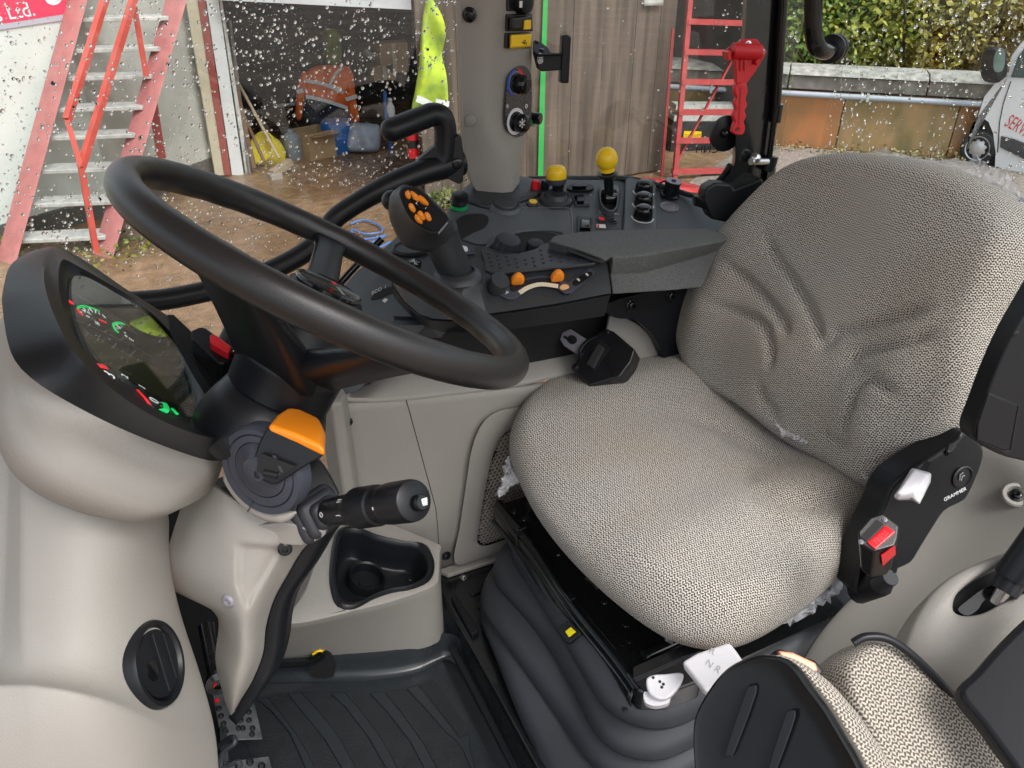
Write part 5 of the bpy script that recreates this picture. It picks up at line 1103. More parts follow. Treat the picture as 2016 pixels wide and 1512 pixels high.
# ================================================================== LEFT DASH PANEL with vent
dp = thing('front_dash_panel', (-.15, .66, .2), 'large beige moulded dash panel with round air vent at the lower left', 'dash panel')
g = [
 [(-420, 740, .90), (-30, 790, .84), (20, 800, .83), (40, 830, .80), (130, 880, .795), (230, 930, .81), (300, 965, .84), (325, 985, .89)],
 [(-420, 880, .88), (-30, 905, .82), (18, 910, .81), (42, 925, .775), (130, 960, .765), (240, 985, .785), (312, 1010, .83), (342, 1020, .90)],
 [(-420, 1070, .86), (-35, 1085, .80), (12, 1090, .79), (42, 1090, .755), (130, 1095, .745), (230, 1095, .77), (288, 1095, .82), (335, 1080, .90)],
 [(-420, 1210, .85), (-40, 1215, .79), (5, 1215, .775), (40, 1205, .745), (130, 1205, .735), (235, 1200, .765), (318, 1196, .83), (356, 1200, .89)],
 [(-420, 1290, .82), (-40, 1292, .765), (0, 1290, .757), (45, 1285, .735), (140, 1285, .73), (255, 1290, .765), (350, 1292, .84), (393, 1300, .91)],
 [(-420, 1335, .78), (-40, 1335, .72), (0, 1336, .718), (55, 1333, .715), (150, 1340, .718), (265, 1365, .755), (358, 1400, .83), (420, 1390, .92)],
 [(-420, 1352, .76), (-40, 1350, .70), (0, 1350, .698), (60, 1350, .697), (155, 1362, .702), (262, 1398, .738), (348, 1450, .81), (432, 1440, .925)],
 [(-420, 1420, .75), (-40, 1420, .69), (0, 1420, .688), (65, 1425, .69), (160, 1440, .70), (255, 1475, .735), (340, 1520, .80), (440, 1510, .93)],
 [(-420, 1560, .76), (-40, 1560, .70), (0, 1565, .70), (70, 1570, .705), (160, 1590, .72), (250, 1610, .75), (330, 1640, .80), (440, 1650, .93)],
 [(-420, 1700, .80), (-40, 1700, .74), (0, 1700, .74), (70, 1710, .745), (160, 1730, .76), (250, 1750, .78), (330, 1770, .82), (440, 1780, .93)]]
rows = [[q(x, y, D=d) for x, y, d in r] for r in g]
dpsh = obj('panel_shell', MB().grid(rows), M['beige'], dp, sub=3, solid=.006)
cr_a = dpsh.data.attributes.new('crease_edge', 'FLOAT', 'EDGE')
for k, e_ in enumerate(dpsh.data.edges):
    a, b = sorted(e_.vertices); mm = len(rows[0])
    if a % mm == b % mm and a % mm in (2, 3): cr_a.data[k].value = .55
    if a//mm == b//mm == 6: cr_a.data[k].value = .5
VN = plane3(hit(dpsh, 262, 1290)[0], hit(dpsh, 352, 1296)[0], hit(dpsh, 330, 1378)[0]); VN = Plane(VN.at(311, 1306, .0055), VN.n)
av = thing('air_vent', VN.P, 'round black air vent set in the beige dash panel at the lower left', 'air vent')
def vr(r, h, sx=1): 
    e1, e2 = VN.axes(ref=unit(rt*.5-up*.87)); return [VN.P+e1*r*math.cos(2*math.pi*k/48)+e2*r*math.sin(2*math.pi*k/48)+VN.n*h for k in range(48)]
VR = .0435
obj('vent_ring', MB().loft([vr(VR*1.05, -.022), vr(VR*1.04, .000), vr(VR, .004), vr(VR*.9, .004), vr(VR*.80, -.003), vr(VR*.77, -.012)], False, False), M['satin'], av, sharp=50)
e1, e2 = VN.axes(ref=unit(rt*.5-up*.87))
flap = [VN.P+e1*VR*.80*math.cos(a)+e2*VR*.80*math.sin(a)+VN.n*.0012 for a in np.linspace(0, 2*math.pi, 40, endpoint=False)]
obj('vent_flap', MB().prism(flap, -VN.n*.006), M['satin'], av)
obj('flap_rib', MB().bar(VN.P-e2*VR*.72+VN.n*.0025, VN.P+e2*VR*.72+VN.n*.0025, .0025, .004, VN.n), M['satin'], av, bevel=.0008)
obj('flap_edge', MB().bar(VN.P-e2*VR*.58-e1*VR*.46+VN.n*.002, VN.P+e2*VR*.58-e1*VR*.46+VN.n*.002, .003, .003, VN.n), M['satin'], av, bevel=.0006)
obj('vent_hub', MB().lathe([(.011, 0), (.011, .0018), (.009, .002)], VN.P+e1*VR*.3+e2*VR*.05, VN.n, 24), M['gloss'], av)

# ================================================================== PEDALS
pg = 'perforated pedals in the footwell'
def pedal(name, label, pl, outline, holes, r):
    t = thing(name, pl.at(*outline[0]), label, 'pedal', pg)
    slab('pedal_plate', pl, outline, .004, M['zinc'] if False else pbr('worn_steel', (.10, .11, .115), .4, metal=.7, var=.4, vscale=30), t, bevel=.0015)
    for x, y in holes:
        obj('punched_hole', MB().lathe([(r*1.5, 0), (r*1.35, .002), (r*1.0, .0022), (r*.9, -.001), (0, -.001)], pl.at(x, y, .0002), pl.n, 14, cap=False), M['paint'], t)
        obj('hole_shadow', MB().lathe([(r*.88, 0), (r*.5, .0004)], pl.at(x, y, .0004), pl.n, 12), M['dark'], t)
    slab('pedal_arm', pl, [(outline[0][0]-4, outline[0][1]), (outline[0][0]+10, outline[0][1]-2), (outline[0][0]+6, outline[0][1]-70), (outline[0][0]-8, outline[0][1]-70)], .01, M['paint'], t, h=-.006)
    return t
p1 = Plane(q(460, 1430, Z=.10), (0.45, -.35, .85))
pedal('foot_pedal', 'worn perforated steel pedal half hidden behind the tip of the beige column cover', p1, [(416, 1352), (500, 1378), (508, 1410), (518, 1455), (436, 1458)], [(431, 1395), (435, 1410), (440, 1425), (444, 1440), (490, 1402), (490, 1418), (474, 1418), (478, 1434), (497, 1434), (470, 1434), (496, 1446)], .0035)
slab('pedal_underside', p1, [(436, 1458), (518, 1455), (512, 1466), (470, 1480), (440, 1476)], .012, M['paint'], None, h=-.003) if False else None
obj_ = obj('red_reflector', MB().lathe([(.004, 0), (.003, .002)], p1.at(427, 1379, .001), p1.n, 12), M['redglass'], bpy.data.objects['foot_pedal'])
p2 = Plane(q(480, 1505, Z=.08), (0.45, -.35, .85))
pedal('foot_pedal', 'dark perforated pedal at the bottom edge of the photo under the other pedal', p2, [(440, 1500), (530, 1488), (538, 1520), (545, 1600), (450, 1600)], [(470, 1508), (492, 1500), (515, 1508), (492, 1522)], .0045)
pc = thing('pedal_cable', q(450, 1470, D=1.2), 'looped black cable hanging beside the pedals in the footwell', 'cable')
obj('cable_loop', MB().tube(spl([q(430, 1470, D=1.2), q(455, 1452, D=1.18), q(462, 1462, D=1.17), q(440, 1480, D=1.17), q(436, 1510, D=1.17), q(470, 1500, D=1.17), q(466, 1530, D=1.17)], 6, False), .0045, 8), M['rubber'], pc)
pf = thing('pedal_pivot', q(428, 1338, D=1.15), 'dark metal pedal pivot with bolt in the black footwell gap', 'pivot')
obj('pivot_eye', MB().lathe([(.018, 0), (.018, .01), (.008, .012), (.006, .004)], q(428, 1340, D=1.15), ndir(30, .5, .2), 18), M['paint'], pf)
obj('pivot_arm', MB().tube([q(405, 1230, D=1.2), q(425, 1330, D=1.16)], .012, 10), M['paint'], pf)
obj('red_clip', MB().bar(q(416, 1358, D=1.14), q(424, 1345, D=1.14), .003, .003), M['inkred'], pf)
# ================================================================== RIGHT HAND CONSOLE
cs = thing('side_console', (0.8, 1.3, .7), 'dark grey right hand console carrying levers, knobs and switches below the side window', 'console')
CP = plane3(q(1060, 352, Y=1.47), q(1400, 395, Z=.783), q(1150, 450, Y=1.26))
pb_ = bpy.data.objects['beige_pillar']
foot = [(902, 386), (925, 402), (965, 412), (1010, 404), (1060, 388), (1068, 374), (1045, 352), (950, 348)]
F_0 = spl(CP.pts(foot, .0), 5); cf = sum(F_0)/len(F_0); vz = np.array([0, 0, 1.])
obj('foot_collar', MB().loft([F_0, [p*.93+cf*.07+vz*.005 for p in F_0], [p*.86+cf*.14+vz*.007 for p in F_0], [p*.6+cf*.4+vz*.008 for p in F_0]]), M['char'], pb_, sharp=0)
ctop = [(800, 520), (880, 412), (905, 385), (950, 350), (1060, 350), (1150, 352), (1230, 352), (1300, 366), (1370, 384), (1420, 410), (1450, 438), (1470, 470), (1400, 520), (1150, 520), (980, 530)]
slab('console_top', CP, ctop, .06, M['slate'], cs, bevel=.006)
def cdisc(name, x, y, prof, mat, parent=None, n=28, tilt=None, h=0, **k):
    return obj(name, MB().lathe(prof, CP.at(x, y, h), tilt if tilt is not None else CP.n, n), M[mat], parent or cs, **k)
LWp = plane3(q(700, 760, Y=1.19), q(830, 650, Y=1.17), q(800, 480, Y=1.37))
slab('console_wing', LWp, [(660, 690), (674, 563), (703, 531), (773, 472), (800, 440), (860, 440), (900, 560), (840, 640), (779, 642), (720, 690)], .05, M['slate'], cs, bevel=.004)
slab('wing_slot', LWp, spl([np.array(p) for p in [(730, 590), (740, 575), (765, 565), (790, 560), (800, 566), (770, 578), (745, 588)]], 3), .001, M['dark'], cs, h=.0012)
text('wing_lettering', 'ECO  /', LWp.at(746, 571, .001), LWp.at(770, 558)-LWp.at(735, 575), LWp.n, .012, M['ink'], cs)
slab('wing_lamp', LWp, [(752, 592), (758, 587), (764, 589), (758, 596)], .0008, M['ink'], cs, h=.001)
slab('wing_underside', Plane(q(770, 690, Y=1.19), (-.2, -1, -.2)), [(660, 690), (720, 690), (779, 642), (840, 644), (819, 660), (729, 755), (690, 782), (655, 770)], .03, M['char'], cs)
# raised tray outline (shallow panel)
slab('tray_panel', CP, spl([np.array(p) for p in [(900, 455), (960, 418), (1020, 412), (1060, 412), (1115, 414), (1124, 420), (1126, 440), (1126, 470), (1080, 480), (940, 480)]], 2), .004, M['slate'], cs, h=.004, bevel=.003)
slab('cup_hollow', CP, spl([np.array(p) for p in [(893, 452), (900, 432), (920, 422), (950, 421), (962, 430), (955, 446), (930, 458), (905, 470)]], 4), .001, M['dark'], cs, h=.0056)
slab('knob_pocket', CP, spl([np.array(p) for p in [(960, 492), (985, 470), (1030, 458), (1078, 458), (1100, 468), (1090, 510), (1000, 515)]], 4), .001, M['dark'], cs, h=.0062)  # recess drawn as a flat slab, its shade put into the colour
obj('pocket_rim', MB().tube(spl([CP.at(x, y, .006) for x, y in [(955, 490), (985, 468), (1030, 455), (1080, 453), (1108, 458)]], 5, False), .004, 10), M['slate'], cs)
ribknob('knurled_wheel', CP.at(994, 500, .002), unit(CP.n+rt*.15), .026, .034, 'rubber', cs, 14, .85, .12)
ribknob('knurled_wheel', CP.at(1052, 500, .002), CP.n, .017, .026, 'rubber', cs, 14, .85, .12)
# items from left to right
obj('green_ring_cap', MB().lathe([(.0185, 0), (.0185, .006), (.015, .007)], CP.at(904, 407, .002), CP.n, 24), M['greenplastic'], cs)
obj('cap_body', MB().lathe([(.0145, .006), (.0175, .008), (.0175, .010), (.0165, .011), (.0175, .013), (.0165, .016), (.0175, .018), (.0165, .021), (.017, .023), (.0165, .027), (.0145, .028)], CP.at(904, 407, .002), CP.n, 24), M['satin'], cs)
snow(CP, 904, 384, 0.004, .031, 'cap_mark', cs) if False else None
cdisc('round_knob_base', 996, 412, [(.034, 0), (.031, .006), (.027, .010), (.0255, .008)], 'slate')
cdisc('round_button', 996, 409, [(.0245, .004), (.0245, .011), (.0225, .014), (.010, .0135)], 'char')
cdisc('yellow_button_ring', 1048, 403, [(.0125, 0), (.0118, .004), (.0095, .0045)], 'char', n=20)
cdisc('yellow_button', 1049, 401, [(.0088, .003), (.0082, .0065), (.005, .007)], 'yellow', n=20)
mb = MB()
for a_, b_ in (((1018, 392), (1024, 391)), ((1027, 393), (1031, 391)), ((1034, 393), (1041, 391)), ((1020, 402), (1026, 401)), ((1029, 402), (1033, 400)), ((1022, 396), (1030, 397))): ribbon(mb, CP, [a_, b_], .0022, .0006)
obj('faded_pictograms', mb, M['inkgrey'], cs, sharp=0)
mb = MB(); ribbon(mb, CP, [(1022, 412), (1040, 414), (1115, 414), (1124, 420), (1126, 445), (1126, 470)], .0012, .0058, 4); obj('white_outline', mb, M['inkgrey'], cs, sharp=0)
# socket caps red and black
for x, m_ in ((1053, 'red'), (1072, 'black')):
    ribknob(('red' if m_ == 'red' else 'black')+'_terminal', CP.at(x, 374, .002), CP.n, .0095, .022, m_, cs, 6, .8, .15)
slab('terminal_base', CP, [(1045, 372), (1082, 372), (1082, 380), (1045, 380)], .006, M['satin'], cs, h=.006, bevel=.001)
# yellow push knob on a gaiter
cdisc('gaiter', 1094, 396, [(.036, 0), (.034, .008), (.027, .013), (.025, .011), (.019, .019), (.016, .017)], 'char')
cdisc('knob_stem', 1096, 388, [(.0135, .012), (.0115, .02), (.0125, .028), (.0115, .034)], 'gloss')
KT = unit(np.array([-.02, .06, 1])); kO = CP.at(1096, 390, .0)
obj('knob_collar', MB().lathe([(.019, .030), (.0215, .034), (.0215, .041), (.020, .042)], kO, KT, 28), M['boot'], cs)
yk = obj('yellow_park_knob', MB().lathe([(.0205, .041), (.0215, .043), (.0205, .056), (.0185, .063), (.013, .067), (0, .068)], kO, KT, 32, cap=False), M['yellow'], cs)
obj('knob_arrows', MB().tube(spl([kO+KT*.0668+unit(rt-KT*(rt@KT))*.011*math.cos(a)+np.cross(KT, unit(rt-KT*(rt@KT)))*.011*math.sin(a)*(1 if True else 1)-KT*.0006 for a in np.linspace(3.4, 6.0, 14)], 2, False), .0008, 6), pbr('dull_amber', (.42, .24, .0), .5), yk)
# grey power socket with lid
slab('socket_foot', CP, spl([np.array(p) for p in [(1116, 368), (1125, 362), (1160, 362), (1170, 368), (1160, 374), (1125, 374)]], 2), .006, M['satin'], cs, h=.007, bevel=.001)
obj('socket_lid', MB().loft([CP.pts([(1127, 366), (1156, 366), (1155, 355), (1129, 355)], z) if False else [CP.at(x, y, z) for x, y in [(1126, 367), (1156, 367), (1154, 357), (1129, 357)]] for z in (.004, .014, .024)]), M['boot'], cs, bevel=.003)
slab('socket_mark', CP, [(1134, 345), (1150, 345), (1150, 348), (1134, 348)], .0006, M['inkgrey'], cs, h=.026) if False else None
# rocker switches
def cswitch(poly, rock, h, mark=True, nm='console_switch'):
    f_ = slab(nm, CP, poly, .006, M['char'], cs, h=.005, bevel=.0015)
    c = (sum(p[0] for p in poly)/4, sum(p[1] for p in poly)/4)
    slab('switch_well', CP, [(c[0]+(x-c[0])*.8, c[1]+(y-c[1])*.8) for x, y in poly], .001, M['gloss'], f_, h=.0056)
    r_ = obj('rocker', MB().loft([CP.pts(rock, .004), CP.pts(rock, h*.75), [sum(CP.pts(rock, h))/len(rock)*.2+p*.8 for p in CP.pts(rock, h)]]), M['boot' if h < .013 else 'gloss'], f_, bevel=.0015)
    return f_
cswitch([(1127, 384), (1150, 382), (1162, 404), (1133, 404)], [(1136, 397), (1150, 396), (1152, 387), (1136, 387)], .012)
cswitch([(1137, 424), (1166, 427), (1165, 458), (1136, 456)], [(1142, 450), (1162, 451), (1164, 432), (1143, 430)], .018)
for x, y, w in ((1106, 406, '0-I'), (1163, 384, 'M')): text('console_lettering', w, CP.at(x, y, .0006), CP.at(x+20, y-4)-CP.at(x, y), CP.n, .006, M['ink'], cs)
slab('label_strip', CP, [(1178, 414), (1218, 420), (1220, 424), (1180, 419)], .0005, M['inkgrey'], cs, h=.0008)
text('label_print', '540 540E 1000', CP.at(1199, 418.8, .001), CP.at(1220, 423)-CP.at(1180, 417), CP.n, .0052, M['ink'], cs)
for x, m_ in ((1184, 'redglass'), (1207, 'gloss')):
    y = 434 if m_ == 'redglass' else 437
    cdisc('lamp_ring', x, y, [(.0088, 0), (.0086, .003), (.0072, .0035)], 'char', n=18); cdisc('red_lamp' if m_ == 'redglass' else 'dark_lamp', x, y, [(.0068, .002), (.0055, .0055), (.002, .0065)], m_, n=18)
slab('pictogram_strip', CP, [(1174, 441), (1192, 442), (1193, 449), (1175, 448)], .0005, M['ink'], cs, h=.0008); slab('pictogram_red', CP, [(1176, 442), (1180, 442), (1180, 448), (1176, 447)], .0005, M['inkred'], cs, h=.0014)
slab('strip_frame', CP, [(1172, 428), (1216, 432), (1219, 452), (1172, 452)], .0006, M['char'], cs, h=.0006)
# PTO lever with yellow ball
gt = [(1184, 372), (1214, 372), (1217, 395), (1212, 412), (1200, 416), (1186, 406), (1181, 390)]
G0 = resample(spl(CP.pts(gt, 0), 4), 40); G1 = resample(spl(CP.pts(gt, .018), 4), 40); cG = sum(G1)/40
obj('lever_gate', MB().grid([[g_+(g_-cG)*.22*1 - CP.n*((g_-cG)@CP.n)*.22 for g_ in G0], G1, [g_*.9+cG*.1 for g_ in G1], [g_*.87+cG*.13-CP.n*.017 for g_ in G1]], cu=True), M['slate'], cs, sharp=50)
obj('gate_well', MB().prism([g_*.88+cG*.12-CP.n*.0165 for g_ in G1], -CP.n*.001), M['dark'], cs)
pto = thing('yellow_ball_lever', CP.at(1198, 400), 'tall black lever with yellow ball knob and flared collar standing on the console', 'lever')
LA = unit(np.array([0.0, .0, 1.])); l0 = CP.at(1199, 398, .0); l1 = l0+LA*.085
yq = lambda x, y: Plane(l0, (-.1, -1, 0)).at(x, y)
obj('lever_shaft', MB().tube([yq(1199, 405), yq(1199, 380), yq(1198, 350), yq(1197, 335)], [.010, .0095, .0105, .0125], 14), M['gloss'], pto)
obj('lever_pivot', MB().tube([yq(1188, 392)+np.array([0, .0, 0]), yq(1212, 392)], .013, 16), M['paint'], pto)
ba_ = unit(yq(1195, 300)-yq(1197, 350))
obj('flared_collar', MB().lathe([(.012, -.004), (.0195, .001), (.021, .005), (.0165, .006), (.013, .004)], yq(1196, 346), ba_, 28), M['char'], pto)
obj('ball_neck', MB().lathe([(.0115, .004), (.0115, .010), (.010, .012)], yq(1196, 346), ba_, 24), M['gloss'], pto)
obj('yellow_ball', MB().lathe([(.0145, .009), (.0150, .017), (.0195, .022), (.0222, .030), (.0222, .038), (.0200, .046), (.0155, .053), (.009, .0575), (0, .059)], yq(1196, 346), ba_, 32, cap=False), M['yellow'], pto)
# hydraulic knob block with three black knobs
kbp = [(1226, 455), (1232, 350), (1240, 345), (1292, 352), (1294, 455)]
slab('knob_block', CP, kbp, .02, M['slate'], cs, h=.012, bevel=.006)
for (x, y) in ((1267, 378), (1266, 403), (1265, 428)):
    ringdisc('knob_scale', CP, x, y, .021, .0235, .0122, .0006, 'ink', cs, 150, 330)
    ribknob('black_flow_knob', CP.at(x, y, .012), unit(CP.n*.7+np.array([0, .0, .3])), .0195, .026, 'gloss', cs, 10, .62, .09)
text('console_lettering', '01', CP.at(1266, 437, .0126), CP.at(1290, 437)-CP.at(1250, 437), CP.n, .008, M['ink'], cs)
# capped socket with tether, disc and hole
obj('trailer_socket', MB().lathe([(.021, 0), (.021, .004), (.0165, .006), (.0165, .030), (.018, .031), (.018, .034), (.0155, .035), (.0145, .030), (.006, .031), (.005, .037), (.002, .038)], CP.at(1318, 386, 0), unit(CP.n+(.1, 0, .2)), 28), M['satin'], cs, sharp=30)
obj('socket_ring', MB().lathe([(.0172, .0342), (.0172, .0352), (.0158, .0352)], CP.at(1318, 386, 0), unit(CP.n+(.1, 0, .2)), 28), M['zinc'], cs)
obj('tether', MB().tube(spl([CP.at(1305, 390, .004), CP.at(1297, 372, .012), CP.at(1296, 366, .02), CP.at(1304, 358, .03), CP.at(1316, 357, .034)], 5, False), .002, 6), M['satin'], cs)
cdisc('blanking_disc', 1317, 408, [(.0205, 0), (.0205, .002), (.018, .003), (.015, .0012), (.006, .003)], 'zinc', n=36)
cdisc('blank_hole', 1375, 399, [(.0085, .0), (.0085, .0012), (.007, .0014)], 'dark', n=20)
mb = MB(); ribbon(mb, CP, [(1290, 355), (1292, 455)], .001, .0006); obj('panel_joint', mb, M['dark'], cs, sharp=0)

# ================================================================== CONTROL ARMREST
ca_ = thing('control_armrest', (.5, 1.0, .73), 'black control armrest with grey foam pad, orange sliders and dotted palm rest beside the seat', 'armrest')
T_ = [(768, 491), (772, 515), (790, 540), (830, 560), (870, 570), (915, 572), (943, 559), (962, 537), (1080, 527), (1197, 517)]
S_ = [(769, 540), (775, 562), (795, 592), (825, 618), (851, 627), (884, 629), (958, 618), (1010, 611), (1100, 597), (1203, 577)]
B_ = [(772, 570), (780, 590), (800, 612), (826, 636), (842, 646), (870, 653), (930, 655), (1000, 649), (1090, 637), (1190, 622)]
Tq = [q(x, y, Z=.785) for x, y in T_]; Sq = [q(x, y, Z=.742) for x, y in S_]; Bq = [q(x, y, Z=.703) for x, y in B_]
BKP = [q(x, y, Z=.785) for x, y in ((1195, 478), (1130, 478), (1088, 478), (1052, 492), (1020, 500), (985, 496), (955, 487), (925, 482), (860, 478), (800, 480))]
def closed(L, z): return L+[np.array([p[0], p[1], z]) for p in BKP]
Tc = closed(Tq, .785)
obj('armrest_body', MB().loft([closed([p+np.array([0, .004, 0]) for p in Sq], .738), closed(Sq, .743), closed([a*.1+b*.9+np.array([0, .003, .0]) for a, b in zip(Sq, Tq)], .780), closed([p+np.array([.0, .006, 0]) for p in Tq], .786)]), M['char'], ca_, sharp=28)
obj('armrest_base', MB().loft([closed([p+np.array([.0, .006, 0]) for p in Bq], .699), closed(Bq, .704), closed([p+np.array([0, .002, -.005]) for p in Sq], .734), closed([p+np.array([0, .006, -.003]) for p in Sq], .737)]), M['satin'], ca_, sharp=28)
AP = Plane((0, 0, .786), (0, 0, 1))
pad_ = [(948, 490), (965, 495), (990, 500), (1020, 500), (1050, 492), (1080, 477), (1130, 500), (1163, 514), (1165, 518), (1060, 528), (966, 535), (955, 515)]
slab('palm_rest', AP, spl([np.array(p) for p in pad_], 3), .006, M['char'], ca_, h=.005, bevel=.002)
for i in range(11):
    for j in range(5):
        x = 962+i*17+j*2; y = 500+j*8-i*1.1+ (5 if i % 2 else 0)
        if inside((x, y), [(952, 495), (985, 505), (1025, 506), (1055, 498), (1080, 484), (1150, 514), (1060, 524), (966, 531)]):
            obj('grip_dot', MB().prism([AP.at(x+a, y+b, .005) for a, b in ((-3, 0), (0, -1.6), (3, 0), (0, 1.6))], (0, 0, .0012)), M['rubber'], ca_)
# grey foam rest
def fz_(x, y, z): return q(x, y, Z=z)
secs = []
for (tb, rd, bb_, lo) in (((1082, 474), (1190, 510), (1196, 522), (1198, 560)), ((1090, 464), (1204, 505), (1203, 538), (1206, 580)), ((1140, 456), (1273, 498), (1273, 533), (1270, 576)), ((1223, 452), (1345, 486), (1340, 515), (1330, 572)), ((1330, 450), (1421, 473), (1400, 498), (1380, 566)), ((1395, 450), (1434, 467), (1418, 490), (1385, 560))):
    a, b, c, d = fz_(*tb, .808), fz_(*rd, .802), fz_(*bb_, .768), fz_(*lo, .728)
    secs.append([a+(0, .01, -.03), a, a*.5+b*.5+(0, 0, .002), b+(0, .006, .001), b+(0, -.001, -.003), c+(0, 0, .002), c+(0, .003, -.003), d, d+(0, .05, 0), a+(0, .01, -.07)])
obj('foam_rest', MB().loft(secs), M['foam'], ca_, bevel=.003, label='grey grained foam rest')
obj('rest_edge', MB().tube([fz_(1083, 476, .799), fz_(1110, 490, .797), fz_(1140, 500, .797), fz_(1168, 511, .795), fz_(1190, 516, .793)], .0035, 8), M['char'], ca_)
# sloped control strip
RPn = plane3(Tq[7]*.98+Sq[7]*.02, Tq[9]*.98+Sq[9]*.02, Sq[7]*.6+Tq[7]*.4); 
if RPn.n@np.array([0, -1, 1.]) < 0: RPn.n = -RPn.n
st_ = [(941, 558), (958, 537), (972, 541), (985, 552), (1005, 556), (1030, 548), (1065, 541), (1095, 545), (1118, 556), (1162, 527), (1172, 536), (1125, 577), (1112, 577), (1096, 566), (1062, 562), (1034, 572), (1016, 588), (1000, 589), (975, 575)]
slab('control_strip', RPn, st_, .004, M['boot'], ca_, h=.004, bevel=.001)
slab('slider_slot', RPn, spl([np.array(p) for p in [(1004, 562), (1030, 553), (1065, 547), (1100, 550), (1100, 558), (1065, 555), (1035, 562), (1010, 574)]], 3), .001, M['dark'], ca_, h=.0052)
mb = MB(); ribbon(mb, RPn, [(1022, 580), (1040, 569), (1065, 563), (1098, 567)], .008, .0056, 4); obj('ivory_scale', mb, M['ivory'], ca_, sharp=0)
for x, y in ((1018, 556), (1096, 550)):
    O = RPn.at(x, y, .004); e1 = unit(rt); n_ = RPn.n; e2 = np.cross(n_, e1)
    pts = [O+e1*a+e2*b for a, b in ((-.011, -.009), (.010, -.008), (.012, .001), (.004, .011), (-.005, .011), (-.013, 0))]
    obj('orange_slider', MB().loft([[O+(p-O)*.75 for p in pts], [p+n_*.008 for p in pts], [O+(p-O)*.9+n_*.016 for p in pts], [O+(p-O)*.4+n_*.024 for p in pts]]), M['orange'], ca_, bevel=.003)
obj('black_dial', MB().lathe([(.017, 0), (.0165, .020), (.0155, .0225), (.0, .023)], RPn.at(977, 565, .003), unit(RPn.n+rt*.25), 32, cap=False), M['char'], ca_, sharp=40)
slab('lamp_button', RPn, spl([np.array(p) for p in [(1102, 564), (1110, 559), (1119, 561), (1120, 566), (1110, 570), (1103, 568)]], 3), .003, pbr('amber_button', (.75, .42, .18), .35), ca_, h=.007, bevel=.0008)
rs_ = slab('double_rocker', RPn, spl([np.array(p) for p in [(1128, 556), (1134, 548), (1155, 535), (1166, 536), (1164, 543), (1142, 559), (1132, 561)]], 3), .003, M['gloss'], ca_, h=.007, bevel=.001)
text('rocker_mark', '8', RPn.at(1139, 551, .0074), RPn.at(1160, 538)-RPn.at(1135, 555), RPn.n, .009, M['ink'], rs_); text('rocker_mark', '8', RPn.at(1156, 541, .0074), RPn.at(1160, 538)-RPn.at(1135, 555), RPn.n, .009, M['ink'], rs_)
text('strip_mark', 'P', RPn.at(998, 577, .0046), RPn.at(1010, 580)-RPn.at(990, 575), RPn.n, .009, M['ink'], ca_)
# rotary plate under the joystick and its gate plate
obj('turn_ring', MB().lathe([(.038, 0), (.038, .004), (.033, .007), (.030, .004)], q(812, 492, Z=.786), (0, 0, 1), 36), M['satin'], ca_)
gpl = slab('gate_plate', AP, [(802, 512), (826, 512), (830, 516), (826, 527), (806, 524)], .001, M['gloss'], ca_, h=.0022)
mb = MB(); ribbon(mb, AP, [(806, 517), (826, 519)], .0012, .003); ribbon(mb, AP, [(815, 512), (817, 524)], .0012, .003); ribbon(mb, AP, [(810, 513), (822, 524)], .001, .003); obj('gate_lines', mb, M['ink'], gpl, sharp=0)
slab('side_switch_panel', AP, [(902, 484), (934, 482), (936, 498), (918, 500), (905, 496)], .002, M['zinc'] if False else M['boot'], ca_, h=.004, bevel=.001)
obj('small_cap', MB().lathe([(.009, 0), (.008, .006), (.004, .007)], q(912, 494, Z=.789), (0, -.3, 1), 16), M['white'], ca_)

# joystick
js = thing('joystick', q(905, 545, Z=.786), 'black joystick with orange buttons on its slanted head, on the control armrest', 'joystick')
JF = Plane(q(835, 415, D=1.183), ndir(36, .5, -.85))
fp = [(793, 369), (814, 369), (832, 380), (850, 398), (870, 416), (883, 428), (884, 438), (874, 452), (862, 459), (844, 457), (814, 437), (800, 418), (790, 395), (786, 380)]
F0 = resample(spl(JF.pts(fp), 4), 56); cF = sum(F0)/56
hd = [(770, 385), (785, 368), (800, 364), (830, 374), (852, 394), (873, 413), (888, 430), (889, 446), (880, 464), (862, 474), (838, 474), (806, 458), (782, 430), (770, 405)]
bk_ = [(766, 400), (775, 385), (800, 385), (830, 400), (860, 425), (885, 445), (895, 462), (890, 480), (875, 492), (850, 496), (825, 494), (795, 484), (776, 455), (766, 425)]
ik = [(780, 430), (790, 415), (805, 415), (830, 430), (855, 445), (870, 460), (880, 470), (876, 484), (862, 490), (846, 490), (825, 485), (802, 472), (788, 455), (780, 440)]
rr = [[cF+(p-cF)*.97 for p in F0], F0, resample(spl([q(x, y, D=1.205) for x, y in hd], 4), 56), resample(spl([q(x, y, D=1.238) for x, y in bk_], 4), 56), resample(spl([q(x, y, D=1.282) for x, y in ik], 4), 56)]
rows = [spl([r[i] for r in rr[1:]], 4, False) for i in range(56)]; rows = [list(r) for r in zip(*rows)]
obj('joystick_head', MB().loft(rows), M['char'], js, sharp=50)
obj('joystick_neck', MB().tube(spl([q(862, 455, D=1.238), q(876, 490, D=1.265), q(890, 520, D=1.293), q(899, 545, D=1.315)], 5, False), [.033, .032, .031, .030, .0297, .029, .0286, .0286, .0286, .0286, .0286, .0286, .0286, .0286, .029, .029], 24), M['char'], js)
obj('neck_collar', MB().lathe([(.044, -.004), (.040, .006), (.033, .011), (.029, .012), (.028, .009)], q(901, 545, Z=.786), (0, 0, 1), 36), M['char'], js)
obj('thumb_wheel', MB().ball(q(772, 395, D=1.232), .017, (1, 0, 0)), M['satin'], js)
fpl = [(cF+(p-cF)*.93)+JF.n*.001 for p in F0]
obj('face_plate', MB().prism(fpl, JF.n*.0015), M['satin'], js)
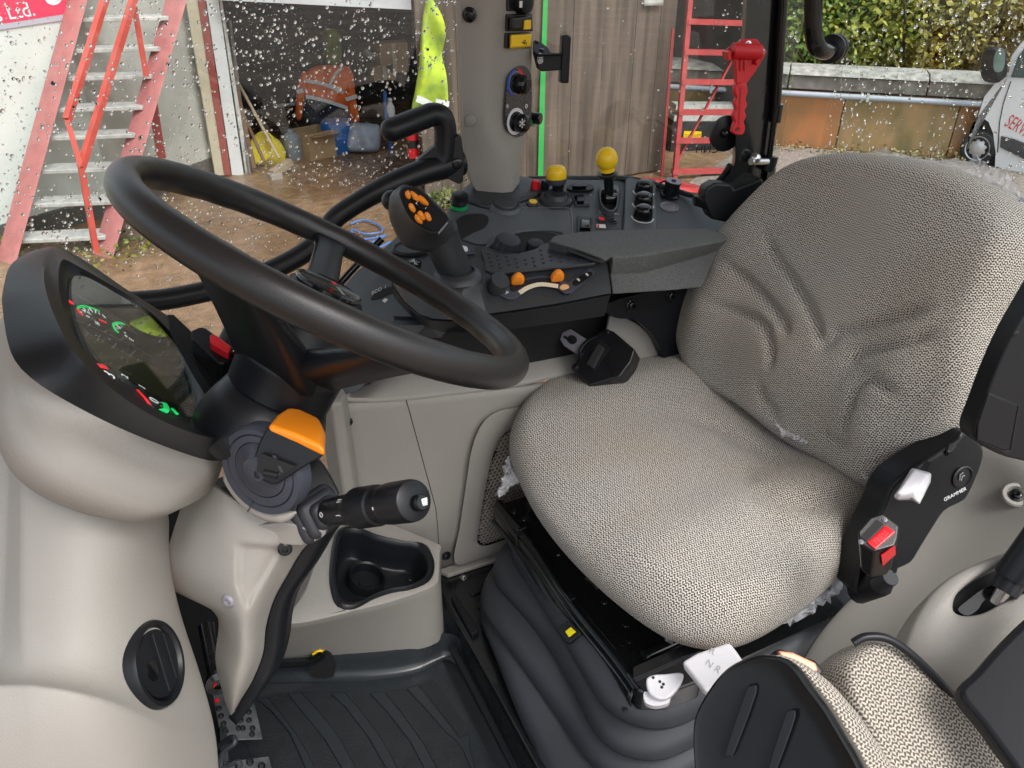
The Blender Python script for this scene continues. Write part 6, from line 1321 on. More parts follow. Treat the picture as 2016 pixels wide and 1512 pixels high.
def jb(pts, mark=None):
    b = slab('orange_button', JF, spl([np.array(p) for p in pts], 3), .004, M['orange'], js, h=.0062, bevel=.0013)
    c = (sum(p[0] for p in pts)/len(pts), sum(p[1] for p in pts)/len(pts))
    if mark: text('button_mark', mark, JF.at(*c, .0066), JF.at(c[0]+10, c[1]+6)-JF.at(*c), JF.n, .008, M['ivory'], b)
jb([(799, 376), (805, 374), (809, 382), (808, 389), (802, 388), (798, 381)], '>'); jb([(808, 376), (816, 378), (826, 388), (826, 394), (816, 392)], '+'); jb([(825, 384), (834, 388), (844, 400), (841, 402), (828, 396)], '-')
jb([(806, 400), (812, 400), (818, 409), (817, 416), (810, 413), (805, 405)], 'o'); jb([(823, 416), (829, 414), (836, 424), (837, 431), (830, 430), (823, 421)], '+'); jb([(836, 418), (844, 418), (850, 430), (846, 433), (839, 429)], 'U'); jb([(818, 421), (824, 425), (832, 436), (830, 438), (822, 434), (817, 427)], 's')
slab('dark_switch', JF, spl([np.array(p) for p in [(814, 392), (822, 396), (830, 404), (842, 410), (838, 412), (822, 407), (814, 399)]], 3), .003, M['gloss'], js, h=.005, bevel=.001)
text('button_mark', 'L', JF.at(821, 400, .0054), JF.at(831, 406)-JF.at(821, 400), JF.n, .008, M['ink'], js); text('button_mark', '1', JF.at(838, 410, .0054), JF.at(848, 416)-JF.at(838, 410), JF.n, .006, M['ink'], js)
slab('chrome_edge', JF, [(862, 458), (880, 437), (883, 438), (864, 461)], .001, M['zinc'], js, h=.003)
# ================================================================== WINDOWS WITH RAIN
def pane(name, label, P0, P1, z0, z1, n_drops, seed, rmin, rmax, slant, mark=False, region=None, top=(0, 0, 0)):
    P0 = np.array([*P0, 0.]); P1 = np.array([*P1, 0.]); d = unit(P1-P0); L = np.linalg.norm(P1-P0); lean = np.array(top, float)
    upv = unit(np.array([0, 0, 1.])+lean); nn = unit(np.cross(upv, d))
    if nn@np.array([0.2, 1, 0]) < 0: nn = -nn
    t = thing(name, P0+np.array([0, 0, z0]), label, 'window')
    zz = lambda s, z: P0+d*s+np.array([0, 0, z0])+upv*(z-z0)
    obj('glass_pane', MB().prism([zz(0, z0), zz(L, z0), zz(L, z1), zz(0, z1)], nn*.005), M['glass'], t)
    rnd = random.Random(seed); vs = []; fs = []; K = 8
    base = [(math.cos(2*math.pi*k/K), math.sin(2*math.pi*k/K)) for k in range(K)]
    for i in range(n_drops):
        s = rnd.uniform(0, L); z = rnd.uniform(z0, z1)
        if region and not region(s, z, rnd): continue
        
        if math.sin(s*23+3*math.sin(z*17+seed))*math.sin(z*19+2*math.sin(s*11)) > rnd.uniform(-.2, 1.0): continue
        r = rmin+(rmax-rmin)*rnd.random()**3.8; el = 1+rnd.random()**2*1.6*(1 if r < rmax*.6 else .4); a = slant+rnd.gauss(0, .22)
        u = d*math.sin(a)+upv*math.cos(a); w = np.cross(u, nn); c = zz(s, z)+nn*.0052
        o = len(vs); asym = rnd.uniform(.55, 1.0)
        for rr, h in ((1, 0), (.93, .28), (.66, .52), (.3, .64)):
            for x, y in base:
                yy = y*(asym if y > 0 else 1)
                vs.append(c+w*x*r*rr+u*yy*r*rr*el+nn*r*h*.8)
        for lv in range(3):
            for k in range(K): fs.append((o+lv*K+k, o+lv*K+(k+1) % K, o+(lv+1)*K+(k+1) % K, o+(lv+1)*K+k))
        fs.append(tuple(o+k for k in range(K))[::-1]); fs.append(tuple(o+3*K+k for k in range(K)))
    mb = MB(); mb.v = [tuple(v) for v in vs]; mb.f = fs
    obj('rain_drops', mb, M['water'], t, kind='stuff', sharp=0)
    return t, zz, d, upv, nn
pane('side_window', 'rain covered side window glass to the left of the beige pillar', (-1.0, 1.53), (0.70, 1.53), -0.15, 1.75, 62000, 11, .0004, .0034, .35, region=lambda s, z, r: s > .72 and .4 < z < 1.3 and r.random() < (.22 if z < .62 else .5 if z < .76 else 1))
t_, zz, d_, u_2, n_2 = pane('side_window', 'side window glass between the beige pillar and the black rear pillar', (0.715, 1.53), (1.235, 1.235), 0.80, 1.75, 4600, 12, .0004, .0030, .15, region=lambda s, z, r: z < 1.35 and r.random() < (.1+.9*max(0, (s-.28)/.3)))
PB = Plane(zz(0, .8), -n_2)
text('glass_mark', 'HNC', PB.at(1392, 294, .001), -d_*-1, PB.n, .024, M['inkblack'], t_) if False else None
tx = text('glass_mark', 'CNH', PB.at(1392, 295, -.006), -d_, -PB.n, .022, M['inkblack'], t_)
pane('rear_window', 'rain streaked rear window glass behind the driver seat', (1.275, 1.17), (1.36, -0.30), 0.55, 1.75, 32000, 13, .0004, .0030, -.12, region=lambda s, z, r: s < .85 and .72 < z < 1.34)
# running trickles on the rear glass
RWp = Plane((1.275, 1.17, .9), unit(np.cross((0, 0, 1.), (0.085, -1.47, 0)))); 
if RWp.n[0] > 0: RWp.n = -RWp.n
tr_ = MB(); rnd = random.Random(4)
for pts in ([(1660, 130), (1658, 155), (1655, 200)], [(1762, 105), (1763, 125)], [(1858, 110), (1860, 140)]):
    P = spl([RWp.at(x+rnd.uniform(-2, 2), y, -.006) for x, y in pts], 5, False); tr_.tube(P, [.0004+.0003*rnd.random() for _ in P], 6)
tr_o = obj('water_trickles', tr_, M['water'], bpy.data.objects['rear_window'], kind='stuff', sharp=0)

# ================================================================== YARD OUTSIDE
GZ = -1.25
def G_(x, y): return q(x, y, Z=GZ)
def ground_mat():
    m = bpy.data.materials.new('wet_mud'); m.use_nodes = True; t = m.node_tree; b = t.nodes['Principled BSDF']; L = t.links.new
    tc = t.nodes.new('ShaderNodeTexCoord')
    def nz(s, det=6): n = t.nodes.new('ShaderNodeTexNoise'); n.inputs['Scale'].default_value = s; n.inputs['Detail'].default_value = det; L(tc.outputs['Object'], n.inputs[0]); return n
    n1, n2, n3 = nz(.55), nz(9), nz(45, 3)
    cr = t.nodes.new('ShaderNodeValToRGB'); e = cr.color_ramp.elements; e[0].position = .34; e[0].color = (.125, .072, .040, 1); e[1].position = .66; e[1].color = (.27, .17, .10, 1)
    L(n1.outputs['Fac'], cr.inputs[0]); mx = t.nodes.new('ShaderNodeMix'); mx.data_type = 'RGBA'; mx.blend_type = 'OVERLAY'; mx.inputs[0].default_value = .8
    L(cr.outputs[0], mx.inputs[6]); L(n2.outputs['Fac'], mx.inputs[7]); L(mx.outputs[2], b.inputs['Base Color'])
    r = t.nodes.new('ShaderNodeMapRange'); r.inputs[1].default_value = .42; r.inputs[2].default_value = .58; r.inputs[3].default_value = .04; r.inputs[4].default_value = .42
    L(n1.outputs['Fac'], r.inputs[0]); L(r.outputs[0], b.inputs['Roughness'])
    bp = t.nodes.new('ShaderNodeBump'); bp.inputs['Distance'].default_value = .03; bp.inputs['Strength'].default_value = .35; ad = t.nodes.new('ShaderNodeMath'); ad.operation = 'ADD'
    L(n2.outputs['Fac'], ad.inputs[0]); L(n3.outputs['Fac'], ad.inputs[1]); L(ad.outputs[0], bp.inputs['Height']); L(bp.outputs[0], b.inputs['Normal']); return m
M['mud'] = ground_mat()
struct('ground', MB().grid([[(x, y, GZ) for x in np.linspace(-120, 120, 9)] for y in np.linspace(-120, 120, 9)]), M['mud'], origin=(0, 0, GZ))
M['gravel'] = pbr('gravel', (.12, .10, .085), .85, col2=(.32, .28, .24), vscale=38, bump=1, bscale=60, detail=8)
gv = [(5.6, 6.9), (7.4, 8.0), (9.6, 5.9), (12.5, 2.5), (8.5, 1.5), (4.2, 3.8), (3.9, 5.6)]
struct('gravel_strip', MB().prism([(x, y, GZ+.004) for x, y in gv], (0, 0, .012)), M['gravel'])
# --- white cabin with red sign
M['cabinwhite'] = pbr('cabin_white', (.60, .645, .62), .5, var=.05, vscale=2.5)
M['greyshade'] = pbr('pale_grey_and_shade', (.46, .46, .43), .6, var=.12, vscale=3)
wcb = thing('white_cabin', (-1.3, 8.1, GZ), 'white site cabin with red company sign at the far left of the yard', 'cabin')
c0 = G_(-260, 500); c1 = q(128, 10, Y=8.55); c1[2] = GZ; c0 = np.array([-3.2, 6.9, GZ]); c1 = np.array([-.28, 8.62, GZ]); dcab = unit(c1-c0); ncab = np.array([dcab[1], -dcab[0], 0])
c2 = c1+np.array([1.15, 1.10, 0])
obj('cabin_wall', MB().prism([c0+(0, 0, .18), c1+(0, 0, .18), c1+(0, 0, 3), c0+(0, 0, 3)], -ncab*.08), M['cabinwhite'], wcb)
obj('cabin_end', MB().prism([c1+(0, 0, .18), c2+(0, 0, .18), c2+(0, 0, 3), c1+(0, 0, 3)], unit((-1, 1, 0))*.08), M['greyshade'], wcb)  # same white cabin; the shadow on this face is put into its greyer colour
obj('cabin_skirt', MB().prism([c0, c1, c1+(0, 0, .2), c0+(0, 0, .2)], -ncab*.06).prism([c1, c2, c2+(0, 0, .2), c1+(0, 0, .2)], unit((-1, 1, 0))*.06), pbr('skirt_grey', (.09, .085, .075), .8), wcb)
CBp = Plane(c0+ncab*.0, ncab); 
if CBp.n@(CAM-c0) < 0: CBp.n = -CBp.n
sg = thing('company_sign', CBp.at(60, 20, 0), 'red sign with white lettering above a grey stripe on the white cabin', 'sign')
slab('sign_board', CBp, [(-260, 92), (-100, 63), (131, 27), (130, -90), (-100, -90), (-260, -90)], .012, pbr('sign_red', (.72, .03, .10), .35), sg, h=.014)
slab('grey_stripe', CBp, [(-260, 104), (-100, 74), (137, 38), (131, 27), (-100, 63), (-260, 92)], .010, pbr('sign_grey', (.42, .42, .50), .4), sg, h=.012)
text('sign_lettering', 'Motors Ltd.', CBp.at(-18, 32, .015), CBp.at(100, 14)-CBp.at(0, 30), CBp.n, .155, M['ink'], sg)
slab('sign_logo', CBp, spl([np.array(p) for p in [(88, -6), (100, -14), (118, -12), (120, 2), (108, 10), (94, 6)]], 3), .001, M['ink'], sg, h=.0155)
M['leaf'] = pbr('leaf_green', (.045, .085, .018), .5, col2=(.21, .20, .028), vscale=1.1, detail=5)
def bush(name, label, cat, centers, n, leaf, seed, mats=None, twigs=6, kind=None):
    """leafy mass: many small bent leaves spread through lumps, with twigs"""
    rnd = np.random.default_rng(seed); vs = []; fs = []
    base = sum(np.array(c) for c, r in centers)/len(centers)
    for c, r in centers:
        c = np.array(c); k = int(n*r[0]*r[2]/sum(q_[1][0]*q_[1][2] for q_ in centers))
        for _ in range(k):
            d = rnd.normal(size=3); d /= np.linalg.norm(d); p = c+d*np.array(r)*(rnd.random()**.42)
            a = unit(rnd.normal(size=3)+np.array([0, -.2, .6])); b = unit(np.cross(a, rnd.normal(size=3))); w = np.cross(a, b); s = leaf*(.6+.8*rnd.random()); o = len(vs)
            vs += [p-b*s, p-w*s*.55+a*s*.15-b*s*.25, p-w*s*.5+a*s*.1+b*s*.3, p+b*s, p+w*s*.5+a*s*.1+b*s*.3, p+w*s*.55+a*s*.15-b*s*.25]; fs += [(o, o+1, o+2, o+3), (o, o+3, o+4, o+5)]
    t = thing(name, (base[0], base[1], GZ), label, cat)
    mb = MB(); mb.v = [tuple(v) for v in vs]; mb.f = fs
    obj('foliage', mb, mats or M['leaf'], t, kind='stuff', sharp=0, recalc=False)
    tw = MB()
    for i in range(twigs):
        c, r = centers[i % len(centers)]; c = np.array(c); e = c+rnd.normal(size=3)*np.array(r)*.6; b0 = np.array([c[0]+rnd.normal()*.3, c[1]+rnd.normal()*.3, GZ])
        tw.tube(spl([b0, b0*.5+e*.5+rnd.normal(size=3)*.15, e], 4, False), [.03-.0025*j for j in range(9)], 6)
    if twigs: obj('branches', tw, pbr('bark', (.07, .055, .04), .9), t)
    return t
# --- red access steps in front of the cabin
M['stepred'] = pbr('step_red', (.40, .145, .14), .5, var=.12, vscale=9); M['railred'] = pbr('rail_red', (.50, .08, .06), .45, var=.1, vscale=9)
M['galv'] = pbr('galvanised', (.55, .56, .54), .45, metal=.3, var=.2, vscale=14)
sr = thing('red_steps', G_(150, 500), 'red steel access steps with galvanised treads and bent handrails in front of the white cabin', 'steps')
rb_, rt2 = G_(200, 505), q(345, 0, Y=8.35); lb_, lt2 = np.array([-1.22, 7.62, GZ]), q(150, 0, Y=8.55)
rtx = rt2+(rt2-rb_)*.35; ltx = lt2+(lt2-lb_)*.35
hv = np.array([.0, .0, 0.])
def stringer(a, b, w): 
    s = unit(np.cross(b-a, [0, 0, 1.])); hz_ = np.array([.07, -.115, 0]); 
    return MB().prism([a-hz_, a+hz_*.6, b+hz_*.6, b-hz_], unit(lb_-rb_)*-.05)
obj('stringer', stringer(rb_, rtx, .2), M['stepred'], sr); obj('stringer', stringer(lb_, ltx, .2), M['stepred'], sr)
back_ = unit(np.array([.45, .9, 0]))
for (lx, rx, y) in ((148, 312, 33), (130, 292, 92), (110, 272, 147), (90, 258, 207), (66, 244, 264), (45, 226, 327), (22, 204, 392), (0, 182, 462)):
    # tread height found on the right stringer
    best = None
    for k in range(200):
        p = rb_+(rtx-rb_)*k/199; v = p-CAM; pxx = 1008+FPX*(v@rt)/(v@fw); pyy = 756-FPX*(v@up)/(v@fw)
        if best is None or abs(pyy-y) < best[0]: best = (abs(pyy-y), k/199)
    a = rb_+(rtx-rb_)*best[1]; b = lb_+(ltx-lb_)*best[1]; a = a+np.array([-.03, -.02, 0]); b = b.copy(); b[2] = a[2]
    obj('tread', MB().prism([a, b, b+back_*.24, a+back_*.24], (0, 0, -.035)), M['galv'], sr, bevel=.006)
Yr = 7.15
hr = lambda x, y, Y: q(x, y, Y=Y)
obj('handrail', MB().bar(hr(225, -60, 8.1), hr(132, 236, 7.2), .05, .05).bar(hr(132, 236, 7.2), hr(160, 330, 7.12), .04, .04).bar(hr(160, 330, 7.12), hr(190, 498, 7.1), .045, .045), M['railred'], sr)
obj('handrail', MB().bar(hr(275, -40, 7.9), hr(160, 330, 7.12), .05, .05).bar(hr(262, 0, 7.9), hr(288, 150, 7.9), .045, .045), M['railred'], sr)
obj('rear_leg', MB().bar(hr(292, 150, 8.5), hr(318, 310, 8.5), .08, .08), pbr('dark_step_red', (.30, .06, .05), .6), sr)
bush('weed_clump', 'green weeds and dead grass at the foot of the red steps', 'weeds', [(G_(220, 520)+(0, 0, .06), (.35, .3, .1)), (G_(280, 480)+(0, 0, .05), (.3, .3, .06)), (G_(30, 495)+(0, 0, .06), (.25, .2, .1)), (G_(140, 490)+(0, 0, .06), (.25, .2, .1))], 300, .022, 21, twigs=0)
# --- workshop: grey side wall, posts, lintel, roof, dark interior
M['render'] = pbr('grey_render', (.16, .155, .145), .85, var=.25, vscale=3, bump=.4, bscale=30)
M['cream'] = pbr('cream_paint', (.50, .45, .335), .6, var=.08, vscale=8); M['paintwhite'] = pbr('white_gloss', (.62, .64, .655), .4, var=.06); M['postred'] = pbr('oxide_red', (.26, .05, .04), .6, var=.15)
ws = thing('workshop', (1.0, 9.5, GZ), 'open fronted dark workshop with white lintel and cream, red and white door posts', 'workshop')
pA = np.array([.55, 9.62, GZ]); 
obj('side_wall', MB().prism([(-.3, 9.3, GZ), (.66, 9.72, GZ), (.66, 9.72, 2.6), (-.3, 9.3, 2.6)], (-.05, .12, 0)), M['render'], ws)
def post(x0, x1, x2, x3, mat, Y=9.5, t=.12):
    a, b, c, d = q(x0, 0, Y=Y), q(x1, 0, Y=Y), q(x3, 345, Y=Y), q(x2, 345, Y=Y); a2, b2_ = a+(a-d)*.9, b+(b-c)*.9
    return obj('door_post', MB().prism([d, c, b2_, a2], (0, t, 0)), M[mat], ws)
post(366, 389, 424, 442, 'cream'); post(389, 404, 442, 455, 'postred', 9.48); post(406, 430, 457, 480, 'paintwhite'); post(432, 437, 484, 493, 'galv', 9.55, .06)
la, lb2 = q(425, 0, Y=9.35), q(830, 20, Y=7.45)
la0, lb0 = q(425, -40, Y=9.35), q(830, -22, Y=7.45)
obj('lintel', MB().prism([la, lb2, lb0, la0], (.08, .1, 0)), M['paintwhite'], ws)
obj('lintel_gap', MB().prism([la0+(0, 0, .004), lb0+(0, 0, .004), lb0+(0, 0, 1.6), la0+(0, 0, 1.6)], (.06, .08, 0)), M['greyshade'], ws)
obj('back_wall', MB().prism([(.7, 13.2, GZ), (7.2, 13.2, GZ), (7.2, 13.2, 2.6), (.7, 13.2, 2.6)], (0, .1, 0)), pbr('shade_dark_wall', (.03, .029, .028), .9, var=.5, vscale=1.6), ws)  # interior shade put into this wall's near-black colour
obj('inner_wall', MB().prism([(.78, 9.72, GZ), (.78, 13.2, GZ), (.78, 13.2, 2.6), (.78, 9.72, 2.6)], (-.1, 0, 0)), pbr('mottled_dark_wall', (.10, .097, .09), .9, var=.4, vscale=2), ws)  # inner wall in mottled dark grey
obj('right_wall', MB().prism([(7.1, 7.5, GZ), (7.1, 13.2, GZ), (7.1, 13.2, 2.6), (7.1, 7.5, 2.6)], (.1, 0, 0)), M['render'], ws)
obj('roof', MB().prism([(-.4, 9.3, 2.6), (2.7, 7.4, 2.6), (7.2, 7.4, 2.6), (7.2, 13.3, 2.6), (-.4, 13.3, 2.6)], (0, 0, .1)), M['galv'], ws)
# shelf and clutter
M['card'] = pbr('cardboard', (.36, .24, .13), .8, var=.1); M['drum'] = pbr('blue_drum', (.02, .12, .38), .4, var=.15); M['hiyel'] = pbr('hi_vis_yellow', (.24, .36, .06), .8, vscale=7, col2=(.52, .66, .04)); M['hior'] = pbr('hi_vis_orange', (.85, .17, .03), .75, var=.12, vscale=9); M['reflect'] = pbr('reflective_tape', (.62, .64, .64), .4)  # hi-vis yellow: darker, greener noise paints fold shading into the coat
M['navy'] = pbr('navy_cloth', (.018, .022, .04), .85)
def cloth(name, pl, outline, th, mat, parent=None, wr=.02, seed=0, label=None, cat=None, n=70, kk=9):
    """garment panel with folds: outline on a plane, bulged and wrinkled"""
    O = resample(spl(pl.pts(outline), 5), n); c = sum(O)/n; rnd = random.Random(seed); e1, e2 = pl.axes(); rings = []; ph = [rnd.uniform(0, 6) for _ in range(6)]
    for s, h in ((.98, -.6), (1.0, 0), (.97, .5), (.86, .85), (.7, 1), (.5, 1.0), (.3, 1.0), (.1, 1.0)):
        ring = []
        for p in O:
            w = c+(p-c)*s; a, b = (w-c)@e1, (w-c)@e2
            ring.append(w+pl.n*(th*h+wr*max(0, h)*(math.sin(a*kk*2.4+ph[0]+math.sin(b*5+ph[1]))+.6*math.sin(b*kk*1.3+a*7+ph[2]))))
        rings.append(ring)
    return obj(name, MB().loft(rings), mat, parent, sharp=0, label=label)
JP = Plane(np.array([2.55, 10.9, -.4]), (-.2, -1, .12))
oj = thing('orange_jacket', JP.at(640, 250, 0), 'orange hi vis jacket with silver tape and navy hem hanging in the dark workshop', 'jacket')
cloth('jacket_body', JP, [(600, 145), (622, 130), (660, 128), (685, 132), (694, 160), (692, 205), (686, 216), (640, 200), (600, 190), (596, 165)], .07, M['hior'], oj, .02, 1)
cloth('jacket_hem', JP, [(598, 188), (640, 198), (688, 214), (686, 240), (640, 244), (596, 238)], .06, M['navy'], oj, .02, 2)
cloth('sleeve', JP, [(598, 140), (606, 150), (600, 185), (594, 232), (582, 230), (584, 180), (590, 152)], .05, M['hior'], oj, .015, 3)
cloth('sleeve', JP, [(684, 132), (696, 150), (700, 190), (708, 238), (696, 244), (688, 236), (684, 190)], .05, M['hior'], oj, .015, 4)
mb = MB(); 
for pts, w in (([(600, 158), (630, 163), (655, 172), (676, 182)], .045), ([(602, 189), (640, 197), (684, 212)], .045), ([(674, 132), (660, 145), (648, 168)], .035), ([(584, 180), (597, 177)], .05), ([(680, 195), (702, 188)], .05)): ribbon(mb, JP, pts, w, .115, 4, .004)
obj('silver_tape', mb, M['reflect'], oj, sharp=0)
vj = thing('green_vest', JP.at(655, 120, -.6), 'dull green hi vis vest hanging behind the orange jacket in the workshop', 'vest')
cloth('vest_body', Plane(JP.P+(0.2, .6, 0), JP.n), [(638, 62), (650, 56), (664, 60), (672, 90), (668, 125), (640, 122)], .06, pbr('dull_green', (.16, .22, .03), .8, var=.3), vj, .02, 5)
YJ = Plane(np.array([2.52, 7.28, 0]), (-.15, -1, .05))
yj = thing('yellow_jacket', YJ.at(850, 215, 0), 'bright yellow hi vis coat hanging on the left edge of the weathered boards', 'coat')
cloth('coat_body', YJ, [(842, -5), (850, -4), (868, 28), (876, 60), (872, 92), (870, 110), (878, 150), (881, 205), (878, 214), (850, 212), (838, 228), (812, 222), (818, 180), (826, 130), (830, 70), (834, 30)], .07, M['hiyel'], yj, .04, 6)
mb = MB(); ribbon(mb, YJ, [(815, 190), (830, 196), (848, 206)], .06, .135, 4, .004); ribbon(mb, YJ, [(852, 196), (866, 199), (878, 201)], .05, .135, 4, .004)
obj('silver_tape', mb, M['reflect'], yj, sharp=0)
# small workshop items
yb = thing('yellow_tub', G_(530, 322), 'bright yellow plastic tub lying on its side by the brooms', 'tub')
o_ = q(530, 300, Y=9.9); obj('tub_body', MB().lathe([(.10, -.14), (.15, -.13), (.19, -.02), (.20, .13), (.205, .15), (.19, .15), (.14, -.10), (0, -.10)], o_, unit((-.6, -.4, .5)), 24, cap=False), pbr('bright_yellow', (.85, .72, .02), .4, var=.1), yb)
br = thing('broom', q(540, 340, Z=GZ), 'long handled broom leaning beside the workshop post', 'broom')
obj('broom_handle', MB().tube([q(462, 150, Y=9.9), q(550, 312, Y=9.35)], .018, 8), pbr('pale_wood', (.40, .30, .20), .7), br)
obj('broom_head', MB().bar(q(536, 342, Y=9.2), q(572, 318, Y=9.35), .10, .08), pbr('old_wood', (.30, .23, .16), .8), br, bevel=.01); obj('bristles', MB().bar(q(530, 350, Y=9.17), q(552, 346, Y=9.2), .14, .08), pbr('bristle', (.30, .27, .23), .9), br)
for i, (x0, y0, x1, y1) in enumerate(((440, 60, 500, 330), (452, 40, 492, 345), (468, 200, 520, 318))):
    tp_ = thing('leaning_pole', q(x1, y1, Z=GZ), ('brown pole leaning just right of the white door post', 'thin grey pole leaning against the workshop post', 'short brown pole leaning behind the yellow tub')[i], 'pole', 'poles leaning by the workshop door')
    obj('pole_shaft', MB().tube([q(x0, y0, Y=9.75), q(x1, y1, Y=9.5)], (.03, .018, .02)[i], 8), M['render'] if i == 1 else pbr('brown_wood', (.16, .09, .055), .8), tp_)
def crate(name, label, cat, x, y, w, d_, h, mat, rz=.2, lid=None, Yv=None):
    p = q(x, y, Z=GZ) ; t = thing(name, p, label, cat); c_, s_ = math.cos(rz), math.sin(rz); ax = ((c_, s_, 0), (-s_, c_, 0), (0, 0, 1))
    X, Y_ = np.array(ax[0]), np.array(ax[1]); mb = MB()
    for sg in (-1, 1): mb.box(p+X*sg*(w/2-.01)+(0, 0, h/2), (.02, d_, h), ax); mb.box(p+Y_*sg*(d_/2-.01)+(0, 0, h/2), (w-.045, .02, h), ax)
    mb.box(p+(0, 0, .01), (w-.05, d_-.05, .02), ax)
    obj('box_sides', mb, mat, t)
    if lid:
        obj('flap', MB().box(p+X*(w*.6)+(0, 0, h-.03), (w*.3, d_*.95, .008), ax), mat, t); obj('flap', MB().box(p-Y_*(d_*.62)+(0, 0, h-.02), (w*.9, d_*.3, .008), ax), mat, t)
    return t
crate('cardboard_box', 'open cardboard box on the workshop floor under the orange jacket', 'box', 622, 305, .42, .42, .32, M['card'], .35, True)
jc = thing('grey_canister', G_(580, 312), 'grey plastic canister between the yellow tub and the cardboard box', 'canister'); p_ = G_(580, 312)
obj('canister_body', MB().lathe([(.10, 0), (.11, .02), (.11, .26), (.07, .31), (.04, .32), (.04, .36)], p_, (0, 0, 1), 18), pbr('grey_plastic', (.22, .25, .28), .5), jc)
dr = thing('blue_drum', G_(668, 298), 'blue plastic drum behind the cardboard box in the workshop', 'drum'); p_ = G_(668, 298)
obj('drum_body', MB().lathe([(.19, 0), (.2, .02), (.2, .18), (.21, .2), (.2, .22), (.2, .36), (.18, .38)], p_, (0, 0, 1), 24), M['drum'], dr)
bgp = Plane(q(715, 270, Y=9.9), (-.2, -1, .3)); sk = thing('plastic_sack', G_(715, 300), 'pale blue grey plastic sack slumped on the workshop floor', 'sack')
cloth('sack_body', bgp, [(688, 248), (700, 242), (735, 244), (748, 252), (746, 296), (716, 300), (684, 294)], .14, pbr('sack_grey', (.30, .34, .42), .35, var=.2), sk, .025, 8)
for i, (x, y, w, h, lab) in enumerate(((772, 140, .42, .40, 'brown cartons stacked on a shelf at the back of the workshop'), (752, 155, .34, .2, 'flat brown carton beside the taller cartons on the workshop shelf'))):
    p_ = q(x, y, Y=11.6); t = thing('carton', p_, lab, 'carton', 'cartons on the workshop shelf'); obj('carton_sides', MB().box(p_+(0, 0, h/2), (w, .3, h)), M['card'], t, bevel=.004); obj('tape', MB().box(p_+(0, -.152, h/2), (.06, .004, h*.96)), M['cream'], t)
bt_ = thing('workshop_bench', q(800, 200, Y=11.2), 'cluttered dark workbench with blue leg beside the hanging yellow coat', 'bench')
p0, p1_ = q(752, 190, Y=11.2), q(815, 185, Y=11.2)
obj('bench_top', MB().bar(p0, p1_, .5, .06), M['dark'], bt_)
obj('bench_leg', MB().tube([q(757, 180, Y=10.4), q(763, 262, Y=10.2), q(778, 330, Y=9.4)], .028, 8), M['drum'], bt_)
obj('bench_leg', MB().bar(q(812, 186, Y=11.2), q(815, 300, Y=11.2), .06, .06), M['dark'], bt_)
wbt = thing('white_bottle', q(770, 228, Y=10.3), 'small white bottle standing in front of the dark bench', 'bottle'); obj('bottle_body', MB().lathe([(.05, 0), (.055, .02), (.055, .13), (.03, .17), (.025, .2), (.03, .2), (.03, .235), (.02, .24)], q(770, 230, Y=10.3), (0, 0, 1), 16), M['ink'], wbt)
rf_ = thing('red_extinguisher', q(815, 300, Y=7.6), 'red cylinder with dark markings standing at the left edge of the boards', 'cylinder')
pE = q(814, 300, Y=7.6); obj('cylinder_body', MB().lathe([(.055, -.05), (.06, -.03), (.06, .22), (.045, .27), (.02, .29), (.02, .32)], pE, (0, 0, 1), 18), M['red'], rf_); obj('cylinder_label', MB().lathe([(.0612, .05), (.0612, .13)], pE, (0, 0, 1), 18, cap=False), M['inkblack'], rf_)
# dim things hanging deep in the shop
for i, (x, y, r_, m_, lab) in enumerate(((530, 98, .16, 'navy', 'dark blue overall hanging at the back of the workshop'), (740, 110, .12, 'greyshade', 'pale rolled sheet hanging at the back of the workshop near the cartons'), (575, 220, .1, 'galv', 'bent grey pipe at the back of the workshop'))):
    p_ = q(x, y, Y=12.4); t = thing(('hanging_overall', 'rolled_sheet', 'bent_pipe')[i], p_, lab, ('overall', 'sheet', 'pipe')[i])
    if i == 0: cloth('overall_cloth', Plane(p_, (0, -1, 0)), [(518, 80), (545, 82), (550, 115), (530, 118), (514, 110)], .05, M['navy'], t, .02, 9)
    elif i == 1: obj('sheet_roll', MB().tube([q(715, 100, Y=12.4), q(742, 118, Y=12.4)], .05, 10), M['greyshade'], t)
    else: obj('pipe_length', MB().tube([q(540, 210, Y=12.3), q(575, 205, Y=12.3), q(590, 200, Y=12.3)], .03, 8), M['galv'], t)
# --- weathered board panel
M['board'] = pbr('weathered_board', (.052, .037, .027), .7, col2=(.145, .108, .083), vscale=2.2, stretch=(5, 5, .35), bump=.5, bscale=3, detail=8)
bd = thing('board_door', (4.1, 7.35, GZ), 'large weathered brown board door standing behind the side window', 'door')
BPn = Plane((2.5, 7.4, 0), (.02, -1, 0)); rnd = random.Random(5)
xl, xr = BPn.at(815, 0)[0], BPn.at(1342, 0)[0]-.05; xb = xl
while xb < xr-.02:
    w = min(rnd.uniform(.15, .22), xr-xb); yy = 7.4+.02*(xb-2.5); d0 = rnd.uniform(0, .007)
    obj('plank', MB().box((xb+w/2, yy+.02-d0/2, (GZ+2.2)/2+.02), (w-.003, .03+d0, 2.2-GZ)), M['board'], bd, bevel=.003); xb += w
obj('plank_backing', MB().box(((xl+xr)/2, 7.50, .45), (xr-xl-.02, .03, 3.3)), M['dark'], bd)
BPf = Plane((2.5, 7.37, 0), (.02, -1, 0))
gp_ = thing('green_strap', BPf.at(1066, 345), 'narrow bright green strap hanging down the weathered boards', 'strap')
obj('strap_band', MB().prism(BPf.pts([(1071, -160), (1081, -160), (1078, 0), (1072, 200), (1067, 420), (1057, 420), (1062, 200), (1069, 0)]), (0, -.006, 0)), pbr('strap_green', (.03, .34, .07), .5), gp_)
rp_ = thing('paper_scrap', BPf.at(1280, 5), 'scrap of torn pale paper at the top of the boards', 'paper')
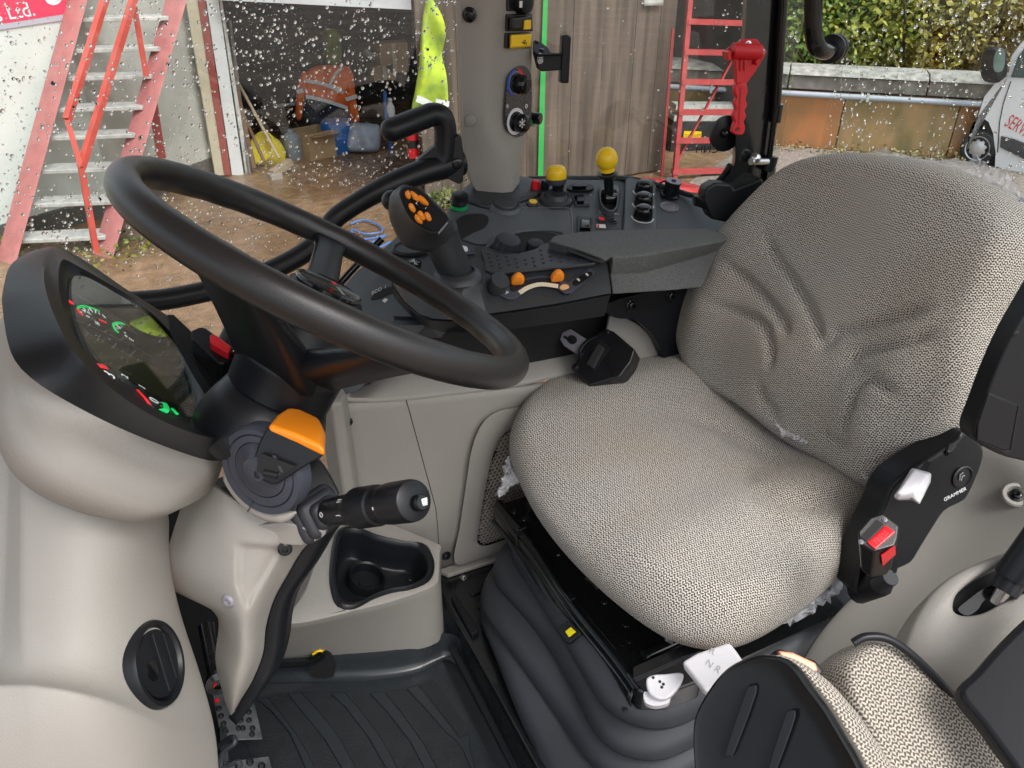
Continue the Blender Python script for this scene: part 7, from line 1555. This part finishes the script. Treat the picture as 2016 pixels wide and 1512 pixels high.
obj('paper_sheet', MB().grid([[BPf.at(x, y, .01+.01*((x+y) % 3)) for x in (1268, 1280, 1292, 1306)] for y in (-8, -2, 4, 11)]), M['greyshade'], rp_, solid=.002)
# --- red lattice frame right of the boards
M['lattred'] = pbr('lattice_red', (.42, .06, .06), .5, var=.15, vscale=8)
lf_ = thing('red_ladder_frame', q(1330, 345, Z=GZ), 'tall red ladder frame with rungs and diagonal brace right of the board door', 'ladder frame')
YL = 7.15; LQ = lambda x, y, d=0: Plane((5.5, YL, 0), (-.28, -1, 0)).at(x, y)
obj('upright', MB().bar(LQ(1372, -160), LQ(1322, 420), .055, .05), M['lattred'], lf_); obj('upright', MB().bar(LQ(1378, -120)+(0.02, .1, 0), LQ(1336, 330)+(0.02, .1, 0), .03, .03), M['galv'], lf_); obj('upright', MB().bar(LQ(1342, 60)+(0, .15, 0), LQ(1312, 420)+(0, .15, 0), .03, .03), M['lattred'], lf_)
for y in (42, 102, 161, 221, 277, 338): 
    sk_ = (y-42)*.03; obj('rung', MB().bar(LQ(1357-y*.1, y), LQ(1500, y+5-sk_), .075, .05), M['lattred'], lf_)
obj('brace', MB().bar(LQ(1448, 118)+(0, .05, 0), LQ(1332, 330)+(0, .05, 0), .035, .02), M['lattred'], lf_)
mc = thing('dark_machine', q(1400, 380, Z=GZ), 'dark machine with yellow label behind the red ladder frame', 'machine')
MQ = Plane(q(1400, 300, Y=8.0), (-.3, -1, .0))
slab('machine_body', MQ, [(1325, 238), (1470, 238), (1460, 420), (1310, 420)], .5, pbr('machine_black', (.018, .018, .02), .4), mc)
slab('grey_band', MQ, [(1332, 206), (1480, 206), (1480, 216), (1330, 216)], .2, M['galv'], mc); slab('grey_band', MQ, [(1328, 228), (1480, 228), (1480, 240), (1326, 240)], .25, M['galv'], mc)
slab('yellow_label', MQ, [(1347, 258), (1381, 259), (1380, 276), (1345, 275)], .004, M['yellow'], mc, h=.006)
text('label_print', 'DANGER', MQ.at(1364, 267, .0065), rt, MQ.n, .055, M['inkblack'], mc); slab('white_tag', MQ, [(1424, 284), (1445, 285), (1444, 297), (1423, 296)], .004, M['ink'], mc, h=.006)
# red mudguard just outside the side window
mg = thing('red_mudguard', (1.0, 1.7, .4), 'red tractor mudguard showing at the foot of the side window', 'mudguard')
gq = lambda x, y, Y: q(x, y, Y=Y)
obj('mudguard_shell', MB().grid([[gq(x, y+dy, Yd) for x, y in ((1020, 366), (1100, 352), (1200, 346), (1290, 347), (1350, 356), (1385, 366), (1400, 374))] for dy, Yd in ((0, 1.95), (3, 1.80), (14, 1.68), (40, 1.62))]), pbr('tractor_red', (.70, .02, .03), .25, coat=.5), mg, sub=2, solid=.01)
# --- concrete wall with coping, pipe
wa, wb_ = G_(1540, 287), G_(1880, 312); dw = unit(wb_-wa); nw = unit(np.array([dw[1], -dw[0], 0])); 
if nw@(CAM-wa) < 0: nw = -nw
WPL = Plane(wa, nw)
M['conc'] = pbr('stained_concrete', (.20, .14, .065), .8, col2=(.44, .18, .065), vscale=2.6, bump=.3, bscale=25, detail=10, stretch=(1.4, 1.4, .6)); M['conc2'] = pbr('mossy_concrete', (.17, .145, .06), .8, col2=(.40, .25, .12), vscale=3.0, bump=.3, bscale=25, detail=10, stretch=(1.4, 1.4, .6))
M['cope'] = pbr('pale_coping', (.20, .20, .185), .8, col2=(.42, .42, .39), vscale=12, detail=7, bump=.3, bscale=40); M['band'] = pbr('dark_concrete', (.085, .08, .07), .85, col2=(.20, .19, .165), vscale=7, detail=7)
cw = thing('concrete_wall', wa, 'rust stained concrete retaining wall with pale coping below the trees', 'wall')
zt_, zb, zp = WPL.at(1700, 141)[2], WPL.at(1700, 153)[2], WPL.at(1700, 184)[2]
L0 = -3.3; i = 0
while L0 < 7:
    w = 1.32; a = wa+dw*L0; b = wa+dw*(L0+w-.012)
    obj('wall_panel', MB().prism([a, b, b+(0, 0, zp-GZ), a+(0, 0, zp-GZ)], -nw*.2), M['conc' if i % 2 == 0 else 'conc2'], cw, bevel=.008)
    L0 += w; i += 1
L0 = -3.3
while L0 < 7:
    w = 1.62; a = wa+dw*L0+nw*.06; b = wa+dw*(L0+w-.012)+nw*.06
    za, zc = np.array([0, 0, zp-GZ+.02]), np.array([0, 0, zb-GZ]); zd = np.array([0, 0, zt_-GZ])
    obj('upper_block', MB().prism([a+za, b+za, b+zc, a+zc], -nw*.3), M['band'], cw, bevel=.01)
    obj('coping_block', MB().prism([a+zc+nw*.03+(0, 0, .006), b+zc+nw*.03+(0, 0, .006), b+zd-nw*.15, a+zd-nw*.15], -nw*.4), M['cope'], cw, bevel=.012); L0 += w
pp_ = thing('wall_pipe', wa+(0, 0, .8), 'grey pipe running along the face of the concrete wall', 'pipe')
obj('pipe_run', MB().tube([wa+dw*t+nw*.11+np.array([0, 0, zp-GZ-.03]) for t in np.linspace(-3.3, 7, 12)], .035, 10), pbr('pipe_grey', (.36, .40, .46), .4), pp_)
for t in (-1, .9, 2.8, 4.7): obj('pipe_clip', MB().box(wa+dw*t+nw*.1+np.array([0, 0, zp-GZ-.03]), (.03, .09, .09), (dw, nw, (0, 0, 1))), M['galv'], pp_)
bush('wall_weeds', 'dry weeds and grass along the foot of the concrete wall', 'weeds', [(WPL.at(x, 296+(x-1600)*.06)+nw*.15+(0, 0, .05), (.5, .16, .10)) for x in (1560, 1650, 1720, 1800, 1860)], 700, .022, 22, pbr('dry_weed', (.16, .15, .05), .8, col2=(.40, .33, .17), vscale=9), twigs=0)
# --- trees above the wall
nb = -nw
tr_l = [(1390, 30, 2.6, 'dense green sycamore hedge behind the red ladder frame'), (1590, 20, 1.4, 'dark green leafy tree at the left end of the trees above the wall'), (1720, 15, 1.5, 'light green and yellow maple in the middle above the concrete wall'), (1850, 20, 1.7, 'yellowing maple with brown gaps above the wall'), (1985, 10, 2.2, 'brown leaved tree above the white van')]
mats_ = [pbr('leaf_dark', (.05, .11, .022), .5, col2=(.22, .29, .05), vscale=1.6, detail=6), pbr('leaf_dark2', (.045, .12, .03), .5, col2=(.24, .36, .06), vscale=1.8, detail=6), pbr('leaf_mid', (.08, .15, .025), .5, col2=(.46, .46, .08), vscale=2, detail=6), pbr('leaf_yellow', (.13, .13, .025), .5, col2=(.55, .48, .09), vscale=2, detail=6), pbr('leaf_brown', (.12, .08, .03), .55, col2=(.45, .36, .08), vscale=2, detail=6)]
for i, (x, y, off, lab) in enumerate(tr_l):
    c = WPL.at(x, 60)+nb*off; c = np.array([c[0], c[1], 0.0])
    ctrs = [(c+nb*a+dw*b+np.array([0, 0, h]), r) for a, b, h, r in ((0, 0, .3, (1.0, .9, .95)), (.3, .6, .9, (.9, .9, .9)), (.2, -.6, .8, (.9, .9, .9)), (.9, 0, 1.6, (1.3, 1.2, 1.0)), (.1, .1, -.3, (.9, .5, .45)), (-.1, -.7, -.2, (.7, .4, .4)))]
    bush('leafy_tree', lab, 'tree', ctrs, 20000, .042, 30+i, mats_[i], 7)
struct('tree_bank', MB().prism([wa+dw*-6-nw*2.6+(0, 0, .6), wa+dw*10-nw*2.6+(0, 0, .6), wa+dw*10-nw*4.5+(0, 0, 3.6), wa+dw*-6-nw*4.5+(0, 0, 3.6)], -nw*.6), pbr('bank_earth', (.03, .035, .014), .9, col2=(.08, .085, .03), vscale=2, detail=7))
# --- white service van
vn = thing('white_van', G_(1960, 330), 'white van with red SERVICE lettering parked beyond the rear window at right', 'van')
w0_ = G_(1924, 324); vd = unit(np.array([.22, -.975, 0])); vn_ = unit(np.array([vd[1], -vd[0], 0]));  # vd runs to the rear of the van
if vn_@(CAM-w0_) < 0: vn_ = -vn_
VP = Plane(w0_+vn_*.0, vn_); M['vanwhite'] = pbr('van_white', (.86, .88, .92), .25, coat=.5)
vb = [(1903, 298), (1906, 280), (1918, 250), (1930, 215), (1938, 190), (1958, 165), (1985, 150), (1992, 110), (2010, 85), (2040, 60), (2100, 52), (2110, 392), (2050, 370), (1985, 352), (1958, 340), (1960, 300), (1955, 262), (1946, 240), (1934, 232), (1918, 240), (1908, 262)]
slab('body_shell', VP, vb, 1.7, M['vanwhite'], vn, h=.02, bevel=.03, seg=3)
slab('wheel_arch', VP, spl([np.array(p) for p in [(1900, 330), (1903, 285), (1912, 250), (1928, 230), (1944, 236), (1955, 262), (1960, 305), (1956, 345), (1930, 350)]], 3), .3, M['dark'], vn, h=-.02)
wc_ = VP.at(1925, 292, .0); wr_ = np.linalg.norm(VP.at(1925, 322)-VP.at(1925, 292))*1.12
wh = obj('wheel', MB().lathe([(wr_, -.20), (wr_*1.02, -.1), (wr_, 0), (wr_*.9, .015), (wr_*.7, .01)], wc_, vn_, 32), M['rubber'], vn)
rm = obj('wheel_rim', MB().lathe([(wr_*.72, .0), (wr_*.70, .018), (wr_*.62, .006), (wr_*.45, .012), (wr_*.3, .03), (wr_*.15, .035), (0, .035)], wc_, vn_, 32, cap=False), pbr('rim_silver', (.6, .6, .62), .35, metal=.5), vn)
for k in range(9):
    a = 2*math.pi*k/9; e = vd*math.cos(a)+np.array([0, 0, 1.])*math.sin(a); obj('rim_hole', MB().lathe([(.022, 0), (.018, .004)], wc_+e*wr_*.53+vn_*.012, vn_, 10), M['dark'], vn)
slab('side_moulding', VP, [(1968, 290), (1996, 304), (2060, 335), (2110, 355), (2110, 318), (2060, 300), (1996, 274), (1970, 268)], .03, pbr('moulding_grey', (.06, .06, .065), .6), vn, h=.045, bevel=.008)
slab('lower_sill', VP, [(1958, 338), (1990, 352), (2050, 372), (2110, 393), (2110, 378), (2050, 358), (1985, 340), (1962, 328)], .03, M['dark'], vn, h=.03)
slab('side_glass', VP, [(1990, 152), (2004, 112), (2022, 88), (2060, 76), (2105, 70), (2105, 156), (2060, 156)], .02, pbr('van_glass', (.05, .09, .09), .08, coat=.5), vn, h=.034)
text('van_lettering', 'SERVICE', VP.at(2012, 254, .024), VP.at(2016, 258)-VP.at(1980, 237), vn_, .21, pbr('van_red', (.65, .06, .06), .4), vn, xs=.52)
mi = obj('door_mirror', MB().loft([[p+vn_*h for p in spl(VP.pts(pl_), 4)] for pl_, h in (([(1950, 100), (1962, 92), (1984, 95), (1990, 120), (1986, 150), (1965, 158), (1948, 152), (1944, 130)], .08), ([(1948, 100), (1962, 90), (1982, 92), (1988, 120), (1984, 155), (1962, 160), (1946, 152), (1942, 130)], .16), ([(1952, 105), (1962, 95), (1978, 97), (1982, 120), (1978, 148), (1962, 152), (1950, 146), (1947, 130)], .22))]), M['satin'], vn)
slab('mirror_glass', Plane(VP.at(1968, 125, .225), vn_), spl([np.array(p) for p in [(1962, 100), (1976, 98), (1978, 122), (1972, 140), (1958, 140), (1956, 120)]], 3), .004, pbr('mirror_tint', (.30, .48, .48), .05, metal=.6), vn)
mb = MB().tube([VP.at(x, y, .022) for x, y in ((1990, 160), (1975, 205), (1968, 240), (1964, 300))], .006, 6); obj('panel_gap', mb, M['dark'], vn)
# blue hose on the ground
bh = thing('blue_hose', G_(720, 470), 'coiled blue hose lying on the wet ground by the side window', 'hose')
hz_p = [(690, 445), (715, 438), (745, 448), (752, 462), (720, 468), (695, 460), (700, 480), (740, 478), (760, 474), (730, 490), (700, 497), (745, 500), (770, 490)]
obj('hose_coil', MB().tube(spl([G_(x, y)+(0, 0, .02+.004*i) for i, (x, y) in enumerate(hz_p)], 6, False), .010, 8), pbr('hose_blue', (.06, .16, .42), .45), bh)
bush('board_weeds', 'small green weeds at the foot of the weathered boards', 'weeds', [(G_(870, 402)+(0, -.15, .08), (.3, .12, .12)), (G_(905, 398)+(0, -.15, .06), (.3, .12, .1))], 260, .035, 23, twigs=0)
